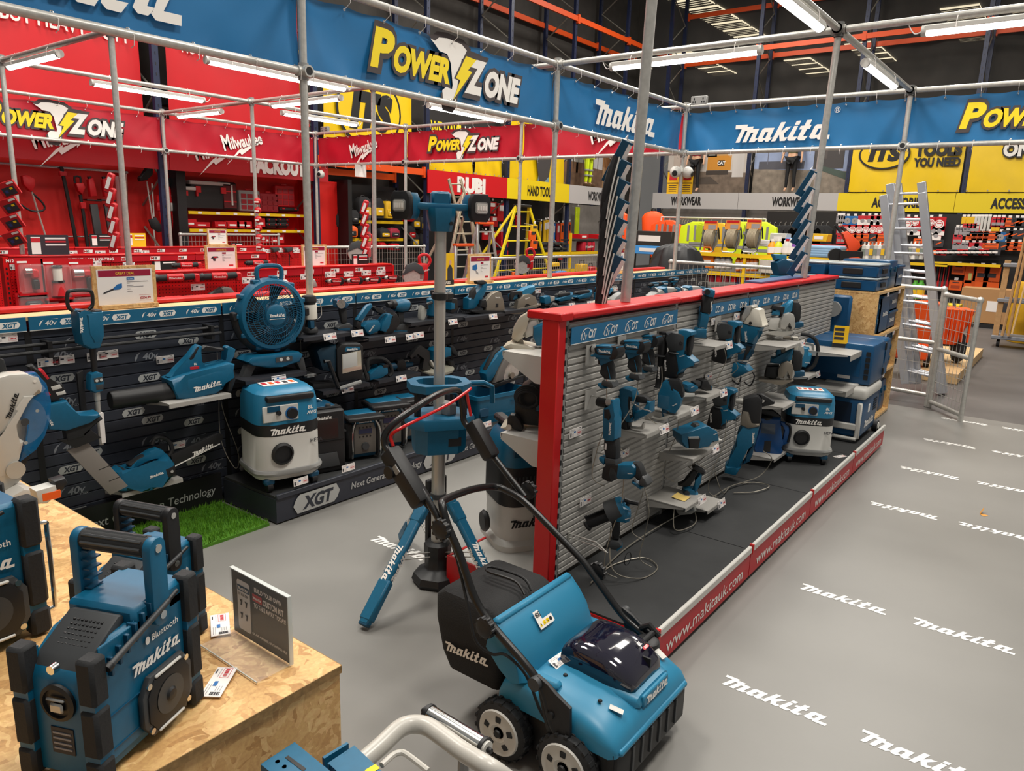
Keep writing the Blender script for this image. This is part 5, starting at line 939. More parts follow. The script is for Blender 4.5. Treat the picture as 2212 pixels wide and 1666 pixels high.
# ================================================================ ON THE CHARCOAL WALL
F1=(480,580,3.808);F2=(640,620,3.965);F3=(240,720,2.643);F4=(760,600,4.138);F5=(640,820,3.95);F6=(1080,590,3.95);FL=(0,620,3.331)
def px(c,x,y): return c[0]+x/c[2],c[1]+y/c[2]
DSH=mat('dark_shelf_steel',(40,42,48),.45)
def wshelf(c,x0,x1,y0,y1,label,d=.24,m=None):
    """tray whose front edge runs from crop pixel (x0,y0) to (x1,y1)"""
    a=aty(*px(c,x0,y0),3.985-d); e=aty(*px(c,x1,y1),3.985-d); return shelf((a.x+e.x)/2,3.985,(a.z+e.z)/2,e.x-a.x,d,label,m or DSH,th=.022)
def wtick(c,x,y,label,Y=3.735,tilt=.25,kind='blue'): p=aty(*px(c,x,y),Y); return ticket(p,(1,0,0),(0,tilt,1),label,kind)
t=Tool('leaf_blower','teal battery leaf blower with a thick black nozzle pointing left on the charcoal wall','power tool',F3,(480,280),rz=-6,Y=3.8)
t.p('nozzle',('X',315,[(62,45),(70,49),(110,50),(120,48),(240,50),(330,56),(355,58)],BLK)); t.p('nozzle_mouth',('X',318,[(61,44),(63,36),(100,34),(100,0)],RUB))
t.p('body',('P',[(325,235),(400,215),(490,200),(640,175),(675,190),(665,230),(640,240),(600,330),(560,350),(420,365),(360,350),(345,300)],.16,TEAL,.04),('P',[(340,355),(570,330),(570,355),(405,385),(345,370)],.12,TEAL,.008),('P',[(410,240),(560,215),(640,225),(600,305),(415,330),(405,290)],.165,TEAL,.008),('S',510,290,160,WHT,8,-.084))
t.p('fan_cage',('P',[(640,235),(668,220),(672,280),(650,340),(640,355),(620,345)],.15,BLK,.015)); t.p('handle',('P',[(335,225),(380,200),(440,130),(480,75),(500,62),(520,75),(510,110),(500,160),(520,195),(600,195),(650,175),(645,95),(660,85),(700,110),(690,150),(670,185),(640,205),(400,240),(345,240)],.06,TEAL,.014)); t.p('grip',('P',[(510,75),(540,85),(630,95),(640,110),(600,118),(530,108),(515,100)],.045,BLK,.01),('P',[(440,135),(490,70),(505,75),(470,140),(450,148)],.064,BLK,.01)); t.p('badge',('W','BL',475,168,12,WHT,0,-.0312),('B',470,190,(.05,.062,.016),PRED,0,.001))
wshelf(F3,330,685,395,355,'pale grey shelf under the leaf blower',.3,SLAT); wtick(F3,310,150,'price ticket on the charcoal wall above the leaf blower nozzle',3.985,0)
t=Tool('chain_saw','small teal chain saw with a long black bar cover, low on the charcoal wall','power tool',F3,(200,790),rz=-4,Y=3.82)
t.p('body',('P',[(35,740),(60,725),(130,760),(230,740),(300,700),(335,765),(330,830),(240,860),(210,895),(180,895),(160,850),(75,865),(35,850)],.12,TEAL,.025),('S',228,800,78,WHT,8,-.062),('P',[(275,780),(330,770),(330,825),(285,835)],.123,BLK,.006),('Y',308,800,[(9,-.066),(7,-.062)],CHR,12))
t.p('top_handle',('P',[(100,740),(160,715),(215,665),(255,655),(290,680),(310,720),(290,745),(240,700),(200,720),(130,765)],.05,TEAL,.014),('P',[(105,720),(180,690),(210,680),(215,700),(150,745),(115,755)],.045,RUB,.012)); t.p('hand_guard',('T',[(240,640),(260,605),(300,610),(330,640),(345,690),(325,725)],.012,BLK,4)); t.p('rear_cap',('P',[(38,740),(70,728),(130,765),(120,790),(60,770)],.1,RUB,.012)); t.p('bar_cover',('P',[(330,720),(600,645),(630,660),(630,690),(600,710),(340,790)],.025,BLK,.004),('S',510,725,135,WHT,14,-.0142),('P',[(340,792),(610,712),(610,716),(342,797)],.027,WHT,0))
wshelf(F3,60,410,890,850,'pale grey shelf under the small chain saw',.2,SLAT); wtick(F3,375,640,'price ticket on the charcoal wall right of the chain saw hand guard',3.985,0)
fp=aty(480+400/3.808,580+375/3.808,3.84)
t=thing('cooling_fan','round teal battery fan with a spiral grille, tallest thing on the charcoal wall','fan',fp,-6); rF=.205
b=MB(); b.lathe([(rF,.05),(rF+.012,.03),(rF+.012,-.02),(rF,-.045),(rF-.02,-.05),(rF-.02,-.03),(rF-.006,.04),(rF,.05)],TEAL,ax=(0,1,0),n=56,cap=False)
for k in range(10): a=R_(20+k*32); b.box(((rF+.01)*math.cos(a),0,(rF+.01)*math.sin(a)),(.04,.05,.03),TEAL,b=.006,M=Mx.Identity(4))
part('shroud',b,t)
b=MB()
for k in range(64):
    a=2*PI*k/64; b.tube([V((r*math.cos(a+s_),-.045-.02*(1-(r/rF)**2),r*math.sin(a+s_))) for r,s_ in((.06,0),(.1,-.28),(.145,-.5),(rF-.012,-.65))],.0016,TEAL,n=4)
for r in(.085,.115,.145,.172): b.tube([V((r*math.cos(q*PI/24),-.046-.02*(1-(r/rF)**2),r*math.sin(q*PI/24))) for q in range(48)],.0018,TEAL,n=4,closed=True)
part('grille',b,t)
b=MB(); b.lathe([(.064,0),(.064,.02),(.05,.028),(.001,.03)],TEAL,o=(0,-.045,0),ax=(0,-1,0),n=32); b.script(FR((0,-.0755,.0),(1,0,0),(0,0,1)),.1,WHT); b.box((0,-.0755,-.022),(.1,.001,.003),WHT); part('hub',b,t)
b=MB()
for k in range(5): a=2*PI*k/5; b.add([(.04*math.cos(a),0,.04*math.sin(a)),(.18*math.cos(a-.25),.015,.18*math.sin(a-.25)),(.18*math.cos(a+.35),-.015,.18*math.sin(a+.35)),(.05*math.cos(a+.7),-.01,.05*math.sin(a+.7))],[(0,1,2,3)],BLK)
b.tube([V((r_*math.cos(q*PI/16),.055,r_*math.sin(q*PI/16))) for r_ in(.19,) for q in range(32)],.003,BLK,n=4,closed=True)
part('fan_blades',b,t)
b=MB(); b.tube([V((-.075,0,.2)),V((-.08,0,.255)),V((-.055,0,.285)),V((.055,0,.285)),V((.08,0,.255)),V((.075,0,.2))],.014,TEAL,n=8,smooth=3); part('carry_handle',b,t)
b=MB(); b.tube([V(((rF+.024)*math.cos(R_(a)),.0,(rF+.024)*math.sin(R_(a)))) for a in range(178,364,8)],.012,BLK,n=8,sy=2); 
for s_ in(-1,1): b.box((s_*(rF+.03),0,.0),(.03,.05,.05),BLK,b=.006)
part('yoke',b,t)
b=MB(); b.prism([(-.2,-.26),(-.17,-.235),(.14,-.235),(.165,-.255),(.14,-.3),(.02,-.315),(-.06,-.315),(-.17,-.285)],.16,TEAL,.012); b.box((.03,-.082,-.268),(.11,.004,.03),DGR); 
for x in(0,.045): b.lathe([(.011,0),(.01,.003)],LGR,o=(x+.01,-.084,-.268),ax=(0,-1,0),n=14)
part('control_base',b,t)
for x in(-.16,.15):
    b=MB(); b.prism([(x-.03,-.28),(x+.035,-.28),(x+.055*(1 if x>0 else -.4),-.38),(x-.03+.05*(1 if x>0 else -1),-.38)],.05,DGR,.006,y0=-.05); b.box((x+(.03 if x>0 else -.0),-.05,-.385),(.09,.16,.022),BLK,b=.006); 
    for q in range(4): b.box((x+(.03 if x>0 else 0),-.131,-.39+.006*q),(.05,.002,.003),GRY)
    part('foot',b,t)
wshelf(F1,190,690,925,850,'dark shelf under the round fan',.28); wtick(F1,468,908,'price ticket on the shelf edge under the round fan',3.70)
t=Tool('lantern','battery lantern with a white shade and wire guards beside the round fan','lantern',F1,(720,360),rz=0,Y=3.85)
t.p('cap',('Z',715,[(220,40),(226,55),(250,62),(270,64),(285,54),(298,48)],BLK)); t.p('shade',('Z',720,[(296,56),(305,58),(405,58),(415,56)],mat('opal_shade',(226,222,210),.4))); t.p('base',('Z',722,[(412,54),(440,44),(480,46),(495,60),(525,64),(530,56)],BLK),('B',705,455,(.03,.05,.05),TEALD,-.02))
for x,s_ in((640,-1),(800,1),(765,1)): t.p('wire_guard',('T',[(720+s_*50,290,-.01),(x,300,-.01),(x+s_*6,390,-.01),(720+s_*50,425,-.01)],.003,CHR,3))
t=Tool('torch','small black and teal battery torch standing between the lantern and the angled shear','torch',F2,(400,240),rz=-15,Y=3.87)
t.p('lens',('Y',362,138,[(38,-.05),(38,-.04),(34,-.04),(0,-.035)],CHR,20)); t.p('head',('P',[(330,110),(370,100),(410,120),(440,150),(420,180),(370,185),(330,165)],.075,TEALD,.015)); t.p('grip',('P',[(365,180),(425,170),(430,290),(420,310),(385,310),(375,240)],.036,RUB,.01)); t.p('battery_foot',('P',[(335,340),(380,315),(440,310),(465,335),(450,365),(340,372)],.07,DGR,.008),('P',[(335,350),(440,345),(440,372),(345,374)],.072,TEALD,.004))
wshelf(F2,60,470,430,395,'dark shelf under the lantern and torch',.24); wtick(F2,290,425,'price ticket on the shelf edge below the lantern'); wtick(F2,525,395,'price ticket on the shelf edge below the small torch')
t=Tool('disc_cutter','teal angled metal cutter with a square black guard on the upper dark shelf','power tool',F4,(230,390),rz=-10,Y=3.84)
t.p('guard',('P',[(280,460),(350,310),(380,330),(410,390),(400,430),(340,500),(300,515),(250,500)],.09,BLK,.014)); t.p('body',('P',[(80,420),(130,380),(220,375),(250,420),(230,470),(140,505),(110,480)],.08,TEAL,.02),('S',150,440,80,WHT,48,-.0415),('P',[(240,400),(310,320),(340,340),(290,440),(280,490),(230,470)],.094,TEAL,.01)); t.p('grip',('P',[(40,360),(130,240),(170,225),(180,250),(90,370),(70,380)],.045,TEAL,.012),('P',[(40,365),(75,380),(80,440),(60,455),(25,420)],.05,BLK,.014)); t.p('side_handle',('P',[(165,260),(215,290),(250,330),(300,310),(270,290),(200,255),(180,245)],.05,RUB,.012),('T',[(215,325,-.02),(265,265,-.02)],.004,BLK))
t=Tool('blower_gun','round teal blower gun with a black nozzle right of the angled cutter','power tool',F4,(440,250),rz=-4,Y=3.86)
t.p('nozzle',('X',235,[(318,22),(330,26),(350,26),(360,40),(385,42)],BLK)); t.p('body',('X',248,[(378,40),(400,54),(440,60),(480,56),(495,48)],TEAL),('S',468,258,66,WHT,-12,-.0365)); t.p('fan_cap',('X',252,[(488,52),(505,46),(518,30),(518,0)],BLK)); t.p('grip',('P',[(405,300),(455,310),(455,410),(410,415),(415,350),(395,320)],.034,RUB,.01)); t.p('battery_foot',('P',[(380,435),(420,410),(465,410),(485,440),(480,470),(370,465)],.065,DGR,.006),('P',[(355,470),(400,445),(480,470),(470,490),(400,495),(365,485)],.06,TEAL,.006))
wshelf(F4,150,510,540,490,'dark shelf under the angled cutter and blower gun',.24); wtick(F4,345,553,'price ticket on the shelf edge below the angled cutter'); wtick(F4,530,528,'price ticket on the shelf edge below the blower gun'); wtick(F4,600,512,'tilted price ticket on the shelf edge near the steel pole',3.73,.2)
t=Tool('router','stout teal router with a clear dust bag, partly behind the steel floodlight pole','power tool',F4,(760,260),rz=0,Y=3.84)
t.p('body',('Z',740,[(175,50),(185,62),(190,72),(330,72),(340,62)],TEAL),('Z',740,[(110,36),(120,40),(150,40),(160,30),(178,34)],BLK)); t.p('base',('Z',740,[(335,60),(350,66),(378,66),(382,60)],BLK)); t.p('dust_bag',('P',[(620,230),(660,260),(660,310),(640,365),(615,370),(605,330),(610,270)],.04,mat('dusty_clear_bag',(190,190,182),.4,alpha=.6),.012)); t.p('hose',('T',[(690,212,-.03),(650,225,-.03),(650,265,-.03)],.012,BLK,3)); t.p('battery',('P',[(870,190),(920,200),(930,300),(880,330),(860,320)],.07,BLK,.01),('P',[(860,230),(895,235),(895,290),(860,295)],.075,TEAL,.008))
wshelf(F4,530,1025,395,352,'dark shelf under the stout router',.22); wtick(F4,905,395,'price ticket on the shelf edge right of the steel pole')
t=Tool('work_light','big black and teal square floodlight with a reflector, standing on a low stand','work light',F2,(420,620),rz=-18,Y=3.77)
t.p('housing',('P',[(320,510),(360,470),(520,480),(545,510),(545,700),(530,790),(340,800),(320,720)],.09,BLK,.014,-.02),('P',[(205,490),(330,480),(330,720),(210,690),(165,520)],.2,mat('dark_teal_ribs',(8,46,64),.5),.02,.05)); t.p('name_plate',('P',[(385,520),(400,495),(510,505),(515,530),(385,540)],.094,TEAL,.003,-.02),('S',445,520,100,WHT,0,-.068)); t.p('reflector',('P',[(360,560),(520,535),(525,700),(362,725)],.093,mat('bright_reflector',(214,208,190),.2,.6),.002,-.021)); t.p('led_panel',('P',[(366,562),(485,545),(488,665),(366,685)],.095,mat('led_panel_grey',(200,200,196),.5),.001,-.0215)); t.p('stand',('T',[(205,600,-.09),(240,600,-.09),(310,830,-.1)],.014,BLK),('T',[(320,840,-.1),(500,800,-.1)],.014,GRY),('T',[(545,670,-.05),(575,800,-.06)],.012,BLK),('P',[(130,790),(300,800),(320,850),(200,870),(120,830)],.12,BLK,.01))
wshelf(F2,230,628,895,820,'dark shelf under the square floodlight',.28); wtick(F2,440,875,'price ticket on the shelf edge under the square floodlight',3.70)
t=Tool('angle_grinder','teal grinder with a curved black loop handle on the dark shelf right of the floodlight','power tool',F4,(260,810),rz=-8,Y=3.82)
t.p('body',('P',[(130,825),(220,800),(260,770),(300,775),(305,860),(270,880),(240,885),(140,900)],.075,TEAL,.018),('P',[(250,770),(300,775),(300,800),(255,800)],.08,BLK,.006)); t.p('rear_grip',('P',[(60,840),(140,820),(215,850),(220,900),(140,910),(70,900)],.06,RUB,.02)); t.p('loop_handle',('T',[(130,810,-.02),(135,720,-.02),(180,705,-.02),(260,720,-.02),(320,775,-.02),(345,850,-.02),(320,890,-.02)],.014,RUB,4)); t.p('spindle',('P',[(330,790),(350,785),(355,850),(335,860)],.03,ALU,.004))
t=Tool('spade_saw','black and teal pole saw head lying behind the loop handled grinder','power tool',F4,(440,790),rz=-8,Y=3.9)
t.p('shield',('P',[(390,730),(450,725),(470,760),(470,820),(400,835),(380,800)],.06,BLK,.014)); t.p('shaft',('X',785,[(330,30),(380,34),(540,20),(550,0)],TEALD)); 
wshelf(F4,240,615,915,850,'dark shelf under the loop handled grinder',.24); wtick(F4,443,900,'price ticket on the shelf edge under the loop handled grinder')
t=Tool('mitre_saw','teal flush saw on a wide pale round base, cut in two by the steel pole','power tool',F4,(740,760),rz=0,Y=3.84)
p=t.q(760,820); b=MB(); b.prism(ell(.16,.11,28),.018,mat('pale_base_plate',(186,182,166),.35,.4),.004,M=TL((p[0],0,p[1]))@Mx.Rotation(R_(-80),4,'X')); b.prism(ell(.055,.035,18),.02,BLK,.003,M=TL((p[0],0,p[1]+.002))@Mx.Rotation(R_(-80),4,'X')); part('base_plate',b,t.t)
t.p('body',('P',[(700,640),(720,615),(770,610),(860,640),(860,720),(710,730)],.09,TEAL,.02),('S',745,685,60,WHT,5,-.0465)); t.p('front_arm',('P',[(515,660),(590,580),(610,580),(680,640),(690,700),(660,760),(700,800),(660,820),(610,790),(640,700),(580,640),(530,690)],.04,BLK,.008)); t.p('rear_grip',('P',[(860,620),(890,625),(940,700),(920,730),(880,690)],.05,RUB,.014)); t.p('bracket',('P',[(690,730),(705,730),(770,840),(750,850)],.03,LGR,.004)); t.p('battery',('P',[(860,770),(890,765),(920,850),(880,865)],.06,BLK,.008))
t=Tool('plunge_saw','teal plunge saw with a bronze grey cover right of the steel pole','power tool',K7,(220,150),rz=-8,Y=3.84)
BRZ=mat('bronze_grey_cast',(140,132,120),.4,.5)
t.p('cover',('P',[(205,235),(200,130),(250,70),(310,40),(345,60),(375,150),(385,225),(380,240),(220,250)],.05,BRZ,.008),('S',310,102,66,WHT,-6,-.0258),('P',[(292,158),(318,160),(318,200),(290,200)],.052,BLK,.002)); t.p('body',('P',[(65,100),(130,90),(190,20),(200,-20),(240,-40),(235,40),(190,110),(130,200),(65,205)],.08,TEAL,.016,.05)); t.p('grip',('P',[(85,110),(95,40),(130,0),(140,60),(115,120)],.045,RUB,.012,.03),('P',[(140,-55),(215,-60),(245,-40),(230,-15),(150,-25)],.05,RUB,.016,.04)); t.p('front_grip',('P',[(150,180),(165,120),(200,110),(215,180),(195,200)],.06,BLK,.014,-.0)); t.p('base_plate',('P',[(60,205),(390,235),(390,250),(200,260),(60,220)],.13,BLK,.003,.03))
circsaw_o=circsaw
t=Tool('circular_saw','second circular saw on the charcoal wall, bronze cast body and black front handle','power tool',F6,(180,260),rz=-8,Y=3.84)
t.p('cover',('P',[(130,310),(140,230),(190,185),(240,180),(290,210),(310,270),(300,310),(260,320),(250,270),(210,260),(190,320)],.05,BRZ,.008),('Y',215,290,[(28,-.03),(28,.0),(8,-.032)],BLK,16),('S',215,215,55,WHT,12,-.0265)); t.p('body',('P',[(110,180),(180,160),(240,130),(300,110),(310,150),(280,190),(180,210),(120,230)],.07,SKYB,.014,.04)); t.p('front_handle',('P',[(80,200),(95,150),(180,155),(185,180),(160,215),(150,200),(160,175),(110,172),(105,225),(85,230)],.03,BLK,.008)); t.p('rear_grip',('P',[(280,130),(305,120),(325,220),(300,250),(270,210)],.045,RUB,.012,.04)); t.p('base_plate',('P',[(40,320),(60,308),(330,270),(330,285),(150,345),(60,335)],.13,BRZ,.003,.03))
wshelf(K7,20,395,300,240,'dark shelf under the plunge saw',.24); wtick(K7,288,280,'price ticket on the shelf edge under the plunge saw')
wshelf(K7,400,690,235,195,'dark shelf under the second circular saw',.22); wtick(K7,710,38,'price ticket on the wall behind the second circular saw',3.985,0)
def sander(label,x,y,c=F6,k=1):
    t=Tool('finishing_sander',label,'power tool',c,(x,y),rz=-8,Y=3.86); o=lambda a,q:(x+a*k,y+q*k)
    t.p('body',('P',[o(-70,-5),o(-60,-20),o(40,-25),o(65,-60),o(70,-30),o(50,5),o(-40,15)],.07,TEAL,.014)); t.p('grip',('P',[o(-65,-40),o(-50,-55),o(50,-60),o(55,-35),o(-40,-25)],.05,RUB,.016)); t.p('pad',('P',[o(-60,15),o(40,10),o(45,25),o(-55,32)],.09,BLK,.004)); return t
t=Tool('detail_sander','tiny teal tool with a silver head between the saw and the first sander','power tool',F6,(400,230),rz=-8,Y=3.86); t.p('body',('P',[(355,200),(400,190),(430,200),(440,240),(380,270),(360,250)],.07,TEAL,.014)); t.p('head',('P',[(400,190),(445,200),(445,235),(410,245)],.075,ALU,.01)); t.p('base',('P',[(355,262),(430,250),(440,262),(365,278)],.08,BLK,.003))
sander('nearer of the two flat teal sanders showing beyond the red top cap',535,225); sander('farther of the two flat teal sanders showing beyond the red top cap',700,205)
t=Tool('router','upright teal trim router with a dark collar, past the two flat sanders','power tool',F6,(835,170),rz=0,Y=3.86); t.p('body',('Z',833,[(120,16),(124,25),(138,25),(142,20),(165,22),(168,32),(225,32),(230,28)],TEAL)); t.p('collar',('Z',833,[(140,27),(166,27)],BLK))
t=Tool('impact_driver','teal tool with a battery behind it, beside the upright trim router','power tool',F6,(900,170),rz=0,Y=3.86); t.p('body',('P',[(865,150),(880,135),(940,130),(945,160),(900,175),(885,200),(865,195)],.07,SKYB,.014)); t.p('grip',('P',[(940,160),(1010,165),(1015,200),(945,205)],.06,BLK,.014))
wshelf(F6,500,1010,290,225,'long dark shelf under the flat sanders past the red cap',.24); wtick(F6,615,275,'price ticket under the nearer flat sander'); wtick(F6,770,258,'price ticket between the sanders and the pale saw guard'); wtick(F6,985,138,'price ticket on the charcoal wall past the trim router',3.985,0)
KD=(1300,400,4.424)
for i,(x,y,lb) in enumerate([(500,950,'first of the small drills in a row at the far end of the charcoal wall'),(590,940,'middle of the small drills in a row at the far end of the charcoal wall'),(690,900,'last and largest drill at the far end of the charcoal wall')]):
    driver(lb,KD,(x,y),Y=3.86,rz=-20,sc=1.05,nose=BLK,name='combi_drill')
def box_at(px_,py_,z,Y): p=aty(px_,py_,Y); return p
p=atz(591,1030,.17); vac('tall teal and white dust extractor with cleaner head, first on the charcoal plinth',(p.x-.0,3.62,.17),-14,1.03)
p=aty(640+330/3.95,820+560/3.95,3.47)
t=thing('microwave','black portable battery microwave between the dust extractor and the radios','microwave',(p.x-.02,3.67,.168),-16)
b=MB(); b.box((0,0,.2),(.33,.3,.4),BLK,b=.025,seg=2); b.box((0,-.0,.255),(.333,.303,.01),RUB); b.box((0,-.152,.30),(.30,.012,.19),BLK,b=.008); b.box((.0,-.159,.285),(.22,.004,.13),mat('dark_window',(40,38,36),.12),b=.002); b.script(FR((.02,-.1635,.36),(1,0,0),(0,0,1)),.1,WHT); b.prism([(-.12,.04),(.12,.04),(.1,.13),(-.07,.13)],.01,DGR,.002,y0=-.157); part('body',b,t)
b=MB(); b.box((-.166,0,.24),(.006,.24,.22),TEAL,b=.002); b.box((0,.02,.405),(.26,.2,.01),TEALD,b=.003); b.script(FR((-.1695,.0,.22),(0,-1,0),(0,0,1)),.16,LGR); part('side_panel',b,t)
b=MB(); b.box((.0,-.08,.402),(.3,.08,.01),BLK); b.lathe([(.018,0),(.016,.014)],DGR,o=(.08,-.08,.407),n=14); 
for x in(-.08,-.04): b.lathe([(.01,0),(.009,.005)],DGR,o=(x,-.08,.407),n=10)
part('top_controls',b,t); b=MB(); b.tube([V((-.1,.05,.41)),V((-.06,.05,.43)),V((.05,.05,.43)),V((.09,.05,.41))],.008,CHR,n=7,smooth=3); part('carry_bar',b,t)
def sradio(label,x,y,rz,sc=1):
    t=thing('jobsite_radio',label,'radio',(x,y,.168),rz,None,sc=sc)
    b=MB(); b.box((0,0,.15),(.24,.16,.27),TEALD,b=.03,seg=2); b.script(FR((-.1215,0,.14),(0,-1,0),(0,0,1)),.13,LGR); part('body',b,t)
    b=MB(); b.box((0,-.03,.288),(.25,.2,.03),BLK,b=.008); b.box((0,.02,.3),(.2,.12,.012),TEAL,b=.003); part('top_frame',b,t)
    b=MB(); b.prism([(-.075,.05),(.075,.05),(.075,.2),(.06,.25),(-.06,.25),(-.075,.2)],.012,mat('radio_face',(96,92,86),.4),.003,y0=-.092); b.box((0,-.0945,.2),(.09,.006,.03),mat('radio_screen',(30,44,70),.15)); 
    for k in range(4):
        for z in(.225,.165): b.lathe([(.006,0),(.005,.003)],BLK,o=(-.036+.024*k,-.0925,z),ax=(0,-1,0),n=8)
    b.lathe([(.026,0),(.024,.012)],DGR,o=(0,-.092,.1),ax=(0,-1,0),n=18); b.script(FR((0,-.0985,.268),(1,0,0),(0,.4,1)),.09,WHT); b.box((0,-.088,.268),(.12,.02,.03),TEAL,b=.004); part('control_panel',b,t)
    for s_ in(-1,1):
        b=MB(); b.tube([V((s_*.09,-.09,.03)),V((s_*.095,-.115,.05)),V((s_*.095,-.115,.2)),V((s_*.07,-.1,.27))],.007,CHR,n=7,smooth=3); part('guard_bar',b,t)
        b=MB(); b.box((s_*.1,-.06,.14),(.05,.06,.25),BLK,b=.014); part('corner_guard',b,t)
    return t
p=aty(640+650/3.95,820+560/3.95,3.5); sr=sradio('first of three square teal radios on the charcoal plinth, next to the microwave',p.x,3.62,-20,1.0)
p=aty(640+890/3.95,820+490/3.95,3.5); dup(sr,(p.x,3.66,.168),'middle of three square teal radios on the charcoal plinth',-20,1.1)
p=aty(640+1060/3.95,820+460/3.95,3.5); dup(sr,(p.x,3.7,.168),'last of three square teal radios, behind the handle of the scarifier',-20,1.05)
wtick(F5,445,752,'price ticket on the plinth edge in front of the microwave',3.39,.1); wtick(F5,40,868,'price ticket on the plinth edge in front of the tall dust extractor',3.39,.1); wtick(K7,230,1300,'price ticket on the plinth edge past the floodlight bucket',3.39,.1)
p=aty(1000+330/4.384,620+1180/4.384,3.52)
t=thing('storage_bin','long teal bin with a big saw standing in it, on the plinth past the floodlight','bin',(p.x+.05,3.63,.168),-8)
b=MB(); b.loft([[(x,y,z) for x,y in rrect(w,d,.03,3)] for w,d,z in((.50,.24,0),(.56,.3,.2),(.58,.32,.205),(.58,.32,.235),(.55,.29,.235),(.52,.26,.06))],TEAL); b.box((-.2,-.135,.1),(.1,.02,.08),TEALD,b=.01); b.script(FR((.14,-.147,.15),(1,0,0),(0,-.12,1)),.13,TEALD,lift=.003); part('tub',b,t)
t=Tool('circular_saw','big teal saw with its grey blade showing, standing in the teal bin','power tool',K7,(400,780),rz=-8,Y=3.62)
t.p('cover',('P',[(290,890),(320,780),(380,670),(460,620),(540,650),(590,720),(620,800),(600,840),(560,830),(555,740),(500,680),(430,690),(380,760),(370,870)],.05,mat('warm_grey_cover',(112,108,104),.4),.008),('S',478,640,70,WHT,4,-.0262)); t.p('blade',('Y',450,800,[(115,-.004),(115,-.001)],STEEL,36),('Y',448,842,[(30,-.03),(24,-.02),(30,0)],BRZ,18)); t.p('body',('P',[(210,790),(235,760),(310,620),(370,575),(415,570),(415,600),(330,700),(290,820),(270,870),(230,880)],.09,TEAL,.02,.03)); t.p('grip',('P',[(230,760),(300,610),(360,565),(380,580),(300,680),(265,780)],.05,RUB,.012,.03)); t.p('base_plate',('P',[(200,900),(300,895),(600,850),(610,865),(300,935),(210,925)],.12,BLK,.003,.03)); t.p('bracket',('P',[(560,780),(620,780),(630,830),(580,830)],.02,CHR,.003))
t=Tool('brush_cutter','split shaft power head hanging upright, teal motor with a black loop on top','power tool',FL,(645,400),rz=0,Y=3.82)
t.p('motor',('P',[(565,165),(600,180),(720,170),(720,350),(685,440),(625,440),(575,400),(570,300)],.1,TEAL,.018),('P',[(610,185),(720,175),(715,340),(690,400),(640,400),(625,330)],.106,TEAL,.01),('P',[(600,170),(715,165),(715,185),(610,190)],.09,BLK,.004),('S',578,260,110,WHT,-92,-.0505)); t.p('loop',('T',[(560,165),(535,130),(538,50),(560,25),(660,25),(688,50),(685,130),(660,160)],.009,BLK,4)); t.p('shaft',('Z',660,[(435,24),(620,20)],BLK),('Z',660,[(760,22),(830,22),(832,17),(1170,17)],ALU),('B',666,1040,(.024,.03,.16),PAP,-.003)); t.p('control_box',('P',[(620,625),(660,610),(695,630),(700,700),(690,760),(640,770),(605,740),(610,660)],.06,TEAL,.012),('P',[(630,655),(690,650),(690,690),(632,690)],.064,DGR,.004),('P',[(640,705),(690,705),(690,745),(642,745)],.064,DGR,.004),('Y',648,674,[(11,-.036),(9,-.033)],LGR,12),('Y',677,672,[(11,-.036),(9,-.033)],LGR,12)); t.p('guard',('P',[(560,620),(600,600),(600,1000),(560,1000)],.02,BLK,.004,.03))
t=Tool('hedge_trimmer','teal trimmer with a black control handle and a wide flat grey blade cover reaching down','power tool',FL,(430,940),rz=-6,Y=3.74)
t.p('control_handle',('P',[(265,540),(300,530),(350,600),(400,680),(460,690),(485,770),(420,800),(390,815),(330,790),(320,740),(380,720),(340,640),(280,570)],.05,BLK,.012),('P',[(330,580),(350,570),(385,640),(370,650)],.054,PRED,.004),('P',[(345,735),(370,730),(385,760),(360,765)],.054,PRED,.004),('P',[(385,700),(440,690),(455,720),(395,730)],.054,LGR,.003),('P',[(410,745),(470,740),(475,765),(420,770)],.054,LGR,.003)); t.p('warning_sticker',('P',[(285,655),(320,645),(355,710),(330,735)],.055,PAP,0)); t.p('body',('P',[(330,820),(470,810),(525,950),(660,930),(670,960),(600,1000),(450,1030),(340,1000)],.1,TEAL,.02),('S',350,930,90,WHT,-70,-.0515)); t.p('grip',('P',[(440,1020),(550,990),(680,965),(690,990),(660,1010),(560,1050),(560,1100),(450,1115)],.07,RUB,.018)); t.p('hand_guard',('P',[(390,1090),(560,1100),(600,1050),(670,1130),(500,1175)],.02,BLK,.004,-.02)); t.p('blade_cover',('P',[(450,1190),(590,1160),(830,1560),(700,1600)],.02,mat('warm_grey_sheath',(128,122,116),.45),.004),('P',[(640,1380),(720,1362),(722,1366),(642,1384)],.022,BLK,0),('P',[(700,1485),(780,1468),(782,1472),(702,1489)],.022,BLK,0))
b=MB(); 
for z,y in((1.075,3.93),(1.045,3.9)): b.cyl((.9,y,z),(2.35,y,z),.009,BLK,n=8)
for x in(1.45,2.3): b.box((x,3.95,1.05),(.02,.1,.08),BLK)
solo('hanging_rail',b,'black double rail along the charcoal wall over the hanging trimmers','rail')
for c,x,y,lb,k in((FL,350,540,'left ticket of the pair on the charcoal wall behind the trimmer handle','blue'),(FL,460,525,'right ticket of the pair on the charcoal wall behind the trimmer handle','red'),(FL,700,500,'left ticket of the pair beside the power head shaft','blue'),(FL,780,485,'right ticket of the pair beside the power head shaft','red'),(FL,40,370,'price ticket cut by the left edge under the teal strip','red')): wtick(c,x,y,'price ticket, '+lb,3.985,0,k)
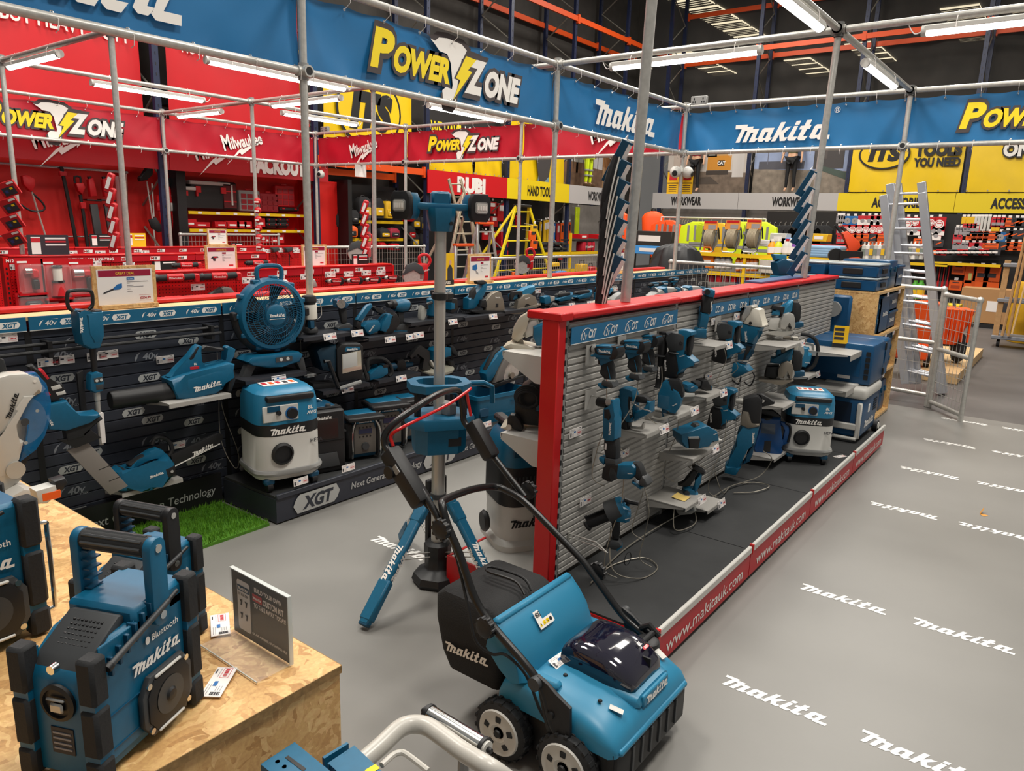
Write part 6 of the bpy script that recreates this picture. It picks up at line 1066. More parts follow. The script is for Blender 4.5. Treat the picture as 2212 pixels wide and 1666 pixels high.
def deal(label,p,w,h,head,rz=0,big=False,pic='b'):
    t=thing('deal_board',label,'sign',p,rz); b=MB(); b.box((0,.006,h/2),(w,.012,h),OSB); b.box((0,0,.012),(w*.9,.09,.02),OSB); part('board',b,t)
    b=MB(); s=w/.42; b.box((.0,-.001,h*.51),(w*.87,.002,h*.83),PAP); M=FR((0,-.0022,h*.51),(1,0,0),(0,0,1)); hw,hh=w*.41,h*.39
    b.poly([(-hw,hh*.62),(hw,hh*.62),(hw,hh),(-hw,hh)],CRIM,M,.0008); b.text(head,M@TL((0,hh*.81,0)),h*.062,mat('gold_print',(240,190,60),.5),bold=.01,lift=.0016,width=w*.3)
    b.poly([(w*.02,hh*.38),(w*.14,hh*.38),(w*.14,hh*.54),(w*.02,hh*.54)],PBLU if big else CRIM,M,.0008); b.script(M@TL((w*.08,hh*.45,0)),w*.09,WHT,lift=.0016) if big else None
    for k,(y,l) in enumerate([(.28,.34),(.2,.05),(.06,.1),(-.02,.26),(-.16,.06),(-.3,.08)]): b.poly([(w*.02,hh*y-.002*s),(w*(.02+l),hh*y-.002*s),(w*(.02+l),hh*y+.002*s),(w*.02,hh*y+.002*s)],PGRY,M,.0008)
    if pic=='b': b.poly([(x*w,y*h) for x,y in [(-.36,-.16),(-.35,-.12),(-.2,-.03),(-.13,.06),(-.06,.08),(-.06,-.02),(-.1,-.06),(-.19,-.07)]],PDRK,M,.0008); b.poly([(x*w,y*h) for x,y in [(-.2,-.03),(-.13,.06),(-.06,.08),(-.06,-.02),(-.1,-.06),(-.19,-.07)]],PBLU,M,.0014)
    elif pic=='j': b.poly([(x*w,y*h) for x,y in [(-.34,.1),(-.16,.14),(-.12,0),(-.2,-.08),(-.34,-.04)]],PBLU,M,.0008); b.poly([(x*w,y*h) for x,y in [(-.22,-.02),(-.1,-.14),(-.06,-.2),(-.16,-.18)]],PGRY,M,.0012)
    else: b.poly([(x*w,y*h) for x,y in [(-.34,-.02),(-.28,.06),(-.12,.06),(-.1,.01),(-.2,-.02),(-.19,-.12),(-.26,-.12),(-.28,-.03)]],PDRK,M,.0008); b.poly([(x*w,y*h) for x,y in [(-.25,.04),(-.14,.05),(-.16,.0),(-.25,0)]],PRED,M,.0014)
    if big:
        b.text('£204.99',M@TL((w*.3,-hh*.72,0)),h*.062,mat('dark_red_print',(170,24,50),.5),bold=.02,lift=.0016,width=w*.17)
        for y in(-.56,-.9): b.poly([(w*.2,hh*y),(w*.4,hh*y),(w*.4,hh*y+.001),(w*.2,hh*y+.001)],PRED,M,.0008)
    else: b.poly([(w*.22,-hh*.85),(w*.36,-hh*.85),(w*.36,-hh*.7),(w*.22,-hh*.7)],PRED,M,.0008)
    part('sheet',b,t); return t
p=aty(272,672,4.08); deal('large chipboard framed offer board on the timber ledge, headed GREAT DEAL with a blower',(p.x,4.06,1.207),.335,.225,'GREAT DEAL',0,True)
p=aty(1032,623,4.08); deal('chipboard framed offer board with a blue machine, on the ledge right of the floodlight',(p.x,4.06,1.207),.3,.245,'SAVE £47.49 [11%]',0,False,'j')
p=aty(1337,600,4.08); deal('offer board half hidden behind the hanging blade cards',(p.x+.05,4.06,1.207),.24,.3,'SAVE',0,False,'j')
t=thing('leaflet_holder','small yellow card with a man on it, on the ledge behind the floodlight pole','sign',(aty(962,630,4.08).x,4.08,1.207),0)
b=MB(); b.box((0,0,.13),(.2,.003,.25),mat('amber_print',(240,190,20),.5)); M=FR((0,-.002,.13),(1,0,0),(0,0,1)); b.poly([(x,y) for x,y in[(.02,-.09),(.085,-.09),(.08,0),(.06,.03),(.04,.03),(.02,0)]],PDRK,M,.001); b.poly([(.052+.016*math.cos(k*PI/6),.05+.02*math.sin(k*PI/6)) for k in range(12)],mat('skin_print',(214,160,130),.6),M,.001); b.box((0,-.002,.02),(.2,.002,.04),BLK); b.text('DETAILS',FR((0,-.0035,.02),(1,0,0),(0,0,1)),.022,WHT,bold=.02,lift=.001); part('card',b,t); b=MB(); b.box((0,-.02,.002),(.2,.06,.004),CLR); part('clear_base',b,t)
for pts,lb in [([(2.36,3.97,.95),(2.37,3.97,.6),(2.42,3.9,.3),(2.38,3.88,.22),(2.34,3.95,.4),(2.36,3.97,.7)],'looped at the corner of the plinth and wall'),([(2.9,3.9,.95),(2.93,3.95,.8),(2.85,3.93,.6),(2.86,3.9,.45)],'from the lantern shelf down past the floodlight')]: wire('thin security cable '+lb,[V(q) for q in pts])
# ================================================================ REAR SIDE OF THE GONDOLA, SEEN PAST ITS END
def rshelf(z,lb): return shelf(3.05,1.757,z,1.02,.22,lb,LGR,face=1,th=.02)
for z,lb in((1.165,'pale shelf on the far side of the gondola under the big cut off saw'),(.79,'lower pale shelf on the far side of the gondola with the coiled lead')):
    t=rshelf(z,lb); b=MB(); b.prism([(0,-.004),(.21,-.004),(.22,-.03),(.04,-.12),(0,-.12)],.004,LGR,M=TL((-.508,0,0))@Mx.Rotation(PI/2,4,'Z')); part('end_bracket',b,t)
t=Tool('cut_off_saw','large corded saw with a pale curved blade guard, past the red end post','power tool',K7,(640,400),rz=-60,X=2.72)
t.k*=1; WG=mat('pale_guard_cast',(190,184,168),.35,.3)
t.p('blade_guard',('P',[(470,480),(490,370),(540,280),(620,230),(680,225),(660,260),(610,300),(590,400),(600,460),(530,520)],.09,WG,.014)); t.p('arm',('P',[(560,330),(700,300),(720,350),(700,440),(600,480),(580,420)],.07,ALU,.014)); t.p('motor',('P',[(670,360),(770,320),(840,340),(830,540),(710,545),(670,470)],.12,TEAL,.025)); t.p('handle',('P',[(650,240),(690,215),(780,230),(800,200),(840,140),(880,150),(910,210),(840,280),(780,300),(660,280)],.06,RUB,.018)); t.p('base',('P',[(400,560),(480,520),(700,560),(690,585),(440,575)],.16,WG,.004),('P',[(460,540),(490,450),(520,440),(570,500),(590,560)],.012,WG,.002)); t.p('cord',('T',[(800,330,-.05),(780,400,-.06),(790,480,-.05),(830,540,-.03)],.006,BLK,4))
t=Tool('cut_off_saw','dark corded saw with its black lead coiled on top, on the lower far shelf','power tool',K7,(640,1100),rz=-60,X=2.72)
t.p('body',('P',[(500,1080),(560,920),(660,850),(810,850),(810,1300),(560,1290),(500,1200)],.14,BLK,.03)); t.p('guard_dial',('P',[(450,1290),(450,1210),(480,1170),(520,1170),(570,1220),(605,1300),(580,1335)],.05,BLK,.01,-.08),('Y',470,1285,[(26,-.115),(20,-.11)],STEEL,16)); t.p('motor',('P',[(690,1000),(790,980),(790,1140),(700,1150)],.16,TEALD,.02)); t.p('handle',('P',[(650,860),(670,825),(800,830),(805,900),(680,900)],.08,RUB,.02)); t.p('base',('P',[(380,1320),(470,1290),(780,1360),(700,1395),(600,1385)],.16,WG,.004))
for k in range(4): t.p('lead_coil',('T',[(630+(118-8*k)*math.cos(a),1000+k*6+(100-10*k)*math.sin(a)*1.05,-.09-.004*k) for a in[q*PI/8 for q in range(17)]],.006,RUB,2))
t=thing('vacuum_cleaner','bulky teal, black and white vacuum with a coiled lead, behind the red end post','vacuum cleaner',(2.87,2.04,.166),-32,sc=.93)
ring=lambda w,d,z,r=.09:[(x,y,z) for x,y in rrect(w,d,r,5)]
b=MB(); b.loft([ring(.47,.4,0),ring(.47,.4,.03),ring(.42,.34,.05),ring(.42,.35,.2),ring(.43,.36,.26)],LGR); b.script(FR((-.05,-.173,.15),(1,0,0),(0,0,1)),.24,BLK,lift=.004); part('tank',b,t)
b=MB(); b.loft([ring(.432,.362,.24),ring(.43,.36,.42),ring(.42,.35,.46)],BLK); 
for k in range(18): b.box((-.17+.02*k,-.182,.37),(.007,.006,.07),DGR)
b.box((.0,-.185,.24),(.1,.02,.16),BLK,b=.01); part('middle_band',b,t)
b=MB(); b.loft([ring(.425,.355,.45),ring(.42,.35,.54),ring(.38,.31,.6),ring(.34,.28,.62)],TEAL); b.box((-.12,-.172,.53),(.09,.01,.05),TEALD,b=.004); b.box((.12,-.17,.5),(.05,.02,.04),BLK,b=.004); b.lathe([(.02,0),(.03,.01),(.028,.03)],BLK,o=(.09,-.176,.54),ax=(0,-1,0),n=14); part('motor_head',b,t)
b=MB(); b.box((0,0,.63),(.3,.26,.03),BLK,b=.01); b.box((-.14,.02,.65),(.06,.24,.04),BLK,b=.012); b.box((.16,-.12,.62),(.09,.07,.06),BLK,b=.012); part('top_frame',b,t)
for k in range(6): b=MB(); b.tube([V((.04+(.13-.014*k)*math.cos(a),-.02+(.1-.01*k)*math.sin(a),.655+.006*(k%3))) for a in[q*PI/8+k for q in range(16)]],.0055,RUB,n=6,closed=True,smooth=2); part('lead_coil',b,t)
b=MB(); b.lathe([(.05,-.015),(.06,0),(.05,.015)],BLK,o=(-.26,-.02,.12),ax=(1,0,0),n=18); part('wheel',b,t); b=MB(); b.tube([V((.02,-.19,.52)),V((.01,-.2,.3)),V((.03,-.21,.12)),V((.14,-.21,.05)),V((.2,-.18,.1)),V((.21,-.16,.24))],.008,RUB,n=7,smooth=5); part('hose',b,t)
t=Tool('circular_saw','pale round saw guard peeking over the red cap past the sanders','power tool',F6,(870,260),rz=-10,Y=2.0); t.p('guard',('P',[(790,275),(810,240),(860,212),(910,215),(935,235),(920,250),(930,300),(800,330)],.05,WG,.012))
t=Tool('circular_saw','grey and teal saw guard peeking over the red cap beside the steel pole','power tool',F6,(1010,220),rz=-10,Y=2.0); t.p('guard',('P',[(940,250),(960,200),(1000,170),(1030,165),(1020,200),(980,240),(980,300),(945,300)],.05,GRY,.012)); t.p('body',('P',[(1000,200),(1035,165),(1075,180),(1080,225),(1000,240),(985,300),(980,250)],.07,TEAL,.012))
KG=(1300,400,4.424)
for i,(x,y,lb) in enumerate([(560,1010,'nearer of two teal and grey grinders lying above the red cap past the steel pole'),(800,1000,'farther of two teal and grey grinders lying above the red cap')]):
    t=Tool('angle_grinder',lb,'power tool',KG,(x,y),rz=-10,Y=2.05); o=lambda a,q:(x+a,y+q)
    t.p('body',('P',[o(-110,40),o(-60,0),o(20,-35),o(100,-30),o(140,-5),o(100,25),o(20,40),o(-60,75)],.07,GRY,.02)); t.p('collar',('P',[o(-20,-25),o(20,-40),o(40,40),o(0,50)],.074,TEAL,.01)); t.p('ring',('X',y+5,[(x-62,42),(x-50,42)],CHR)); t.p('head',('P',[o(110,-30),o(160,-20),o(160,15),o(120,25)],.06,TEAL,.01)); t.p('perch',('P',[o(-60,75),o(60,40),o(60,120),o(-60,150)],.04,BLK,.004))
# ================================================================ FAR WALLS: RACKING, SIGNS, POSTERS
NB=mat('navy_rack_steel',(26,36,66),.45); GB=mat('zinc_brace',(150,146,136),.4,.6)
def rackframe(x,y,axis,label,h=9.0):
    t=thing('rack_frame',label,'racking frame',(x,y,0),0 if axis=='x' else -90,'navy racking frames')
    for d in(0,.95): b=MB(); b.box((0,d,h/2),(.1,.08,h),NB); [b.box((0,d-.042,.3+.15*k),(.012,.004,.04),BLK) for k in range(int(h/.15)-3)]; part('upright',b,t)
    z=.4;k=0
    while z<h-.6: b=MB(); b.cyl((0,.04 if k%2 else .91,z),(0,.91 if k%2 else .04,z+.62),.018,GB,n=6); part('brace',b,t); z+=.62;k+=1
for i,x in enumerate((6.15,9.1,12.05,14.9,17.65,20.45)): rackframe(x,11.62,'x','navy racking frame on the back wall, '+['left of the red banner seam','between red and yellow sheets','left of the red tile sign','between the red and yellow signs','between yellow and grey signs','next to the room corner'][i])
for i,y in enumerate((10.97,8.2,5.42,2.66,-.1)): rackframe(21.95,y,'y','navy racking frame on the right wall, '+['beside the corner','between the two workwear posters','between poster and yellow sheet','between the two yellow sheets','at the right edge of the photo'][i])
def beam(a,c,label):
    b=MB(); a,c=V(a),V(c); d=(c-a).normalized(); M=FR((a+c)/2,d,(0,0,1)); L_=(c-a).length; b.box((0,0,0),(L_,.13,.05),ORGS,M=M); 
    for s_ in(-1,1): b.box((s_*L_/2,0,0),(.05,.22,.07),ORGS,M=M)
    solo('rack_beam',b,label,'racking beam',group='orange racking beams')
for x0,x1,n in((11.2,14.05,'over the navy frame beside the big blue banner'),(14.0,16.75,'in the middle of the back wall'),(16.8,19.5,'towards the room corner'),(19.55,21.9,'meeting the room corner')):
    beam((x0+.9,11.55,7.0),(x1+.9,11.55,7.0),'front orange racking beam '+n); beam((x0+.9,12.6,6.95),(x1+.9,12.6,6.95),'rear orange racking beam '+n)
for y0,y1,n in((10.9,8.25,'nearest the corner'),(8.15,5.45,'behind the long tube light'),(5.4,2.7,'crossing behind the roof tube junction'),(2.6,-.1,'behind the right end tube light'),(-.2,-2.9,'at the right edge')):
    beam((21.88,y0,6.72),(21.88,y1,6.72),'front orange racking beam on the right wall '+n); beam((22.95,y0,6.72),(22.95,y1,6.72),'rear orange racking beam on the right wall '+n)
beam((22.95,10.9,8.1),(22.95,8.25,8.1),'highest orange racking beam nearest the corner'); beam((22.95,8.15,8.1),(22.95,5.45,8.1),'highest orange racking beam cut by the top of the photo')
beam((9.15,12.5,2.62),(11.95,12.5,2.62),'low orange racking beam above the black bag wall'); beam((9.15,11.6,2.72),(11.95,11.6,2.72),'front low orange racking beam under the yellow sheet')
def board(name,o,x,w,h,m,label,fn=None,cat='sign',d=.03,group=None):
    b=MB(); M=FR(o,x,(0,0,1)); b.box((w/2,h/2,-d/2),(w,h,d),m,M=M)
    if fn: fn(b,M@TL((w/2,h/2,.004)))
    return solo(name,b,label,cat,group=group)
SIG=mat('grey_sign',(186,182,180),.5); RSG=mat('red_sign',(204,16,28),.45); YSG=mat('yellow_sign',(236,206,20),.5); MSG=mat('crimson_sign',(176,24,34),.45)
def word(t,h,m,w,dx=0,dy=0,bold=.04): return lambda b,M: b.text(t,M@TL((dx,dy,0)),h,m,bold=bold,width=w,lift=.004)
board('header_sign',(11.98,11.5,2.29),(1,0,0),2.78,.49,RSG,'red header sign with four white capitals over the tile tools',word('RUBI',.3,WHT,1.0,.05,0,.07))
board('header_sign',(14.77,11.5,2.29),(1,0,0),2.77,.49,YSG,'yellow header sign reading HAND TOOLS',word('HAND TOOLS',.24,BLK,1.1,0,0,.03))
board('header_sign',(17.55,11.5,2.29),(1,0,0),3.0,.49,SIG,'grey WORKWEAR header sign right of the yellow HAND TOOLS sign',word('WORKWEAR',.24,BLK,.95,-.05,0,.03))
for i,(y,m,t,lb) in enumerate([(11.19,SIG,'WORKWEAR','grey WORKWEAR header sign on the right wall nearest the corner'),(8.39,SIG,'WORKWEAR','grey WORKWEAR header sign left of the first yellow sign'),(5.6,YSG,'ACCESSORIES','yellow ACCESSORIES header sign behind the ladder'),(2.8,YSG,'ACCESSORIES','yellow ACCESSORIES header sign cut by the right edge')]): board('header_sign',(21.9,y,2.3),(0,-1,0),2.79,.475,m,lb,word(t,.24,BLK,1.0 if i<2 else 1.25,(-.25 if i==0 else .1) if i<2 else .1 if i==2 else .0,0,.045))
def milh(b,M): millogo(b,M@TL((.1,0,0)),.8)
board('header_sign',(2.9,11.62,2.36),(1,0,0),3.38,.56,MSG,'crimson header sign above the hanging garden tools',lambda b,M: millogo(b,M@TL((.15,.02,0)),.85))
def pko(b,M): millogo(b,M@TL((-.75,.06,0)),.85); b.text('PACKOUT',M@TL((.45,-.06,0)),.26,WHT,bold=.08,width=1.15,lift=.004)
board('header_sign',(6.29,11.62,2.36),(1,0,0),3.1,.56,MSG,'crimson header sign lettered in white above the red storage shelves',pko)
def sheet(o,x,w,h,m,label,fn=None):
    b=MB(); M=FR(o,x,(0,0,1)); nu,nv=24,6; vs=[];fs=[]
    for i in range(nu+1):
        for k in range(nv+1): u,v=i/nu,k/nv; vs.append((u*w,v*h,.02*math.sin(9*u+3*v)*math.sin(PI*v)+.012*math.sin(23*u+v)))
    for i in range(nu):
        for k in range(nv): a=i*(nv+1)+k; fs.append((a,a+nv+1,a+nv+2,a+1))
    b.add(vs,fs,m,M)
    if fn: fn(b,M@TL((w/2,h/2,.045)))
    for u in range(7):
        for v in(.03,h-.03): b.add([(u*w/6*.98+.02+.02*math.cos(k*PI/3),v+.02*math.sin(k*PI/3),.04) for k in range(6)],[tuple(range(6))],PGRY,M)
    return solo('vinyl_sheet',b,label,'banner',group=None,ang=60)
RSH=mat('red_vinyl_sheet',(200,14,26),.42,noise=.06,scale=2); YSH=mat('yellow_vinyl_sheet',(240,200,14),.42,noise=.08,scale=2); KSH=mat('black_vinyl_sheet',(40,38,38),.5)
nbh=lambda dx,dy,w:(lambda b,M: b.text('NOTHING BUT HEAVY DUTY',M@TL((dx,dy,0)),.2,mat('pinkish_white_print',(240,214,210),.5),bold=.02,width=w,lift=.003))
sheet((2.0,11.75,3.05),(1,0,0),4.0,3.2,RSH,'tall red vinyl sheet at the upper left with white words across it',nbh(.5,-.42,2.7))
sheet((6.4,11.75,3.05),(1,0,0),2.5,3.2,RSH,'tall red vinyl sheet over the black toolboxes with white words',nbh(.0,-.38,2.0))
def itsr(b,M):
    b.poly([(.85*math.cos(k*PI/18),.72*math.sin(k*PI/18)) for k in range(36)],BLK,M,.002); b.poly([(.80*math.cos(k*PI/18),.66*math.sin(k*PI/18)) for k in range(36)],YSH,M,.006); b.text('ITS',M,.62,BLK,bold=.08,shear=.18,width=1.05,lift=.012)
sheet((9.4,11.75,3.0),(1,0,0),2.35,1.75,YSH,'yellow sheet with three black letters in a ring, between tube lights',lambda b,M:itsr(b,M@TL((-.05,-.08,0))))
sheet((8.95,12.3,2.95),(1,0,0),.42,1.8,YSH,'narrow yellow sheet left of the ringed letters')
def loads(b,M): b.text('WE HAVE',M@TL((-.66,.1,0)),.34,YLP,bold=.03,width=1.0,lift=.004); b.text('LOADS MORE',M@TL((.62,.1,0)),.34,WHT,bold=.03,width=1.3,lift=.004); b.text('ONLINE &',M@TL((-.6,-.36,0)),.3,YLP,bold=.03,width=.9,lift=.004)
sheet((12.1,11.8,2.95),(1,0,0),2.75,1.25,KSH,'black sheet with yellow and white capitals under the blue banner',loads)
sheet((11.95,11.85,4.25),(1,0,0),2.9,.5,YSH,'yellow strip of sheet above the black lettered sheet')
sheet((12.1,11.7,2.79),(1,0,0),1.6,.5,YSH,'low yellow sheet above the red tile sign'); sheet((13.75,11.7,2.79),(1,0,0),1.05,.5,YSH,'narrow low yellow sheet right of the folded aluminium ladder')
def manp(b,M): b.poly([(.05,-.7),(-.1,-.1),(-.05,.4),(.1,.55),(.55,.55),(.6,.0),(.5,-.55),(.3,-.7)],mat('grey_cloth_print',(70,66,66),.6),M,.004); b.poly([(.0,-.7),(.02,-.52),(.35,-.6),(.5,-.55),(.52,-.7)],mat('denim_print',(120,150,160),.6),M,.003); b.poly([(.3,.45),(.36,.36),(.44,.36),(.5,.5)],mat('skin_print',(214,160,130),.6),M,.006)
sheet((14.95,11.7,2.79),(1,0,0),2.6,1.4,YSH,'yellow sheet printed with a man in a dark shirt above HAND TOOLS',manp)
def its2(b,M):
    b.poly([(-.52+.62*math.cos(k*PI/18),-.02+.38*math.sin(k*PI/18)) for k in range(36)],BLK,M,.002); b.poly([(-.52+.57*math.cos(k*PI/18),-.02+.34*math.sin(k*PI/18)) for k in range(36)],YSH,M,.006)
    b.text('ITS',M@TL((-.52,.0,0)),.34,BLK,bold=.07,shear=.18,width=.75,lift=.012); b.text('ALL THE',M@TL((.72,.34,0)),.2,BLK,bold=.05,width=.8,lift=.006); b.text('TOOLS',M@TL((.72,.06,0)),.26,BLK,bold=.08,width=1.05,lift=.006); b.text('YOU NEED',M@TL((.72,-.24,0)),.2,BLK,bold=.06,width=1.05,lift=.006)
sheet((21.88,5.35,2.8),(0,-1,0),2.6,1.5,YSH,'yellow sheet reading TOOLS YOU NEED beside a ringed logo',lambda b,M:its2(b,M@TL((0,.22,0))))
def toptool(b,M):
    for y,t in((.52,'10 TOP'),(.24,'ON...')): b.text(t,M@TL((-.3,y,0)),.3,BLK,bold=.14,width=.85,lift=.003); b.text(t,M@TL((-.3,y,0)),.3,WHT,bold=.05,width=.8,lift=.006)
    b.poly([(.1,-.75),(.2,-.45),(.45,-.25),(.6,.0),(.8,.05),(1.3,.3),(1.3,-.75)],mat('skin_print',(214,160,130),.6),M,.003)
sheet((21.88,2.6,2.8),(0,-1,0),2.7,1.5,YSH,'yellow sheet with a printed hand and outlined words, at the right edge',toptool)
def poster(o,x,w,h,label,sky,ground,fn):
    def g(b,M):
        b.poly([(-w/2,-h/2),(w/2,-h/2),(w/2,-.12*h),(-w/2,-.05*h)],mat('poster_'+ground[0],ground[1],.6,noise=.35,scale=6),M,.002); fn(b,M)
    return board('poster',o,x,w,h,mat('poster_'+sky[0],sky[1],.6,noise=.12,scale=3),label,g,'poster',.01)
BR=lambda n,c: mat('poster_'+n,c,.6)
def P(b,M,pts,m,l=.004): b.poly(pts,m,M,l)
def rc(x,y,w,h): return [(x-w/2,y-h/2),(x+w/2,y-h/2),(x+w/2,y+h/2),(x-w/2,y+h/2)]
def dig(b,M):
    P(b,M,rc(-.95,.25,.4,1.0),BR('wall',(196,180,168))); P(b,M,rc(.95,.25,.35,1.1),BR('wall2',(206,200,196))); P(b,M,rc(.3,.35,.6,.8),BR('ochre',(190,150,100)),.003); P(b,M,rc(.35,.12,.75,.42),BR('digger',(206,140,50)),.006); P(b,M,rc(.1,.48,.32,.36),BR('cab',(60,54,46)),.006); P(b,M,rc(.1,.45,.2,.22),BR('glass',(150,150,140)),.008); P(b,M,rc(.42,.12,.2,.16),BLK,.008); b.text('CAT',M@TL((.42,.12,0)),.09,WHT,bold=.05,lift=.01); P(b,M,rc(.3,-.16,.7,.12),BR('track',(66,58,52)),.006); P(b,M,[(-.4,-.5),(-.2,-.3),(.1,-.28),(.4,-.5)],BR('rubble',(84,74,66)),.005)
poster((22.3,10.93,2.8),(0,-1,0),2.68,1.5,'site photo poster with a yellow digger behind the red shirted dummy',('pale',(206,196,186)),('earth',(122,106,92)),dig)
def yard(b,M):
    P(b,M,rc(-.55,.02,1.3,.22),BR('far',(84,84,92))); P(b,M,rc(.75,.15,.8,.5),BR('build',(70,66,66))); P(b,M,rc(.55,.42,.3,.5),BR('tower',(84,78,76)),.005); P(b,M,[(.5,-.12),(1.25,-.4),(1.25,-.2),(.5,.0)],BR('fence',(70,84,76)),.006)
    for x in(-.95,-.55,-.2,.02): P(b,M,rc(x,.3,.02,.5),BR('crane',(104,106,120)),.005); P(b,M,rc(x+.06,.45,.3,.018),BR('crane',(104,106,120)),.005)
poster((22.3,8.16,2.8),(0,-1,0),2.69,1.5,'site photo poster with cranes and a grey yard behind the green shirted dummy',('sky',(150,164,196)),('sand',(140,128,114)),yard)
def site(b,M):
    for x in(-.5,.3): P(b,M,rc(x,-.2,.9,.3),BR('brick',(130,96,74)))
    for k in range(9): P(b,M,rc(-1.1+.27*k,0,.03,.5),BR('steel',(96,80,70)),.005)
poster((17.69,12.2,2.8),(1,0,0),2.72,1.5,'site photo poster with pale clouds behind the hi vis dummy',('cloud',(190,186,186)),('brown',(120,92,72)),site)
def barn(b,M):
    for k in range(6): P(b,M,rc(-.5+.22*k,.1,.12,.8),BR('plank%d'%(k%2),((150,100,60),(96,66,46))[k%2]))
poster((20.4,12.2,2.8),(1,0,0),1.5,1.5,'brown building photo poster in the room corner',('rust',(150,104,64)),('sandy',(166,130,96)),barn)
def figure(name,label,o,rz,top,legs,skin,boots=None,hivis=False):
    t=thing(name,label,'mannequin',o,rz)
    vs=[(0,0,.95),(0,0,1.2),(0,0,1.4),(0,0,1.5),(0,0,1.58),(0,-.01,1.7),(.09,0,.9),(.1,-.02,.5),(.11,0,.1),(.11,-.12,.04),(-.09,0,.9),(-.1,-.02,.5),(-.11,0,.1),(-.11,-.12,.04),(.19,0,1.42),(.25,.02,1.15),(.27,-.05,.9),(.27,-.07,.8),(-.19,0,1.42),(-.25,.02,1.15),(-.27,-.05,.9),(-.27,-.07,.8)]
    ed=[(0,1),(1,2),(2,3),(3,4),(4,5),(0,6),(6,7),(7,8),(8,9),(0,10),(10,11),(11,12),(12,13),(2,14),(14,15),(15,16),(16,17),(2,18),(18,19),(19,20),(20,21)]
    ra=[.14,.13,.15,.08,.06,.1,.09,.06,.045,.04,.09,.06,.045,.04,.06,.045,.035,.035,.06,.045,.035,.035]
    def sk(nm,idx,grow,m):
        mp={v:i for i,v in enumerate(idx)}; me=bpy.data.meshes.new(nm); me.from_pydata([vs[i] for i in idx],[(mp[a],mp[c]) for a,c in ed if a in mp and c in mp],[]); me.materials.append(m)
        o_=bpy.data.objects.new(nm,me); COL.objects.link(o_); o_.parent=t
        md=o_.modifiers.new('skin','SKIN'); 
        for i,v in enumerate(idx): r=ra[v]*grow; me.skin_vertices[0].data[i].radius=(r,r*.8)
        me.skin_vertices[0].data[0].use_root=True
        o_.modifiers.new('sub','SUBSURF').levels=1; o_.modifiers['sub'].render_levels=1
        for p_ in me.polygons: p_.use_smooth=True
        return o_
    sk('body',list(range(22)),1,skin); sk('shirt',[0,1,2,3,14,15,18,19] if not hivis else [1,2,3,14,15,16,18,19,20],1.14,top); sk('trousers',[0,6,7,8,10,11,12],1.16,legs)
    if hivis:
        for z in(1.05,.45,.3): 
            b=MB(); 
            if z>1: b.lathe([(.165,0),(.17,.02),(.165,.05)],GRY,o=(0,0,z),n=18)
            else:
                for x in(-.1,.1): b.lathe([(.085,0),(.088,.02),(.085,.045)],GRY,o=(x,-.015,z),n=14)
            part('reflective_band',b,t)
    if boots:
        for x in(-.11,.11): b=MB(); b.box((x,-.06,.05),(.1,.26,.1),boots,b=.03,seg=2); part('boot',b,t)
    return t
SKN=mat('dummy_skin',(214,168,136),.5)
p=atx(1497,413,22.0); figure('mannequin','dressed dummy in a dark red jumper and black trousers over the workwear sign',(22.05,p.y,2.79),-90,mat('maroon_cloth',(132,28,44),.7),mat('black_cloth',(26,26,28),.8),SKN)
p=atx(1703,415,22.0); figure('mannequin','dressed dummy in an olive tee shirt and black trousers over the workwear sign',(22.05,p.y,2.79),-90,mat('olive_cloth',(92,88,58),.8),MATS['black_cloth'],SKN)
HV=mat('hi_vis_yellow',(214,236,20),.6); HO=mat('hi_vis_orange',(250,84,18),.6)
p=aty(1272,401,11.75); figure('mannequin','dressed dummy in yellow hi vis suit and brown boots over the workwear sign',(p.x,11.8,2.79),0,HV,HV,SKN,mat('brown_boot',(90,64,40),.7),True)
b=MB(); b.box((7.9,12.0,2.97),(3.1,.7,.04),ORGS); solo('high_shelf',b,'high shelf board carrying the black toolboxes above the crimson header','shelf')
def tbox(label,px_,py_,w,h,Y=11.85,d=.4):
    p=aty(px_,py_,Y); t=thing('tool_box',label,'toolbox',(p.x,Y,p.z),0,'black toolboxes on the high shelf')
    b=MB(); b.box((0,.2,h/2),(w,d,h),BLK,b=.02); part('body',b,t); b=MB(); b.box((0,.19,h*.8),(w+.02,d,.05),DGR,b=.01); part('lid',b,t)
    for s_ in(-.28,.28): b=MB(); b.box((s_*w,-.012,h*.72),(.06,.03,h*.35),REDP,b=.006); part('latch',b,t)
    b=MB(); b.box((-w*.45,-.006,h*.5),(.03,.012,h*.7),LGR); part('silver_trim',b,t)
kx,ky,kz=380,190,3.95
for x,y,w,h,lb in [(110,165,.55,.25,'low black toolbox at the left end of the high row'),(290,140,.62,.5,'tall black toolbox second from the left of the high row'),(420,292,.3,.2,'small black case under the tall stack'),(440,250,.62,.36,'upper black toolbox of the middle stack'),(640,318,.6,.3,'black drawer box with red drawers in the middle of the high row'),(690,205,.5,.22,'black toolbox on top of the drawer box'),(890,300,.7,.34,'wide black toolbox with bright red latches'),(1080,370,.45,.16,'lower flat organiser at the right end of the high row'),(1080,315,.45,.16,'upper flat organiser at the right end of the high row'),(560,300,.5,.45,'black toolbox left of the drawer box')]: tbox(lb,kx+x/kz,ky+y/kz,w,h)
RW=mat('red_back_wall',(214,22,14),.5,noise=.12,scale=1.2)
b=MB(); b.box((4.6,12.3,1.2),(3.9,.04,2.4),RW); solo('red_back_board',b,'bright red back board behind the hanging garden tools','wall panel')
b=MB(); b.box((6.58,12.1,1.2),(.16,.5,2.4),BLK); solo('black_divider',b,'black divider between the garden tools and the red shelves','panel')
t=thing('red_shelf_bay','red shelf bay with yellow fronted shelves of small cases','shelving',(6.7,12.2,0))
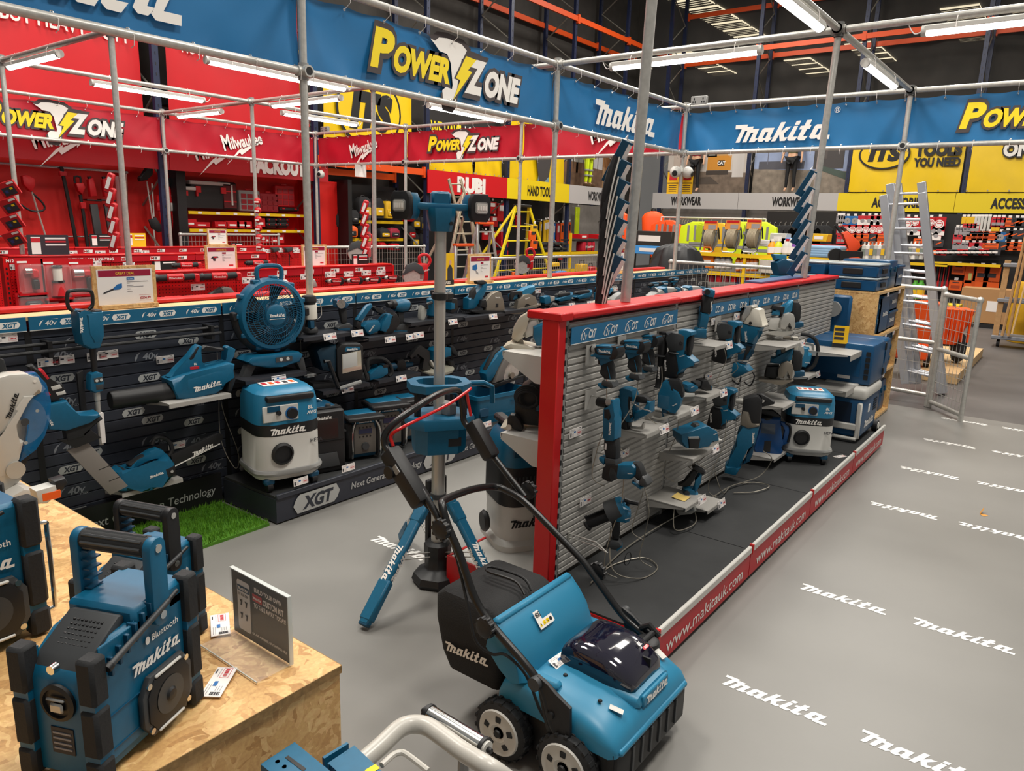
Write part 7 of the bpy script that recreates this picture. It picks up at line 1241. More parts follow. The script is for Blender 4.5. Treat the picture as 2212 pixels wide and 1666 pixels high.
b=MB(); b.box((1.25,.1,1.2),(2.5,.03,2.4),RW); part('back_panel',b,t); b=MB(); b.box((2.5,-.2,1.2),(.04,.6,2.4),RW); part('side_panel',b,t); b=MB(); b.box((2.9,-.1,1.2),(.75,.04,2.4),RW); part('side_panel',b,t); b=MB(); b.box((3.32,-.2,1.2),(.1,.5,2.5),BLK); part('black_edge',b,t)
for z in(1.72,1.43,1.1): 
    b=MB(); b.box((1.2,-.1,z),(2.4,.4,.03),RW); s_=part('shelf_board',b,t); b=MB(); b.box((1.2,-.305,z),(2.4,.012,.05),YELS)
    for q in range(7): b.box((.2+.33*q,-.313,z),(.07,.004,.035),PAP)
    part('shelf_edge',b,s_)
K=(350,380,5.205)
def organiser(label,x,y,w,h,m):
    p=aty(*px(K,x,y),11.95); t=thing('organiser_case',label,'case',p,0,'cases on the red shelves'); b=MB(); b.box((0,.06,h/2),(w,.12,h),m,b=.015); part('body',b,t)
    b=MB()
    for i in range(3):
        for k in range(3): b.box((w*(-.3+.3*i),-.004,h*(.2+.27*k)),(w*.24,.01,h*.2),mat('red_bin',(150,30,40),.4))
    part('bins',b,t)
    b=MB(); b.box((0,.05,h+.02),(w*.3,.03,.03),REDP,b=.008); part('carry_handle',b,t)
organiser('clear lidded organiser case under the small pole, first of three on the top shelf',995,400,.42,.36,GRY); organiser('middle clear lidded organiser case on the top red shelf',1215,405,.38,.33,MATS['red_bin'] if 'red_bin' in MATS else REDP); organiser('right hand organiser case standing highest on the top red shelf',1390,350,.42,.38,REDP)
def blackbox(label,x,y,w,h,lid=BLK,cat='toolbox',nm='tool_box'):
    p=aty(*px(K,x,y),11.95); t=thing(nm,label,cat,p,0,'boxes on the red shelves'); b=MB(); b.box((0,.15,h/2),(w,.28,h),BLK,b=.02); part('body',b,t); b=MB(); b.box((0,.14,h-.03),(w+.02,.3,.06),lid,b=.01); part('lid',b,t)
    for s_ in(-.32,.32): b=MB(); b.box((s_*w,-.005,h*.7),(w*.12,.03,h*.22),REDP); part('latch',b,t)
blackbox('big black chest with a white lid on the top red shelf',560,378,.72,.46,LGR); blackbox('small black chest with a white lid beside the big chest',345,372,.28,.36,LGR)
blackbox('upper left small black case on the second red shelf',1240,535,.22,.1); blackbox('upper right small black case on the second red shelf',1365,535,.22,.1); blackbox('lower left small black case on the second red shelf',1240,590,.22,.1); blackbox('lower right small black case on the second red shelf',1365,590,.22,.1); blackbox('flat black case at the right of the top red shelf',1430,405,.42,.08)
p=aty(*px(K,770,390),11.95); t=thing('tool_crate','open black crate stood on end beside the big chest, red shelves inside','crate',p,0); b=MB(); b.box((0,.1,.24),(.3,.2,.48),BLK,b=.03); b.box((0,-.005,.24),(.24,.01,.4),mat('dark_red_inside',(90,10,16),.6)); 
for q in range(2): b.box((0,-.012,.15+.17*q),(.24,.01,.02),REDP)
b.box((.03,-.02,.26),(.03,.015,.34),LGR); part('body',b,t)
for i,(x,y,w,h) in enumerate([(330,570,.2,.12),(450,575,.3,.08),(670,580,.24,.1),(800,585,.26,.12),(900,585,.2,.12),(970,590,.16,.12),(1115,575,.18,.16),(1140,755,.12,.2),(1185,755,.08,.12),(1270,755,.16,.1),(1340,755,.14,.2)]):
    p=aty(*px(K,x,y),11.95); b=MB(); b.box((0,.05,h/2),(w,.1,h),REDP,b=.004); b.box((0,-.002,h*.4),(w*.5,.004,h*.25),PAP); solo('red_carton',b,'small red carton, '+['far left end of the second red shelf','flat one on the second red shelf','under the offer board on the second red shelf','first of the pink trio on the second red shelf','middle of the pink trio on the second red shelf','last of the pink trio on the second red shelf','behind the pole on the second red shelf','tallest on the bottom red shelf','narrow one on the bottom red shelf','squat one on the bottom red shelf','right end of the bottom red shelf'][i],'carton',p,0,'red cartons on the shelves')
b=MB(); b.cyl((3.6,12.1,2.3),(5.85,12.1,2.3),.02,CHR); b.cyl((5.83,12.1,2.3),(5.83,12.25,.9),.015,CHR); solo('hanging_rail',b,'chrome rail high on the red back board holding the garden tools','rail')
b=MB(); b.cyl((3.6,12.2,1.31),(5.7,12.2,1.31),.014,CHR); solo('hanging_rail',b,'thin chrome rail low on the red back board','rail')
KR=(0,360,5.205)
def gt(label,o,*parts,nm='garden_tool'):
    t=Tool(nm,label,'garden tool',KR,o,rz=0,Y=12.05)
    for n_,*sh in parts: t.p(n_,*sh)
gt('strimmer with a red head and bent handle, first tool on the red board',(330,200),('motor',('P',[(260,115),(310,100),(375,130),(380,200),(345,280),(310,270),(262,200)],.1,REDP,.02)),('shaft',('T',[(345,270,0),(380,480,0),(460,900,0)],.013,STEEL)),('loop',('T',[(355,300,0),(440,400,0),(450,470,0),(380,495,0),(300,480,0),(225,420,0)],.014,BLK,3)),nm='strimmer')
gt('long black pole tool second on the red board',(720,200),('shaft',('T',[(710,10,0),(740,300,0),(790,900,0)],.028,BLK)),('collar',('B',718,85,(.1,.06,.07),REDP,0,.01)),nm='pole_saw')
gt('pole tool with a red motor and dark handle, third on the red board',(880,200),('motor',('P',[(845,190),(920,180),(940,230),(900,310),(860,270)],.1,REDP,.02)),('grip',('T',[(850,190,0),(850,120,0),(905,120,0),(905,180,0)],.016,BLK,2)),('shaft',('T',[(890,310,0),(905,560,0),(915,900,0)],.026,BLK)),('collar',('B',905,430,(.08,.06,.1),REDP,0,.01)),nm='pole_saw')
for x,lb in((1030,'first'),(1190,'second')): gt(lb+' hedge trimmer with a wide dark blade cover hanging on the red board',(x,250),('motor',('P',[(x-35,150),(x+15,130),(x+25,220),(x+40,330),(x-30,340)],.1,REDP,.02)),('grip',('P',[(x-30,120),(x,115),(x+15,220),(x-10,230)],.05,BLK,.01)),('guard',('P',[(x-75,365),(x+75,370),(x+70,385),(x-70,382)],.14,BLK,.003)),('blade_cover',('P',[(x-35,420),(x+40,415),(x+60,800),(x+50,890),(x-5,890)],.05,DGR,.006)),nm='hedge_trimmer')
gt('long handled spade with a dark round blade on the red board by the divider',(1720,500),('shaft',('T',[(1680,180,0),(1710,600,0),(1720,890,0)],.012,LGR),('T',[(1730,200,0),(1725,560,0)],.012,LGR)),('blade',('P',[(1665,600),(1740,565),(1790,650),(1800,720),(1760,735),(1690,690)],.03,BLK,.006)),nm='spade')
for i,(x,y0,y1,m) in enumerate([(1790,330,890,RED),(1860,40,860,BLK),(1900,60,760,RED),(1940,330,740,LGR),(1985,180,640,REDP)]): gt('pole leaning by the black divider, '+['red with a round head','long black one','long thin red one','pale one with a white head','short red one'][i],(x,(y0+y1)/2),('shaft',('T',[(x,y0,0),(x+40,y1,0)],.022,m)),('head',('P',[(x-20,y0+80),(x+25,y0+80),(x+25,y0+170),(x-20,y0+170)],.07,[REDP,DGR,BLK,LGR,BLK][i],.012)),nm='tool_pole')
gt('black leaf blower hanging high by the black divider',(1650,100),('body',('P',[(1560,130),(1640,60),(1640,20),(1710,25),(1700,90),(1640,150),(1570,170)],.1,BLK,.02)),nm='leaf_blower')
def strip(label,pole,z0,z1,n,fn,dx=0,dy=0,group=None):
    t=thing('clip_strip',label,'hanging strip',(pole[0]+.6*dx+.8*dy,pole[1]-.8*dx+.6*dy,z0),-53); b=MB(); b.box((0,0,(z1-z0)/2),(.03,.004,z1-z0),CLR); part('strip',b,t)
    for i in range(n): fn(t,i,(z1-z0)*(i+.5)/n)
    return t
def redpack(t,i,z):
    b=MB(); b.M=TL((0,-.03,z))@Mx.Rotation(R_(-18),4,'Y')@Mx.Rotation(R_(25),4,'X'); b.box((0,0,0),(.19,.02,.15),REDP,b=.002); b.box((.0,-.011,-.02),(.13,.002,.085),PDRK); b.box((-.03,-.0125,-.02),(.03,.002,.03),mat('blue_ink',(40,60,120),.5)); b.box((.03,-.0125,.0),(.03,.002,.02),YEL); b.box((.05,-.0125,.055),(.07,.002,.02),PAP); part('red_pack',b,t)
strip('four red square packs hanging in a slanting ladder at the left edge',(3.12,8.85),1.32,1.98,4,redpack,.02,-.1)
def capred(t,i,z): b=MB(); b.sph((.02,-.05,z),.045,REDP,n=12); b.box((.02,-.1,z-.01),(.05,.02,.02),WHT); part('red_cap',b,t)
strip('strip of small red round items on the pole before the red shelves',(5.94,8.85),1.25,1.95,6,capred,.03,-.03)
def redlong(t,i,z): b=MB(); b.M=TL((-.05,-.03,z))@Mx.Rotation(R_(20),4,'Y'); b.box((0,0,0),(.06,.04,.17),REDP,b=.012); b.box((0,-.022,.0),(.03,.004,.1),PAP); part('red_pack',b,t)
strip('slanting strip of red and white packs on the left inner pole',(3.12,6.55),1.4,2.0,5,redlong,-.03,-.03); strip('slanting strip of red and white packs right of the red shelves',(5.94,6.55),1.25,1.9,5,redlong,-.05,-.03)
def bladep(t,i,z):
    b=MB(); b.M=TL((-.035,-.05,z))@Mx.Rotation(R_(24),4,'Y')@Mx.Rotation(R_(14),4,'X'); b.box((0,0,0),(.055,.01,.2),TEALD,b=.002); b.box((.018,-.006,.02),(.018,.004,.14),PAP); part('blade_card',b,t)
    b=MB(); b.tube([V((-.005,-.03,z+.1)),V((.01,-.02,z+.12)),V((.012,.0,z+.08))],.003,PAP,n=5); part('hook',b,t)
strip('slanting ladder of teal blade cards on the farther steel pole of the gondola',(5.94,1.7),1.42,2.13,6,bladep,-.05,-.01)
def sleeve(t,i,z):
    bladep(t,i,z); b=MB(); b.tube([V((-.04,-.06,z+.02)),V((-.07,-.08,z-.1)),V((-.085,-.08,z-.2)),V((-.09,-.08,z-.27))],lambda u:.016+.016*math.sin(PI*min(1,u+.15)),mat('black_sock',(20,20,22),.85),n=8,smooth=3,sy=.6); b.tube([V((-.03,-.09,z+.02)),V((-.06,-.105,z-.12)),V((-.075,-.105,z-.25))],.004,LGR,n=5,smooth=3); part('black_sleeve',b,t)
strip('ladder of black and white striped sleeves with teal cards on the nearest steel pole',(3.12,1.7),1.45,2.04,7,sleeve,-.05,-.01)
MR=REDP
def rt(label,px_,py_,Y,kind=0):
    d=driver(label,(px_,py_,1),(0,0),Y=Y,rz=-35,body=MR,nose=ALU,sc=1.25,name='impact_driver',ring=False,mil=True,grp='red tools on the red islands'); return d
for i,(x,y) in enumerate([(722,607),(763,606),(803,604),(843,600)]): rt('red impact driver on the near red island, '+['first of the row of four','second of the row of four','third of the row of four','last of the four by the end post'][i],x+4,y,6.32)
def rgrind(label,x,y,Y,L_=.36):
    p=aty(x,y,Y); t=thing('angle_grinder',label,'power tool',p,-4,'red tools on the red islands'); b=MB(); b.cyl((-L_/2,0,0),(-.05,0,0),.03,RUB,n=14); b.cyl((-L_/2-.02,0,0),(-L_/2+.04,0,0),.02,BLK,r1=.035,n=14); part('nose',b,t); b=MB(); b.cyl((-.06,0,0),(.08,0,.0),.036,MR,n=14); b.box((0,-.02,.0),(.14,.05,.06),MR,b=.012); b.text('Milwaukee',FR((.0,-.0455,0),(1,0,0),(0,0,1)),.02,WHT,lift=.001); part('body',b,t); b=MB(); b.cyl((.07,0,0),(L_/2,0,.005),.03,RUB,n=14); part('grip',b,t); b=MB(); b.box((L_/2+.02,0,-.01),(.05,.06,.08),MR,b=.01); part('battery_shoe',b,t)
for x,y,lb in [(375,600,'red grinder at the top left of the near island, by the offer board'),(470,597,'long red and black die grinder left of the round fan'),(370,648,'red multi tool low on the near red island, by the offer board')]: rgrind(lb,x,y,6.3)
for x,y,lb in [(555,568,'red polisher on the middle island right of the offer board'),(400,573,'red tool on the middle island beside the dark kit card')]: rgrind(lb,x,y,8.62,.3)
t=Tool('cut_off_tool','black and red cutter with grey guard, low on the near island','power tool',K,(680,1330),rz=-8,Y=6.28); t.p('guard',('P',[(660,1270),(700,1245),(760,1260),(800,1320),(795,1380),(690,1370)],.08,mat('warm_grey_cover',(112,108,104),.4),.01)); t.p('body',('P',[(530,1320),(660,1250),(690,1300),(690,1370),(640,1380),(520,1360)],.08,BLK,.02),('P',[(540,1335),(640,1330),(640,1365),(540,1365)],.084,REDP,.01))
t=Tool('red_tool','white nosed red tool just right of the round fan','power tool',K,(1380,1220),rz=-20,Y=6.3); t.p('nose',('P',[(1340,1180),(1400,1170),(1430,1220),(1430,1260),(1380,1255),(1330,1210)],.08,LGR,.014)); t.p('body',('P',[(1310,1215),(1350,1190),(1390,1250),(1360,1270)],.07,REDP,.012))
t=Tool('red_tool','red tool with a chrome cage behind the lantern','power tool',K,(1680,1240),rz=-10,Y=6.3); t.p('cage',('P',[(1650,1170),(1700,1160),(1730,1240),(1640,1255)],.09,ALU,.01)); t.p('body',('P',[(1650,1255),(1730,1250),(1735,1320),(1650,1330)],.08,REDP,.014))
for i,(x,y) in enumerate([(1270,840),(1420,840)]):
    t=Tool('multi_tool','red and black hanging tool on the far red island, '+['left','right'][i]+' of two','power tool',K,(x,y),rz=-8,Y=10.62); t.p('head',('P',[(x-45,y-30),(x+30,y-40),(x+40,y-5),(x-20,y+20)],.1,DGR,.012)); t.p('handle',('P',[(x-5,y+10),(x+25,y),(x+60,y+70),(x+45,y+95),(x+25,y+80)],.06,REDP,.012)); t.p('cord',('T',[(x+10,y+30,0),(x+5,y+180,0)],.008,BLK))
def blister(label,x,y,w,h,fn):
    p=aty(*px(KR,x,y),8.62); t=thing('blister_pack',label,'blister pack',p,0,'red blister packs on the middle island'); b=MB(); b.box((0,.03,0),(w,.006,h),REDP); b.box((-w*.25,.025,h*.4),(w*.35,.002,.02),PAP); b.box((.0,.0,-h*.42),(w*1.02,.07,.02),REDP); part('card',b,t); b=MB(); fn(b); part('tool',b,t); b=MB(); b.box((0,-.02,-h*.02),(w*.9,.09,h*.75),CLR,b=.02); part('clear_shell',b,t)
blister('red blister pack with a silver headed lamp, first from the left',355,1250,.26,.4,lambda b:(b.cyl((-.06,-.01,.07),(.0,-.01,.07),.035,CHR,n=14),b.box((.03,-.01,.04),(.07,.05,.1),REDP,b=.015),b.box((.03,-.01,-.07),(.06,.06,.1),BLK,b=.01)))
blister('red blister pack with an upright lantern, second from the left',650,1280,.27,.46,lambda b:(b.cyl((0,-.01,-.16),(0,-.01,-.02),.07,REDP,r1=.05,n=16),b.cyl((0,-.01,-.02),(0,-.01,.0),.06,BLK,n=16),b.cyl((0,-.01,0),(0,-.01,.13),.045,mat('opal_shade',(226,222,210),.4),n=16),b.cyl((0,-.01,.13),(0,-.01,.16),.05,BLK,n=16)))
blister('red blister pack with a big silver torch head, third from the left',930,1260,.27,.42,lambda b:(b.cyl((-.1,-.01,.06),(0,-.01,.06),.05,CHR,n=16),b.box((.05,-.01,.06),(.1,.06,.07),REDP,b=.015),b.box((.06,-.01,-.05),(.05,.04,.14),BLK,b=.012)))
for i,(x,y,lb) in enumerate([(380,1560,'red pack with a square black lamp below the first blister pack'),(700,1580,'flat red box below the lantern pack'),(960,1560,'red pack half hidden by the black loop of the power head')]): blister(lb,x,y,.3,.26 if i!=1 else .12,lambda b:(b.box((0.0,-.02,-.02),(.16,.05,.14),DGR,b=.02),b.box((0,-.048,-.02),(.1,.004,.08),LGR)) if i==0 else b.box((0,0,0),(.2,.03,.06),REDP))
def rtick(c,x,y,Y,label,k='red'): p=aty(*px(c,x,y),Y); ticket(p,(1,0,0),(0,0,1),label,k,1.35)
for i,x in enumerate((110,270,420,760,1130,1380,1480,1640)): rtick(KR,[195,500,820,1070,1450,810,1130,1625][i],[1130,1095,1085,1090,1105,970,968,965][i],8.68 if i<5 else 10.68,'price ticket on the red islands, '+['left end above the first blister pack','above the lantern pack','above the torch pack','above the offer board','beside the upright tube','on the far island over the second blister pack','on the far island over the third blister pack','on the far island right of the yellow card'][i])
for i,(x,y) in enumerate([(975,1175),(1315,1150),(1620,1135),(1890,1110),(405,1250),(1180,845),(1325,840),(1510,845)]): rtick(K,x,y,6.34 if i<5 else 10.68,'price ticket on the red islands, '+['left of the fan handle','right of the fan handle','behind the upright tube past the fan','over the white nosed driver','above the low cutter on the near island','on the far island left of the two hanging tools','on the far island between the two hanging tools','on the far island right of the two hanging tools'][i])
KM2=(680,340,5.205)
for i,x in enumerate((175,380,580,745)): rtick(KM2,x,[1315,1312,1300,1292][i],6.35,'price ticket over the red drivers, '+['first from the left','second from the left','third from the left','nearest the end post'][i])
for x,y,Y,w,h,lb in [(480,585,6.5,.33,.24,'offer board on the near red island left of the round fan'),(680,578,6.5,.32,.24,'offer board on the near red island cut by the nearest steel upright'),(471,531,10.8,.34,.26,'smallest offer board on the far red island')]: p=aty(x,y,Y); deal(lb,(p.x,Y,p.z+.0),w,h,'SAVE £20.00 [17%]',0,False,'g')
def kit(label,x,y,Y,w=.21,h=.15,m=BLK):
    p=aty(x,y,Y); t=thing('leaflet_holder',label,'sign',p,0); b=MB(); b.box((0,0,h/2),(w,.004,h),m); M=FR((0,-.003,h/2),(1,0,0),(0,0,1)); b.poly(rc(-w*.3,0,w*.22,h*.8),PAP,M,.001); b.poly(rc(-w*.3,h*.25,w*.22,h*.2),PRED,M,.0015)
    for q in range(3): b.poly(rc(w*.18,h*(.33-.15*q),w*.5,h*.08),PAP if q!=1 else PRED,M,.001)
    part('card',b,t); b=MB(); b.box((0,-.02,.002),(w,.06,.004),CLR); part('clear_base',b,t)
kit('dark kit builder card on the middle island right of the large offer board',357,587,8.75,.3,.2); kit('dark kit builder card on the far island below the hedge trimmers',220,533,10.8,.3,.17); kit('dark kit builder card on the near island in front of the red cut off saw',778,574,6.5,.24,.13); kit('small dark kit card behind the offer board on the far island',513,545,10.8,.2,.15)
kit('yellow card on the far red island beside the left upright',295,533,10.8,.28,.19,mat('amber_print',(240,190,20),.5)); kit('glossy kit card reflecting a tube light, far left island',107,553,8.75,.4,.22,mat('glossy_card',(60,60,66),.1))
b=MB(); b.box((0,0,.12),(.25,.003,.2),PAP); b.text('....',FR((0,-.003,.12),(1,0,0),(0,0,1)),.02,PDRK,lift=.001); p=aty(779,369,9.9); solo('paper_notice',b,'white paper notice hung from the rail under the red banner','notice',(p.x,p.y,p.z-.12))
def camball(label,p,rz,two=False):
    t=thing('security_camera',label,'camera',p,rz)
    for s_ in((-1,1) if two else (0,)):
        b=MB(); b.sph((s_*.08,0,0),.07,LGR,n=18); part('housing',b,t); b=MB(); b.lathe([(.035,0),(.03,.01),(.001,.012)],BLK,o=(s_*.115 if two else 0,-.055 if two else -.062,-.02 if two else 0),ax=(s_*.7,-.7,-.1),n=16); part('lens',b,t)
    b=MB(); b.cyl((0,0,0),(0,.03,.07),.02,LGR); part('mount',b,t)
camball('white round camera under the corner of the red banners',(8.72,11.0,2.45),-70); camball('pair of white round cameras back to back under the blue banner corner',(8.66,4.06,2.38),-40,True)
for i,y in enumerate((3.9,4.25)): b=MB(); b.box((0,0,0),(.004,.155,.26),mat('amber_print',(240,190,20),.5)); b.box((-.003,0,.07),(.002,.1,.07),PRED); b.box((-.003,0,.0),(.002,.145,.012),BLK); [b.box((-.003,0,-.03-.022*k),(.002,.1,.008),PDRK) for k in range(4)]; p=atx(1454 if i==0 else 1484,392,8.75); solo('warning_sign',b,'yellow warning card hung under the twin cameras, '+('left' if i==0 else 'right')+' one','sign',(8.75,p.y,p.z-.02))
for nm,p in (('double socket fixed on the rail at the blue banner corner',(8.7,3.92,3.2)),('double socket fixed on the rail at the red banner corner',(8.72,10.85,3.2))):
    t=thing('power_socket',nm,'socket',p,-90); b=MB(); b.box((0,0,0),(.2,.05,.1),GRY,b=.008); [b.box((s_*.055+q[0],-.027,q[1]),(.012,.004,.02),BLK) for s_ in(-1,1) for q in((0,.018),(-.014,-.018),(.014,-.018))]; part('plate',b,t)
def fence(label,P0,P1,z0,z1,nm='mesh_guard',bars=1):
    t=thing(nm,label,'mesh guard',P0); P0,P1=V(P0),V(P1); d=P1-P0; L_=d.length
    for z in [z0+(z1-z0)*k/bars for k in range(bars+1)]: b=MB(); b.cyl((0,0,z),d+V((0,0,z)),.022,STEEL,n=10); part('rail_tube',b,t)
    for q in(V((0,0,0)),d): b=MB(); b.cyl(q+V((0,0,0)),q+V((0,0,z1)),.022,STEEL,n=10); b.sph(q+V((0,0,z1)),.034,STEEL,n=10); part('post_tube',b,t)
    b=MB(); n=int(L_/.06)
    for k in range(1,n): b.cyl(d*k/n+V((0,0,z0)),d*k/n+V((0,0,z1)),.0025,STEEL,n=4,cap=False)
    n=int((z1-z0)/.1)
    for k in range(1,n): z=z0+(z1-z0)*k/n; b.cyl((0,0,z),d+V((0,0,z)),.0025,STEEL,n=4,cap=False)
    part('wire_mesh',b,t); return t
fence('mesh guard panel standing square to the storage rack at the far right',(8.48,1.06,0),(8.62,1.75,0),.12,1.2,bars=2); fence('mesh guard leaf swung out into the aisle at the far right',(8.46,1.03,0),(8.02,.70,0),.06,1.15,bars=2)
a=aty(697,534,9.6);c=aty(916,549,9.6); fence('mesh guard behind the red saws left of the floodlight',(a.x,9.6,0),(c.x,9.6,0),.2,a.z); a=aty(1063,559,7.2);c=aty(1335,573,7.2); fence('mesh guard running below the yellow stepladder',(a.x,7.2,0),(c.x,7.2,0),.2,a.z); fence('mesh guard seen over the red cap behind the gondola',(8.85,4.2,0),(8.85,2.3,0),.3,1.29)
a=aty(390,516,11.3); fence('short mesh cage with silver elbows below the red shelves',(a.x,11.3,0),(a.x+1.8,11.3,0),.2,1.38)
def ladder(label,lt,lb_,rt_,rb,n,m,w=.05,nm='ladder',grp=None,caps=None):
    lt,lb_,rt_,rb=[V(q) for q in(lt,lb_,rt_,rb)]; t=thing(nm,label,'ladder',lb_,0,grp)
    for a,c in((lt,lb_),(rt_,rb)): b=MB(); d=(a-c).normalized(); M=FR((a+c)/2-lb_,d,(rb-lb_)); b.box((0,0,0),((a-c).length,w,w*.6),m,b=.003,M=M); part('stile',b,t)
    for k in range(n): f=(k+.6)/n; b=MB(); b.cyl(lb_.lerp(lt,f)-lb_,rb.lerp(rt_,f)-lb_,.014,m,n=8); part('rung',b,t)
    if caps: b=MB(); b.box(((lt+rt_)/2-lb_),((rt_-lt).length+.06,.12,.05),caps,b=.01); part('top_cap',b,t)
    return t
AL2=mat('ladder_aluminium',(206,208,214),.35,.7)
for i,(xa,xb) in enumerate(((600,735),(640,775),(685,812))):
    f=lambda q,X:atx(*px((1700,380,2.873),*q),X)
    lt,lb_=f((xa,[120,50,48][i]),9.2+.08*i),f((xb,1290),9.2+.08*i); rt_,rb=f(([840,835,835][i],[105,40,40][i]),9.2+.08*i),f(([960,965,967][i],1350),9.2+.08*i)
    lb_.z=max(lb_.z,.01); rb.z=max(rb.z,.01)
    ladder('tall leaning aluminium ladder section at the far right, '+['front','middle','rear'][i]+' of three',lt,lb_,rt_,rb,8,AL2,.085,grp='sections of the tall aluminium ladder',caps=None)
f=lambda q,Y:aty(*px((1000,340,5.205),*q),Y)
YL=mat('yellow_fibreglass',(230,206,20),.4)
def aframe(label,apexl,apexr,fl,fr_,Y,n,m,cap,back=1.0):
    al,ar,l,r=[f(q,Y) for q in(apexl,apexr,fl,fr_)]; sgn=(al.z-l.z)/1
    def dn(a,c): k=(a.z-.02)/(a.z-c.z); return a+(c-a)*k
    l,r=dn(al,l),dn(ar,r); lt=ladder(label,al,l,ar,r,n,m,.06,'stepladder',None,cap); 
    for a,c in((al,l),(ar,r)): 
        b=MB(); q=V((c.x,c.y+back,.02)); d=(a-q).normalized(); b.box((0,0,0),((a-q).length,.025,.05),m,M=FR((a+q)/2-l,d,(1,0,0))); part('rear_stile',b,lt)
aframe('tall yellow stepladder with a black top, right of the red packs',(600,545),(740,545),(340,1400),(985,1330),9.2,7,YL,BLK)
aframe('aluminium stepladder behind the floodlight lamps',(10,400),(70,400),(-170,1250),(150,1250),9.6,7,mat('worn_aluminium',(190,180,160),.4,.5),None)
aframe('small step with an orange top rail, nearer of two',(-80,985),(90,985),(-90,1390),(130,1390),8.8,3,AL2,ORGS,.5); aframe('small step with an orange top rail, taller of two',(170,740),(320,740),(150,1380),(400,1380),9.4,4,AL2,ORGS,.5)
lt=f((-165,110),10.4); rt_=f((5,120),10.4); lb_=f((-10,900),10.4); rb=f((180,900),10.4)
KL=(860,400,2.973)
A4=[aty(*px(KL,*q),10.6) for q in((325,-40),(420,330),(400,-40),(500,330))]; G=lambda a,c:a+(c-a)*((a.z-.02)/(a.z-c.z))
ladder('long aluminium ladder leaning in front of the red tile sign',A4[0],G(A4[0],A4[1]),A4[2],G(A4[2],A4[3]),10,mat('worn_aluminium',(190,180,160),.4,.5),.06)
def msaw(label,x,y,Y,S=1):
    p=aty(x,y,Y); t=thing('mitre_saw',label,'power tool',p,-25,sc=S); b=MB(); b.box((0,0,-.2),(.5,.35,.06),GRY,b=.01); part('base',b,t); b=MB(); b.cyl((0,-.02,.02),(0,.02,.02),.15,STEEL,n=28); part('blade',b,t); b=MB(); b.prism([(-.16,.02),(-.1,.16),(.02,.2),(.12,.14),(.16,.04),(.08,.04),(0,.1),(-.08,.06)],.06,DGR,.008); part('guard',b,t); b=MB(); b.box((.14,.04,.06),(.16,.12,.24),REDP,b=.03,seg=2); b.text('Milwaukee',FR((.14,-.0205,.08),(1,0,.3),(-.3,0,1)),.03,WHT,lift=.001); part('motor',b,t); b=MB(); b.tube([V((.12,.04,.16)),V((.1,.04,.27)),V((.2,.04,.3)),V((.26,.04,.22)),V((.22,.04,.14))],.022,REDP,n=8,smooth=4); part('handle',b,t)
msaw('red mitre saw with a silver blade beside the yellow stepladder',1128,575,7.0,.9); msaw('red mitre saw standing past the end of the near red island',893,598,6.9,.95); msaw('red cut off saw with a large blade behind the kit builder card',772,548,8.9,1.0)
b=MB(); b.box((10.6,12.55,1.2),(2.9,.04,2.4),BLK); solo('black_back_board',b,'black back board behind the tool bags','wall panel')
for x0,x1,z,lb in((770,866,1.64,'upper yellow fronted shelf of tool bags'),(730,866,1.27,'lower yellow fronted shelf of tool bags')):
    a=aty(x0,477,12.2);c=aty(x1,477,12.2); t=thing('bag_shelf',lb,'shelf',((a.x+c.x)/2,12.5,z)); b=MB(); b.box((0,-.15,0),(c.x-a.x,.4,.03),BLK); part('board',b,t); b=MB(); b.box((0,-.36,0),(c.x-a.x,.015,.06),YELS); part('yellow_edge',b,t)
KB=(680,340,5.205)
def bag(label,x,y,w,h,m,m2,nm='tool_bag',Y=12.15,grp='tool bags on the black wall'):
    p=aty(*px(KB,x,y),Y); t=thing(nm,label,'tool bag',p,0,grp); b=MB(); b.loft([[(q[0],q[1],z) for q in rrect(w*s_,.22*s_,.05*s_,3)] for z,s_ in((0,.92),(h*.15,1),(h*.7,1),(h*.9,.8),(h,.55))],m); part('body',b,t)
    b=MB(); b.box((0,-.115,h*.32),(w*.7,.03,h*.4),m2,b=.012); b.box((0,-.132,h*.35),(w*.3,.004,h*.08),WHT); part('pocket',b,t); b=MB(); b.tube([V((-w*.2,0,h*.92)),V((-w*.12,0,h*1.06)),V((w*.12,0,h*1.06)),V((w*.2,0,h*.92))],.014,BLK,n=6,smooth=3); part('handle',b,t)
BKC=mat('black_canvas',(34,34,36),.8); YC=mat('yellow_canvas',(226,178,20),.6)
for x,y,w,h,m,m2,lb in [(540,680,.36,.42,BKC,YC,'black backpack with yellow pocket, left on the upper bag shelf'),(690,685,.32,.42,BKC,YC,'black backpack with yellow pocket behind the slanting red strip'),(810,685,.22,.36,YC,YC,'upright yellow tool bag on the upper bag shelf'),(905,690,.24,.28,mat('navy_canvas',(26,38,62),.7),MATS['navy_canvas'],'navy tool bag at the right of the upper bag shelf'),(290,780,.34,.3,BKC,BKC,'open black tote hanging on the left of the bag wall'),(415,745,.26,.28,BKC,BKC,'black pouch bag beside the open tote'),(355,895,.48,.24,ORG,BKC,'orange and black wide bag on the lower bag shelf'),(760,905,.3,.2,BKC,YC,'black bag with yellow corner on the lower bag shelf'),(870,900,.3,.2,mat('wine_canvas',(150,24,50),.7),BKC,'wine red bag at the right of the lower bag shelf'),(540,900,.3,.24,BKC,REDP,'dark bag behind the red saw on the lower bag shelf'),(880,1040,.28,.14,REDP,BKC,'red box bag under the lower bag shelf'),(740,1030,.2,.14,REDP,REDP,'small red pouch under the lower bag shelf')]: bag(lb,x,y,w,h,m,m2)
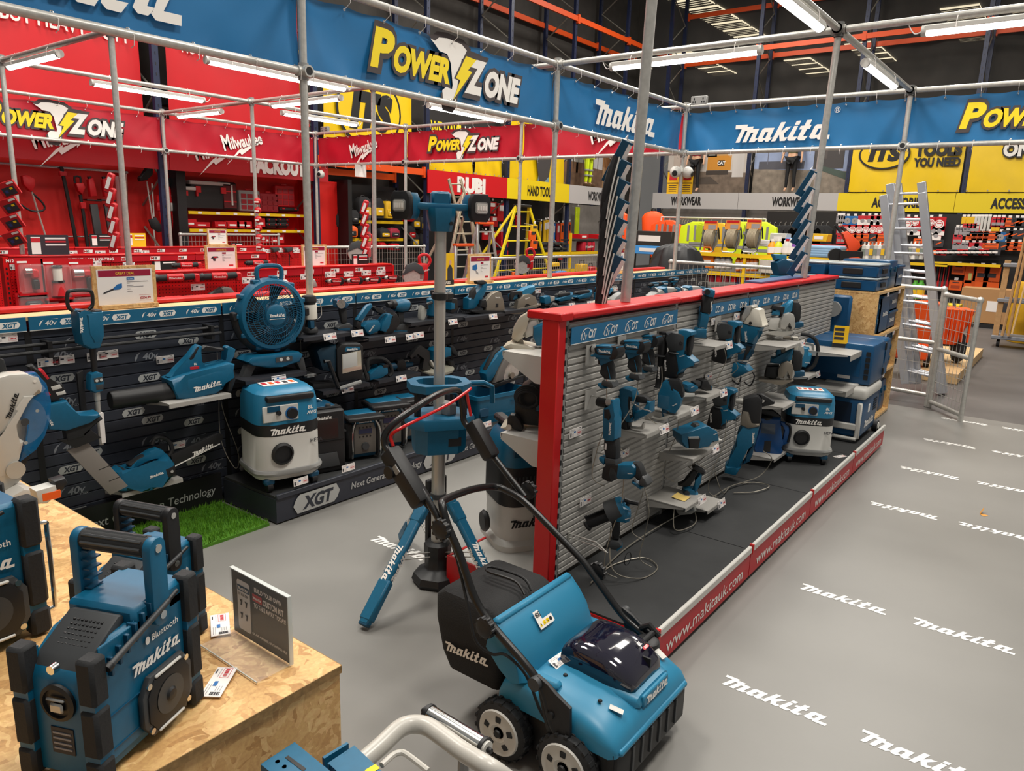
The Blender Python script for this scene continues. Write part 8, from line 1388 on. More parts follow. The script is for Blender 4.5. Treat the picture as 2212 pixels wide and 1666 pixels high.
for i,(x,y) in enumerate([(1110,800),(1200,820),(1100,1000),(1200,1010),(1050,720),(1060,920),(1050,560),(1270,530)]): bag('hanging pouch right of the bag shelves, '+['upper left with yellow trim','upper right with yellow trim','lower left with yellow trim','lower right grey one','red one at the top left','red tagged one at mid height','dark one behind the left lamp','dark one between the two lamps'][i],x,y,.26,.3,BKC if i not in(4,) else REDP,[YC,YC,YC,DGR,REDP,REDP,BKC,DGR][i],'tool_pouch',12.3)
for i,(x,y,c) in enumerate([(230,450,PGRY),(285,500,YC),(250,530,BKC),(215,700,YC),(230,820,LGR),(225,900,LGR)]): p=aty(*px(KB,x,y),12.4); b=MB(); b.box((0,0,0),(.14,.03,.22),c,b=.008); b.box((0,-.017,.07),(.12,.004,.05),PAP); solo('hanging_pack',b,'small hanging pack at the left of the bag wall, '+['grey card at the top','slim yellow one','black holster','yellow one at mid height','pale one','lowest pale one'][i],'hanging pack',p,0,'packs at the left of the bag wall')
b=MB(); b.box((14.5,12.4,1.15),(6.4,.04,2.3),BLK); solo('black_back_board',b,'black back board behind the red packs and saws','wall panel')
KT=(1000,340,5.205)
def hp(label,x,y,w,h,m,m2=None,Y=12.1,grp='packs under the red and yellow signs',nm='hanging_pack',ty=0):
    p=aty(*px(KT,x,y),Y); b=MB(); b.box((0,0,-h/2),(w,.05,h),m,b=.008); b.box((0,-.026,-h*.25),(w*.6,.004,h*.3),m2 or PAP); b.cyl((0,.0,.0),(0,.25,.02),.005,STEEL,n=5); b.box((0,-.02,.05),(.06,.004,.05),PAP); solo(nm,b,label,'hanging pack',p,R_(ty),grp)
for x,y,w,h,lb in [(330,500,.3,.3,'big red bag of spacers at the upper left under the tile sign'),(430,520,.32,.45,'longest red bag of spacers under the tile sign'),(480,510,.2,.5,'clear and red bag at the right of the spacers'),(270,665,.26,.24,'red bag in the second row of spacers'),(350,665,.26,.26,'red and white bag in the second row of spacers'),(250,830,.22,.22,'red bag in the third row, left'),(330,830,.26,.24,'red bag in the third row, right'),(455,750,.3,.26,'pale clear bag in the third row'),(190,520,.24,.2,'red machine part behind the right lamp')]: hp(lb,x,y,w,h,REDP if 'pale' not in lb else LGR)
for i,y in enumerate((860,945,1070)): p=aty(*px(KT,435,y+70),12.1); b=MB(); b.box((0,0,.11),(.3,.2,.21),REDP,b=.004); b.poly([(0,-.06),(.06,0),(0,.06),(-.06,0)],PAP,FR((0,-.102,.11),(1,0,0),(0,0,1)),.001); solo('red_carton',b,'square red carton with a white diamond, '+['top','middle','bottom'][i]+' of the stack under the spacer bags','carton',p,0,'red cartons with white diamonds')
for i in range(4): hp('flat red pack behind the yellow stepladder, number %s down'%['one','two','three','four'][i],620,655+35*i,.2,.1,REDP,PAP)
for x,y,m,lb in [(1070,745,mat('crimson_handle',(170,30,40),.5),'narrow crimson tool'),(1115,740,ORG,'left orange pack'),(1150,745,ORG,'middle orange pack'),(1195,730,ORG,'right orange pack'),(1020,745,mat('blue_pack',(50,120,200),.5),'small blue pack'),(925,710,YC,'yellow level'),(875,725,YC,'thin yellow level'),(950,705,YC,'second yellow level'),(1130,1080,ORG,'orange pack below the counter'),(1095,1080,REDP,'red pack below the counter')]: hp(lb+' hanging under the HAND TOOLS sign',x,y,.14 if 'thin' not in lb else .06,.62 if 'below' not in lb else .2,m,BKC if m is ORG else PAP)
for i,(x,y) in enumerate([(780,830),(800,930),(800,760),(590,1290)]): hp('orange card on the yellow stepladder, '+['upper','lower','yellow topped','lowest left'][i],x,y,.2,.18,ORG if i!=2 else YC,PDRK,8.95,'cards on the yellow stepladder')
hp('long hi vis sash hanging left of the grey panel',1290,560,.2,.8,HV,HV)
t=thing('yellow_shelving','yellow steel counter shelving under the HAND TOOLS sign','shelving',(0,0,0))
def yb(c,d): b=MB(); b.box(c,d,YELS); part('beam',b,t)
a=aty(*px(KT,890,1070),10.6); c=aty(*px(KT,1500,1080),10.6); e=aty(*px(KT,1195,950),10.6)
b=MB(); b.box(((a.x+c.x)/2,10.8,a.z-.03),(c.x-a.x,.5,.05),mat('dark_board',(40,36,34),.7)); part('shelf_board',b,t); yb(((a.x+c.x)/2,10.55,a.z-.03),(c.x-a.x,.03,.07)); yb((e.x,10.56,.75),(.05,.05,1.5)); yb(((a.x+c.x)/2,10.55,.55),(c.x-a.x,.03,.07)); b=MB(); b.box(((a.x+c.x)/2,10.8,.53),(c.x-a.x,.5,.04),MATS['dark_board']); part('shelf_board',b,t)
def duffel(label,x,y,w,h,m,txt): p=aty(*px(KT,x,y),10.7); t=thing('duffel_bag',label,'tool bag',p,0); b=MB(); b.loft([[(q,r_[0],r_[1]) for r_ in [(yy,h/2+zz) for yy,zz in rrect(.24*s_,h*s_,.07*s_,3)]] for q,s_ in((-w/2,.7),(-w/2+.03,1),(w/2-.03,1),(w/2,.7))],m); txt and b.text(txt,FR((0,-.1235,h*.5),(1,0,.05),(0,0,1)),h*.22,WHT,bold=.02,lift=.002); part('body',b,t); [part('strap',(lambda q:(q.box((s_*w*.2,-.122,h*.5),(.03,.008,h*.9),BKC),q)[1])(MB()),t) for s_ in(-1,1)]
duffel('long red duffel bag with white script on the yellow counter',1375,1065,.62,.3,mat('scarlet_canvas',(184,16,44),.6),'Milwaukee'); duffel('teal duffel bag on the yellow counter beside the hanging sleeves',1660,1045,.36,.26,mat('green_teal_canvas',(16,100,96),.6),'')
for i,x in enumerate((1310,1500)): p=aty(*px(KT,x,915),10.7); b=MB(); b.box((0,0,.06),(.36,.3,.12),REDP,b=.004); b.box((0,-.151,.06),(.22,.002,.05),PAP); solo('red_carton',b,('left' if i==0 else 'right')+' red carton on the dark board above the red duffel bag','carton',p,0,'cartons above the duffel bags')
b=MB(); p=aty(*px(KT,1390,925),10.7); b.box((p.x,p.y+.1,p.z-.02),(1.5,.45,.04),MATS['dark_board']); solo('dark_shelf',b,'dark board shelf above the red duffel bag','shelf')
for i in range(8): p=aty(*px(KT,900+75*(i%4),990+55*(i//4)),10.7); b=MB(); b.box((0,.1,.04),(.26,.3,.075),BLK,b=.008); b.box((0,-.052,.045),(.2,.004,.04),DGR); solo('organiser_case',b,'flat black organiser on the yellow counter, %s in the %s row'%(['first','second','third','fourth'][i%4],['upper','lower'][i//4]),'case',p,0,'flat black organisers')
for i,(x,y,w,h,m,lb) in enumerate([(1075,1345,.42,.14,mat('sky_blue_box',(70,150,220),.5),'blue open tool carrier low by the mesh guard'),(1330,1290,.3,.2,YC,'yellow bag low by the mesh guard'),(1430,1320,.3,.2,REDP,'red bag low by the mesh guard'),(1010,1230,.3,.1,YC,'flat yellow box low behind the mesh guard')]): p=aty(*px(KT,x,y),9.8); b=MB(); b.box((0,0,h/2),(w,.2,h),m,b=.02); b.tube([V((-w*.3,0,h)),V((-w*.25,0,h*1.4)),V((w*.25,0,h*1.4)),V((w*.3,0,h))],.012,BLK,n=6); solo('tool_carrier',b,lb,'tool bag',p,0)
b=MB(); b.box((22.35,8.4,1.15),(.04,5.5,2.3),mat('grey_felt_panel',(140,134,128),.7,noise=.1,scale=8)); solo('grey_panel',b,'grey felt back panel behind the hanging workwear','wall panel'); b=MB(); b.box((20.2,12.3,1.15),(3.4,.04,2.3),MATS['grey_felt_panel']); solo('grey_panel',b,'grey panel left of the room corner','wall panel')
def rail(label,a,c): b=MB(); a,c=V(a),V(c); b.cyl(a,c,.018,LGR,n=8); [b.cyl(q,(q[0],q[1],.02),.018,LGR,n=8) for q in(a,c)]; solo('clothes_rail',b,label,'clothes rail')
ka=lambda x,y,X:atx(*px(KG,x,y),X)
a=ka(570,305,16);c=ka(1570,325,16); rail('long pale clothes rail with hi vis coats',(16,a.y,a.z),(16,c.y,c.z)); a=ka(1580,370,18.5);c=ka(2200,380,18.5); rail('second clothes rail hung with dark trousers',(18.5,a.y,a.z),(18.5,c.y,c.z))
def coat(label,x,y,w,h,m,X=15.9,band=True,nm='jacket'):
    p=ka(x,y,X); t=thing(nm,label,'clothing',p,-90,'clothes on the rails'); b=MB(); b.prism([(-w*.12,0),(w*.12,0),(w*.42,-h*.12),(w*.5,-h*.75),(w*.38,-h*.78),(w*.36,-h),(-w*.36,-h),(-w*.38,-h*.78),(-w*.5,-h*.75),(-w*.42,-h*.12)],.14,m,.03); part('body',b,t)
    if band: b=MB(); b.box((0,-.072,-h*.6),(w*.8,.01,.06),GRY); b.box((-w*.2,-.072,-h*.3),(.05,.01,h*.4),GRY); b.box((w*.2,-.072,-h*.3),(.05,.01,h*.4),GRY); part('reflective_band',b,t)
    b=MB(); b.tube([V((0,0,.0)),V((0,0,.06)),V((.03,0,.08))],.006,STEEL,n=5); part('hanger',b,t)
for x,y,w,h,m,lb in [(595,340,.7,.85,HO,'orange hi vis coat, left of the pair on the long rail'),(650,335,.7,.9,HO,'orange hi vis coat, right of the pair on the long rail'),(920,350,.9,.85,HV,'yellow hi vis coat at the left of the hose reels'),(960,350,.6,.8,HV,'second yellow hi vis coat left of the hose reels'),(1140,360,.5,.8,YC,'amber coat between the first two hose reels'),(1350,350,.6,.9,HV,'yellow hi vis coat between the last two hose reels'),(1530,350,.8,1.0,HV,'yellow hi vis coat at the right end of the long rail'),(1050,355,.4,.3,REDP,'red coat behind the first hose reel'),(1260,355,.4,.3,REDP,'red coat behind the second hose reel'),(1440,350,.4,.4,HO,'orange coat behind the third hose reel')]: coat(lb,x,y,w,h,m)
for i in range(6): coat('grey jacket in the row behind the pale tube, %s along'%['first','second','third','fourth','fifth','sixth'][i],745+24*i,360+3*i,.4,.8,mat('charcoal_cloth',(62,60,62),.8),16.1,False)
for i in range(12): coat('pair of dark trousers on the second rail, %s along'%['first','second','third','fourth','fifth','sixth','seventh','eighth','ninth','tenth','eleventh','last'][i],1600+50*i,385,.38,.85,MATS['black_cloth'],18.4,False,'trousers')
p=ka(495,250,16.5); t=thing('mannequin','headless bust in an orange tee shirt beside the nearest steel pole','mannequin',p,-60); b=MB(); b.loft([[(q[0],q[1],z) for q in ell(w,d,16,2.4)] for z,w,d in((-.95,.22,.14),(-.5,.24,.15),(-.15,.27,.15),(-.05,.2,.12),(0,.07,.07))],HO); part('shirt',b,t); b=MB(); b.lathe([(.07,-.02),(.06,.06),(.001,.08)],BLK); part('neck',b,t); b=MB(); b.cyl((0,0,-.95),(0,0,-p.z),.02,BLK); part('stand',b,t)
p=ka(160,240,15); coat('orange hi vis vest hanging left of the striped sleeves',160,240,.55,.85,HO,15)
p=ka(740,800,10); t=thing('covered_machine','machine under a draped black waterproof cover, seen over the red cap','cover',(9.9,p.y,0),-60)
b=MB(); rr=random.Random(3); ringsn=[]
for z,w in((.3,.5),(.8,.46),(1.1,.4),(1.3,.34),(1.42,.28),(1.47,.16),(1.49,.01)): ringsn.append([(w*(1+.09*math.sin(7*a+z*3)+.05*math.sin(13*a))*math.cos(a),w*.7*(1+.09*math.sin(7*a+z*3))*math.sin(a),z+.02*math.sin(5*a)) for a in[2*PI*k/40 for k in range(40)]])
b.loft(ringsn,mat('black_tarpaulin',(28,28,30),.5)); part('black_cover',b,t)
b=MB(); [b.cyl((x,y,0),(x,y,.6),.02,STEEL) for x in(-.3,.3) for y in(-.2,.2)]; part('frame',b,t)
p=ka(110,300,9.6); t=thing('inspection_lamp','tripod work lamp with thin pale legs left of the striped sleeves','work light',(9.6,p.y,0)); b=MB(); z=p.z; b.cyl((0,-.05,z-.12),(0,.06,z),.05,DGR,r1=.07,n=14); part('lamp',b,t)
for dx,dy in((-.35,.2),(.3,.15),(0,-.35)): b=MB(); b.cyl((0,0,z-.05),(dx,dy,.02),.012,LGR,n=6); part('leg',b,t)
X0=13.5
t=thing('yellow_shelving','yellow steel shelving with hose reels on top and bottles below','shelving',(X0,4.5,0))
for z,ya,yb_ in((1.28,6.2,2.6),(.93,6.2,2.6),(.6,6.2,2.6)):
    b=MB(); b.box((.3,(ya+yb_)/2-4.5,z-.03),(.6,ya-yb_,.03),MATS['dark_board']); part('shelf_board',b,t); b=MB(); b.box((0,(ya+yb_)/2-4.5,z-.03),(.03,ya-yb_,.07),YELS); part('beam',b,t)
for y in(6.2,4.95,3.7,2.6): b=MB(); b.box((.02,y-4.5,.63),(.05,.05,1.26),YELS); part('post',b,t)
def reel(label,x,y):
    p=ka(x,y,X0+.25); t=thing('hose_reel',label,'hose reel',p,-90,'hose reels on the yellow shelving'); b=MB(); b.lathe([(.09,-.09),(.17,-.07),(.175,0),(.17,.07),(.09,.09)],mat('beige_hose',(152,140,116),.6),o=(0,0,.25),ax=(1,0,0),n=28)
    for k in range(7): b.tube([V((-.07+.023*k,.176*math.cos(a),.25+.176*math.sin(a))) for a in[q*PI/10 for q in range(20)]],.012,MATS['beige_hose'],n=6,closed=True)
    part('hose',b,t)
    for s_ in(-1,1): b=MB(); b.tube([V((s_*.13,-.16,.02)),V((s_*.13,-.1,.25)),V((s_*.13,0,.46)),V((s_*.13,.1,.25))],.014,DGR,n=7,smooth=3); part('side_frame',b,t)
    b=MB(); b.tube([V((-.13,-.16,.03)),V((-.1,-.2,.0)),V((.1,-.2,.0)),V((.13,-.16,.03))],.012,STEEL,n=7); part('foot_bar',b,t); b=MB(); b.box((0,-.05,.5),(.27,.02,.17),mat('orange_card',(232,150,60),.5)); b.box((.03,-.062,.47),(.15,.004,.08),PGRY); b.box((0,-.062,.56),(.24,.004,.04),REDP); part('card',b,t)
for x,lb in((1030,'first hose reel from the left on the yellow shelving'),(1240,'middle hose reel on the yellow shelving'),(1440,'last hose reel from the left on the yellow shelving')): reel(lb,x,640)
def bottle(label,x,y,r,h,m,cap=WHT,X=X0+.1,grp='bottles on the yellow shelving',lab=True):
    p=ka(x,y,X); b=MB(); b.lathe([(r*.9,0),(r,.01),(r,h*.62),(r*.4,h*.82),(r*.38,h*.86)],m,n=12); b.lathe([(r*.42,h*.85),(r*.42,h),(.001,h)],cap,n=10); lab and b.lathe([(r*1.02,h*.12),(r*1.02,h*.5)],PAP,n=12); solo('bottle',b,label,'bottle',p,0,grp)
AMB=mat('amber_liquid',(196,104,30),.25); PUR=mat('purple_liquid',(110,40,150),.25); GRN=mat('lime_bottle',(206,214,30),.35)
for i,x in enumerate((1295,1340,1388,1430,1465)): bottle('amber bottle with a white label on the middle yellow shelf, %s from the left'%['first','second','third','fourth','fifth'][i],x,822,.05,.32,AMB)
for i,x in enumerate((1105,1155,1205)): bottle('grey oil bottle on the middle yellow shelf, %s of three'%['first','second','third'][i],x,805,.07,.3,GRY,BLK)
for i,(x,m,lb) in enumerate([(1620,mat('orange_bottle',(232,150,20),.4),'orange spray bottle'),(1680,GRN,'lime bottle'),(1760,LGR,'clear white bottle, left'),(1800,LGR,'clear white bottle, right'),(1840,PUR,'purple bottle, left of two'),(1875,PUR,'purple bottle, right of two')]): bottle(lb+' on the top yellow shelf',x,665,.075,.28,m,REDP if i==2 else WHT)
p=ka(1010,795,X0+.15); t=thing('jerry_can','orange jerry can on the middle yellow shelf left of the grey bottles','can',p,-90); b=MB(); b.prism([(-.14,0),(.14,0),(.14,.28),(.06,.34),(-.12,.34),(-.14,.3)],.16,mat('orange_can',(234,124,20),.4),.03); b.box((0,-.082,.1),(.16,.004,.12),PAP); part('body',b,t); b=MB(); b.tube([V((-.1,0,.33)),V((-.1,0,.4)),V((.02,0,.4)),V((.05,0,.33))],.02,MATS['orange_can'],n=7); part('handle',b,t)
for i,(x,y,r,h,m,lb) in enumerate([(1850,850,.16,.26,LGR,'white bucket with a yellow label near the far steel pole'),(1570,835,.14,.22,mat('pale_roll',(206,198,186),.7),'pale paper roll on the middle yellow shelf, left of two'),(1640,840,.14,.22,MATS['pale_roll'],'pale paper roll on the middle yellow shelf, right of two')]): p=ka(x,y,X0-.0); b=MB(); b.lathe([(r*.9,0),(r,h),(r*.95,h),(.001,h*.98)],m,n=18); i==0 and b.box((0,-r*.96,h*.5),(r*1.1,.02,h*.5),YC); solo('bucket' if i==0 else 'paper_roll',b,lb,'bucket' if i==0 else 'paper roll',p,-60)
for i in range(9): p=ka(980+70*i,925,X0+.1); b=MB(); b.lathe([(.06,0),(.06,.12),(.02,.15),(.001,.16)],[REDP,mat('berry_jar',(120,20,40),.3)][i%2],n=10); solo('bottle',b,'small %s jar behind the mesh guard, %s along'%(['red','dark red'][i%2],['first','second','third','fourth','fifth','sixth','seventh','eighth','ninth'][i]),'bottle',p,0,'jars behind the mesh guard')
for i in range(4): p=ka(2085+10*(i%2),690-22*i,12.2); b=MB(); b.box((0,0,.04),(.4,.66,.075),mat('blue_film',(140,176,206),.25),b=.03,seg=2); solo('wrapped_sheet',b,'folded pale blue wrapped sheet in a pile by the far pole, %s from the bottom'%['first','second','third','fourth'][i],'sheet',p,0,'wrapped blue sheets')
for i,(x,y,w,h,m) in enumerate([(2100,600,.9,.1,REDP),(1830,560,.5,.14,mat('sky_blue_box',(70,150,220),.5)),(1700,545,.3,.2,LGR),(2090,520,.3,.14,YC),(1560,565,.4,.12,PAP),(470,640,.8,.18,MATS['sky_blue_box']),(480,560,1.0,.3,MATS['dark_board'])]): p=ka(x,y+20,14.2); b=MB(); b.box((0,0,h/2),(.3,w,h),m,b=.01); b.box((-.152,0,h*.5),(.004,w*.5,h*.4),PAP); solo('carton',b,['long red box','blue tub','pale tub','yellow box','white box','row of blue tins','dark crate'][i]+' on the counter in front of the workwear','carton',p,0,'boxes on the counter')
t=Tool('band_saw','teal upright saw standing on the gondola top beyond the red cap','power tool',KG,(1710,760),rz=-30,X=6.3); t.p('body',('P',[(1640,740),(1700,700),(1760,720),(1790,820),(1780,850),(1680,860),(1660,800)],.09,TEALD,.02)); t.p('handle',('P',[(1620,660),(1740,665),(1745,720),(1700,705),(1650,720)],.05,SKYB,.012)); t.p('rail',('T',[(1760,740,0),(1800,800,0),(1815,865,0)],.012,LGR)); t.p('foot',('P',[(1660,865),(1780,860),(1830,885),(1660,890)],.1,SKYB,.004))
b=MB(); b.M=Mx.Rotation(0,4,'Z'); p=ka(1600,915,5.75); b.box((5.55,1.76,1.374),(1.1,.12,.012),mat('flat_blue_case',(70,90,130),.35),b=.002); solo('flat_box',b,'long flat blue box lying on the red cap','box')
# ================================================================ FAR RIGHT
KX=(1700,380,2.873); kb=lambda x,y,X:atx(*px(KX,x,y),X)
AX=18.4
b=MB(); b.box((AX+.05,2.3,1.1),(.05,8.0,2.15),mat('black_slatboard',(26,24,24),.6)); solo('black_back_board',b,'black back board full of accessory packs at the far right','wall panel')
_pm={}
def apack(kind,x,y,label,sc=1):
    if kind not in _pm:
        b=MB(); w,h,m,art={'disc':(.19,.19,REDP,'d'),'bigdisc':(.24,.28,REDP,'d'),'orange':(.2,.17,ORG,'s'),'blue':(.19,.19,PBLU,'d2'),'black':(.19,.16,PDRK,'a'),'stick':(.05,.28,LGR,'n'),'pink':(.1,.2,PRED,'s'),'yellow':(.08,.14,YC,'n'),'grey':(.09,.18,PGRY,'s'),'redw':(.2,.2,PRED,'w'),'orb':(.24,.26,ORG,'h'),'orl':(.17,.3,ORG,'v')}[kind]
        b.box((0,0,-h/2),(w,.03,h),m,b=.003); F=FR((0,-.0165,-h/2),(1,0,0),(0,0,1)); C=lambda r,mm,l,cx=0,cy=-.01:b.poly([(cx+r*math.cos(k*PI/9),cy+r*math.sin(k*PI/9)) for k in range(18)],mm,F,l)
        if art=='d': C(w*.38,PAP,.001); C(w*.3,PRED,.0015); C(w*.24,PAP,.002); b.poly(rc(0,h*.03,w*.34,h*.07),PRED,F,.003)
        if art=='d2': C(w*.35,PGRY,.001); C(w*.06,PDRK,.002)
        if art=='s': b.poly(rc(0,-h*.15,w*.7,h*.3),PGRY if m is not ORG else mat('dark_orange_print',(170,60,8),.5),F,.001); b.poly(rc(0,h*.3,w*.5,h*.1),PDRK,F,.001)
        if art=='a': b.poly([(-w*.3,-h*.1),(w*.2,h*.2),(w*.3,h*.1),(-w*.2,-h*.2)],ORG,F,.001)
        if art=='w': b.poly([(-w/2,-h/2),(w/2,-h/2),(w/2,-h*.1),(-w/2,h*.1)],PAP,F,.001); C(w*.22,PGRY,.002)
        if art=='h': b.poly(rc(0,-h*.1,w*.5,h*.28),PDRK,F,.001)
        if art=='v': b.poly(rc(0,-h*.1,w*.3,h*.4),mat('pale_yellow_level',(226,220,130),.4),F,.001)
        b.box((0,-.0,.03),(.06,.004,.045),PAP); b.cyl((0,.0,0),(0,.2,.01),.004,STEEL,n=4); _pm[kind]=mesh('accessory_pack',b)
    o=bpy.data.objects.new('accessory_pack',_pm[kind]); COL.objects.link(o); p=kb(x,y,AX-.2); o.location=p; o.rotation_euler=(0,0,-PI/2); o.scale=(sc,)*3; tag(o,label,'accessory pack',label if label.startswith('red') or label.startswith('orange') or label.startswith('p') else 'accessory packs')
    o['group']=label
def prow(kind,xs,y,label):
    for x in xs: apack(kind,x,y,label)
prow('blue',(380,425),250,'blue disc pack, top row left of the ladder'); prow('redw',(473,513,552,588),248,'red and white pack, top row left of the ladder'); apack('bigdisc',755,255,'large red disc pack between the ladder stiles, top row'); prow('disc',(800,),258,'red disc pack beside the right ladder stile, top row'); apack('bigdisc',952,255,'large red disc pack at the right end of the first bay'); apack('disc',897,258,'red disc pack right of the ladder, top row')
prow('disc',(370,410,452,494,538,580),305,'red disc pack with white ring, second row left of the ladder'); prow('redw',(760,800,915,950),310,'red and white pack, second row by the ladder'); prow('orange',(405,447,490,585),362,'orange pack, third row left of the ladder'); prow('black',(538,),362,'black disc pack in the third row left of the ladder'); prow('orange',(820,),390,'orange pack in the third row behind the ladder'); prow('black',(945,),395,'dark round pack in the third row right of the ladder'); prow('redw',(930,),340,'red carton pack above the dark round pack')
prow('grey',(322,337,352),245,'thin grey packs at the left end of the top row'); prow('pink',(325,345),310,'thin pink packs at the left end of the second row'); prow('orange',(540,600),405,'orange pack in the fourth row left of the ladder'); prow('black',(440,480),405,'dark pack in the fourth row left of the ladder'); prow('pink',(325,350),365,'dark red pack at the left end of the third row')
prow('yellow',(1100,1128,1155),255,'small yellow pack in the second bay, top row'); prow('stick',(1175,1195,1215,1237,1260),255,'slim pale pack in the second bay, top row'); prow('pink',(1290,1317,1345),258,'pink pack in the second bay, top row'); prow('orange',(1385,),262,'orange pack in the second bay, top row'); prow('black',(1430,1462),262,'black pack in the second bay, top row'); prow('pink',(1110,1135,1160,1185),295,'pink pack in the second bay, second row'); prow('yellow',(1285,1310),300,'amber pack in the second bay, second row'); prow('orange',(1150,1185,1220,1258,1295),347,'orange pack in the second bay, third row'); prow('grey',(1060,1085,1108,1130),320,'grey pack at the left of the second bay'); prow('blue',(1330,),348,'blue pack at the end of the third row of the second bay'); prow('black',(1372,1415,1455),340,'black pack with orange stripe in the second bay, third row'); prow('grey',(1095,1118),415,'grey pack in the second bay, lowest row'); prow('redw',(1160,1200),415,'pink and white pack in the second bay, lowest row'); prow('orange',(1250,1285),418,'orange pack in the second bay, lowest row'); prow('black',(1350,),412,'black pack in the second bay, lowest row'); prow('orange',(1400,1445),412,'large orange pack at the right of the lowest row'); prow('pink',(1050,1075),365,'red pack at the left of the second bay, third row'); prow('grey',(1045,1065),415,'pale pack at the left of the second bay, lowest row')
for x,y,k,lb in [(1070,552,'orange','wide orange card, upper left of the lower black board'),(1147,560,'orl','tall orange card with a level, upper row of the lower black board'),(1215,560,'orb','orange card with a round gauge, left of two in the upper row'),(1282,562,'orb','orange card with a round gauge, right of two in the upper row'),(1050,650,'orange','wide orange card, lower left of the lower black board'),(1137,648,'orl','tall orange card with a level, lower row of the lower black board'),(1195,655,'orb','tall orange card with a dark window, left of two in the lower row'),(1267,660,'orb','tall orange card with a dark window, right of two in the lower row')]: apack(k,x,y,lb,1.2)
t=thing('accessory_shelf','dark shelf with a yellow price edge running under the accessory packs','shelf',(AX-.3,0,0))
for (xa,xb,y) in((480,1000,530),(905,1330,540)):
    a,c=kb(xa,y,AX-.45),kb(xb,y,AX-.45); b=MB(); b.box((.1,(a.y+c.y)/2,a.z),(.55,abs(a.y-c.y),.04),BLK); s_=part('shelf_board',b,t); b=MB(); b.box((-.17,(a.y+c.y)/2,a.z),(.015,abs(a.y-c.y),.06),YELS); part('yellow_edge',b,s_)
for i in range(16):
    x=470+24*i; p=kb(x,518,AX-.4); b=MB(); b.lathe([(.05,0),(.05,.3),(.02,.32),(.015,.38)],[LGR,WHT,GRY][i%3],n=10); b.box((-.049,0,.16),(.008,.07,.14),[mat('sage_print',(120,130,120),.6),PGRY,YC][i%3]); solo('sealant_tube',b,'upright %s sealant tube on the yellow edged shelf'%['pale','white','grey'][i%3],'tube',p,0,'%s sealant tubes'%['pale','white','grey'][i%3])
for i in range(12):
    x=925+33*i; p=kb(x,490,AX-.4); b=MB(); b.box((0,0,.05),(.12,.2,.12 if i%2 else .09),[ORG,REDP,ORG,PDRK][i%4],b=.004); b.box((-.062,0,.05),(.004,.1,.04),PAP); solo('orange_carton',b,'small %s carton on the black shelf of the second bay'%['orange','red','orange','dark'][i%4],'carton',p,0,'%s cartons on the black shelf'%['orange','red','orange','dark'][i%4])
for i in range(7):
    p=kb(925+14*i,560,AX-.2); b=MB(); b.lathe([(.012,0),(.012,-.3),(.03,-.34),(.03,-.5),(.001,-.52)],[REDP,DGR][i%2],n=8); b.box((0,0,.02),(.03,.03,.05),BLK); solo('hand_tool',b,'long handled tool with a %s grip hanging by the ladder foot'%['red','grey'][i%2],'hand tool',p,0,'%s gripped hand tools'%['red','grey'][i%2])
for i,(x,y) in enumerate([(785,762),(820,762)]): p=kb(x,y,13); b=MB(); b.lathe([(.06,0),(.06,.2),(.03,.25),(.03,.28),(.001,.28)],mat('green_bottle',(70,150,40),.35),n=12); b.lathe([(.062,.05),(.062,.14)],YC,n=12); solo('bottle',b,'green bottle behind the mesh guard, '+['left','right'][i]+' of two','bottle',p,0,'green bottles')
b=MB(); p=kb(800,780,13); b.box((p.x+.1,p.y,p.z-.03),(.4,1.2,.05),YELS); b.box((p.x,p.y-.5,p.z/2-.03),(.05,.05,p.z),YELS); b.box((p.x,p.y+.5,p.z/2-.03),(.05,.05,p.z),YELS); solo('yellow_stand',b,'low yellow steel stand behind the ladder and mesh guard','shelf')
p=atz(*px(KX,1000,1250),0); t=thing('orange_barrow','orange power barrow with black wheels behind the mesh guard','barrow',(10.9,1.35,.12),-70)
OB=mat('orange_tub',(240,84,16),.4)
b=MB(); b.loft([[(x,y,z) for x,y in rrect(w,d,.06,3)] for z,w,d in((.25,.4,.3),(.7,.66,.5))],OB); 
for k in range(9): b.box((-.28+.07*k,-.2-.02,.5),(.015,.06,.4),OB)
part('tub',b,t)
for x in(-.25,.25): b=MB(); b.lathe([(.08,-.05),(.17,-.05),(.2,0),(.17,.05),(.08,.05)],RUB,o=(x,0,.2),ax=(1,0,0),n=20); part('wheel',b,t)
b=MB(); b.box((0,.1,.25),(.4,.4,.06),BLK); b.tube([V((-.2,.3,.3)),V((-.25,.5,.7)),V((-.25,.6,.8))],.016,BLK,n=6); b.tube([V((.2,.3,.3)),V((.25,.5,.7)),V((.25,.6,.8))],.016,BLK,n=6); part('chassis',b,t)
p=kb(835,990,10.2); t=thing('orange_barrow','orange tub barrow seen between the ladder stiles','barrow',(10.3,p.y+.1,.12),-80); b=MB(); b.loft([[(x,y,z) for x,y in rrect(w,d,.06,3)] for z,w,d in((.3,.34,.3),(.8,.5,.44))],OB); b.tube([V((-.1,0,.8)),V((-.08,0,.87)),V((.08,0,.87)),V((.1,0,.8))],.014,OB,n=6); part('tub',b,t); b=MB(); b.box((0,0,.2),(.36,.36,.2),OB,b=.02); part('base',b,t)
for x in(-.18,.18): b=MB(); b.cyl((x-.03,0,.12),(x+.03,0,.12),.12,BLK,n=16); part('wheel',b,t)
b=MB(); b.box((11.4,1.25,.06),(2.7,.55,.12),WOODL); solo('timber_pallet',b,'pale timber pallet under the orange barrows','pallet')
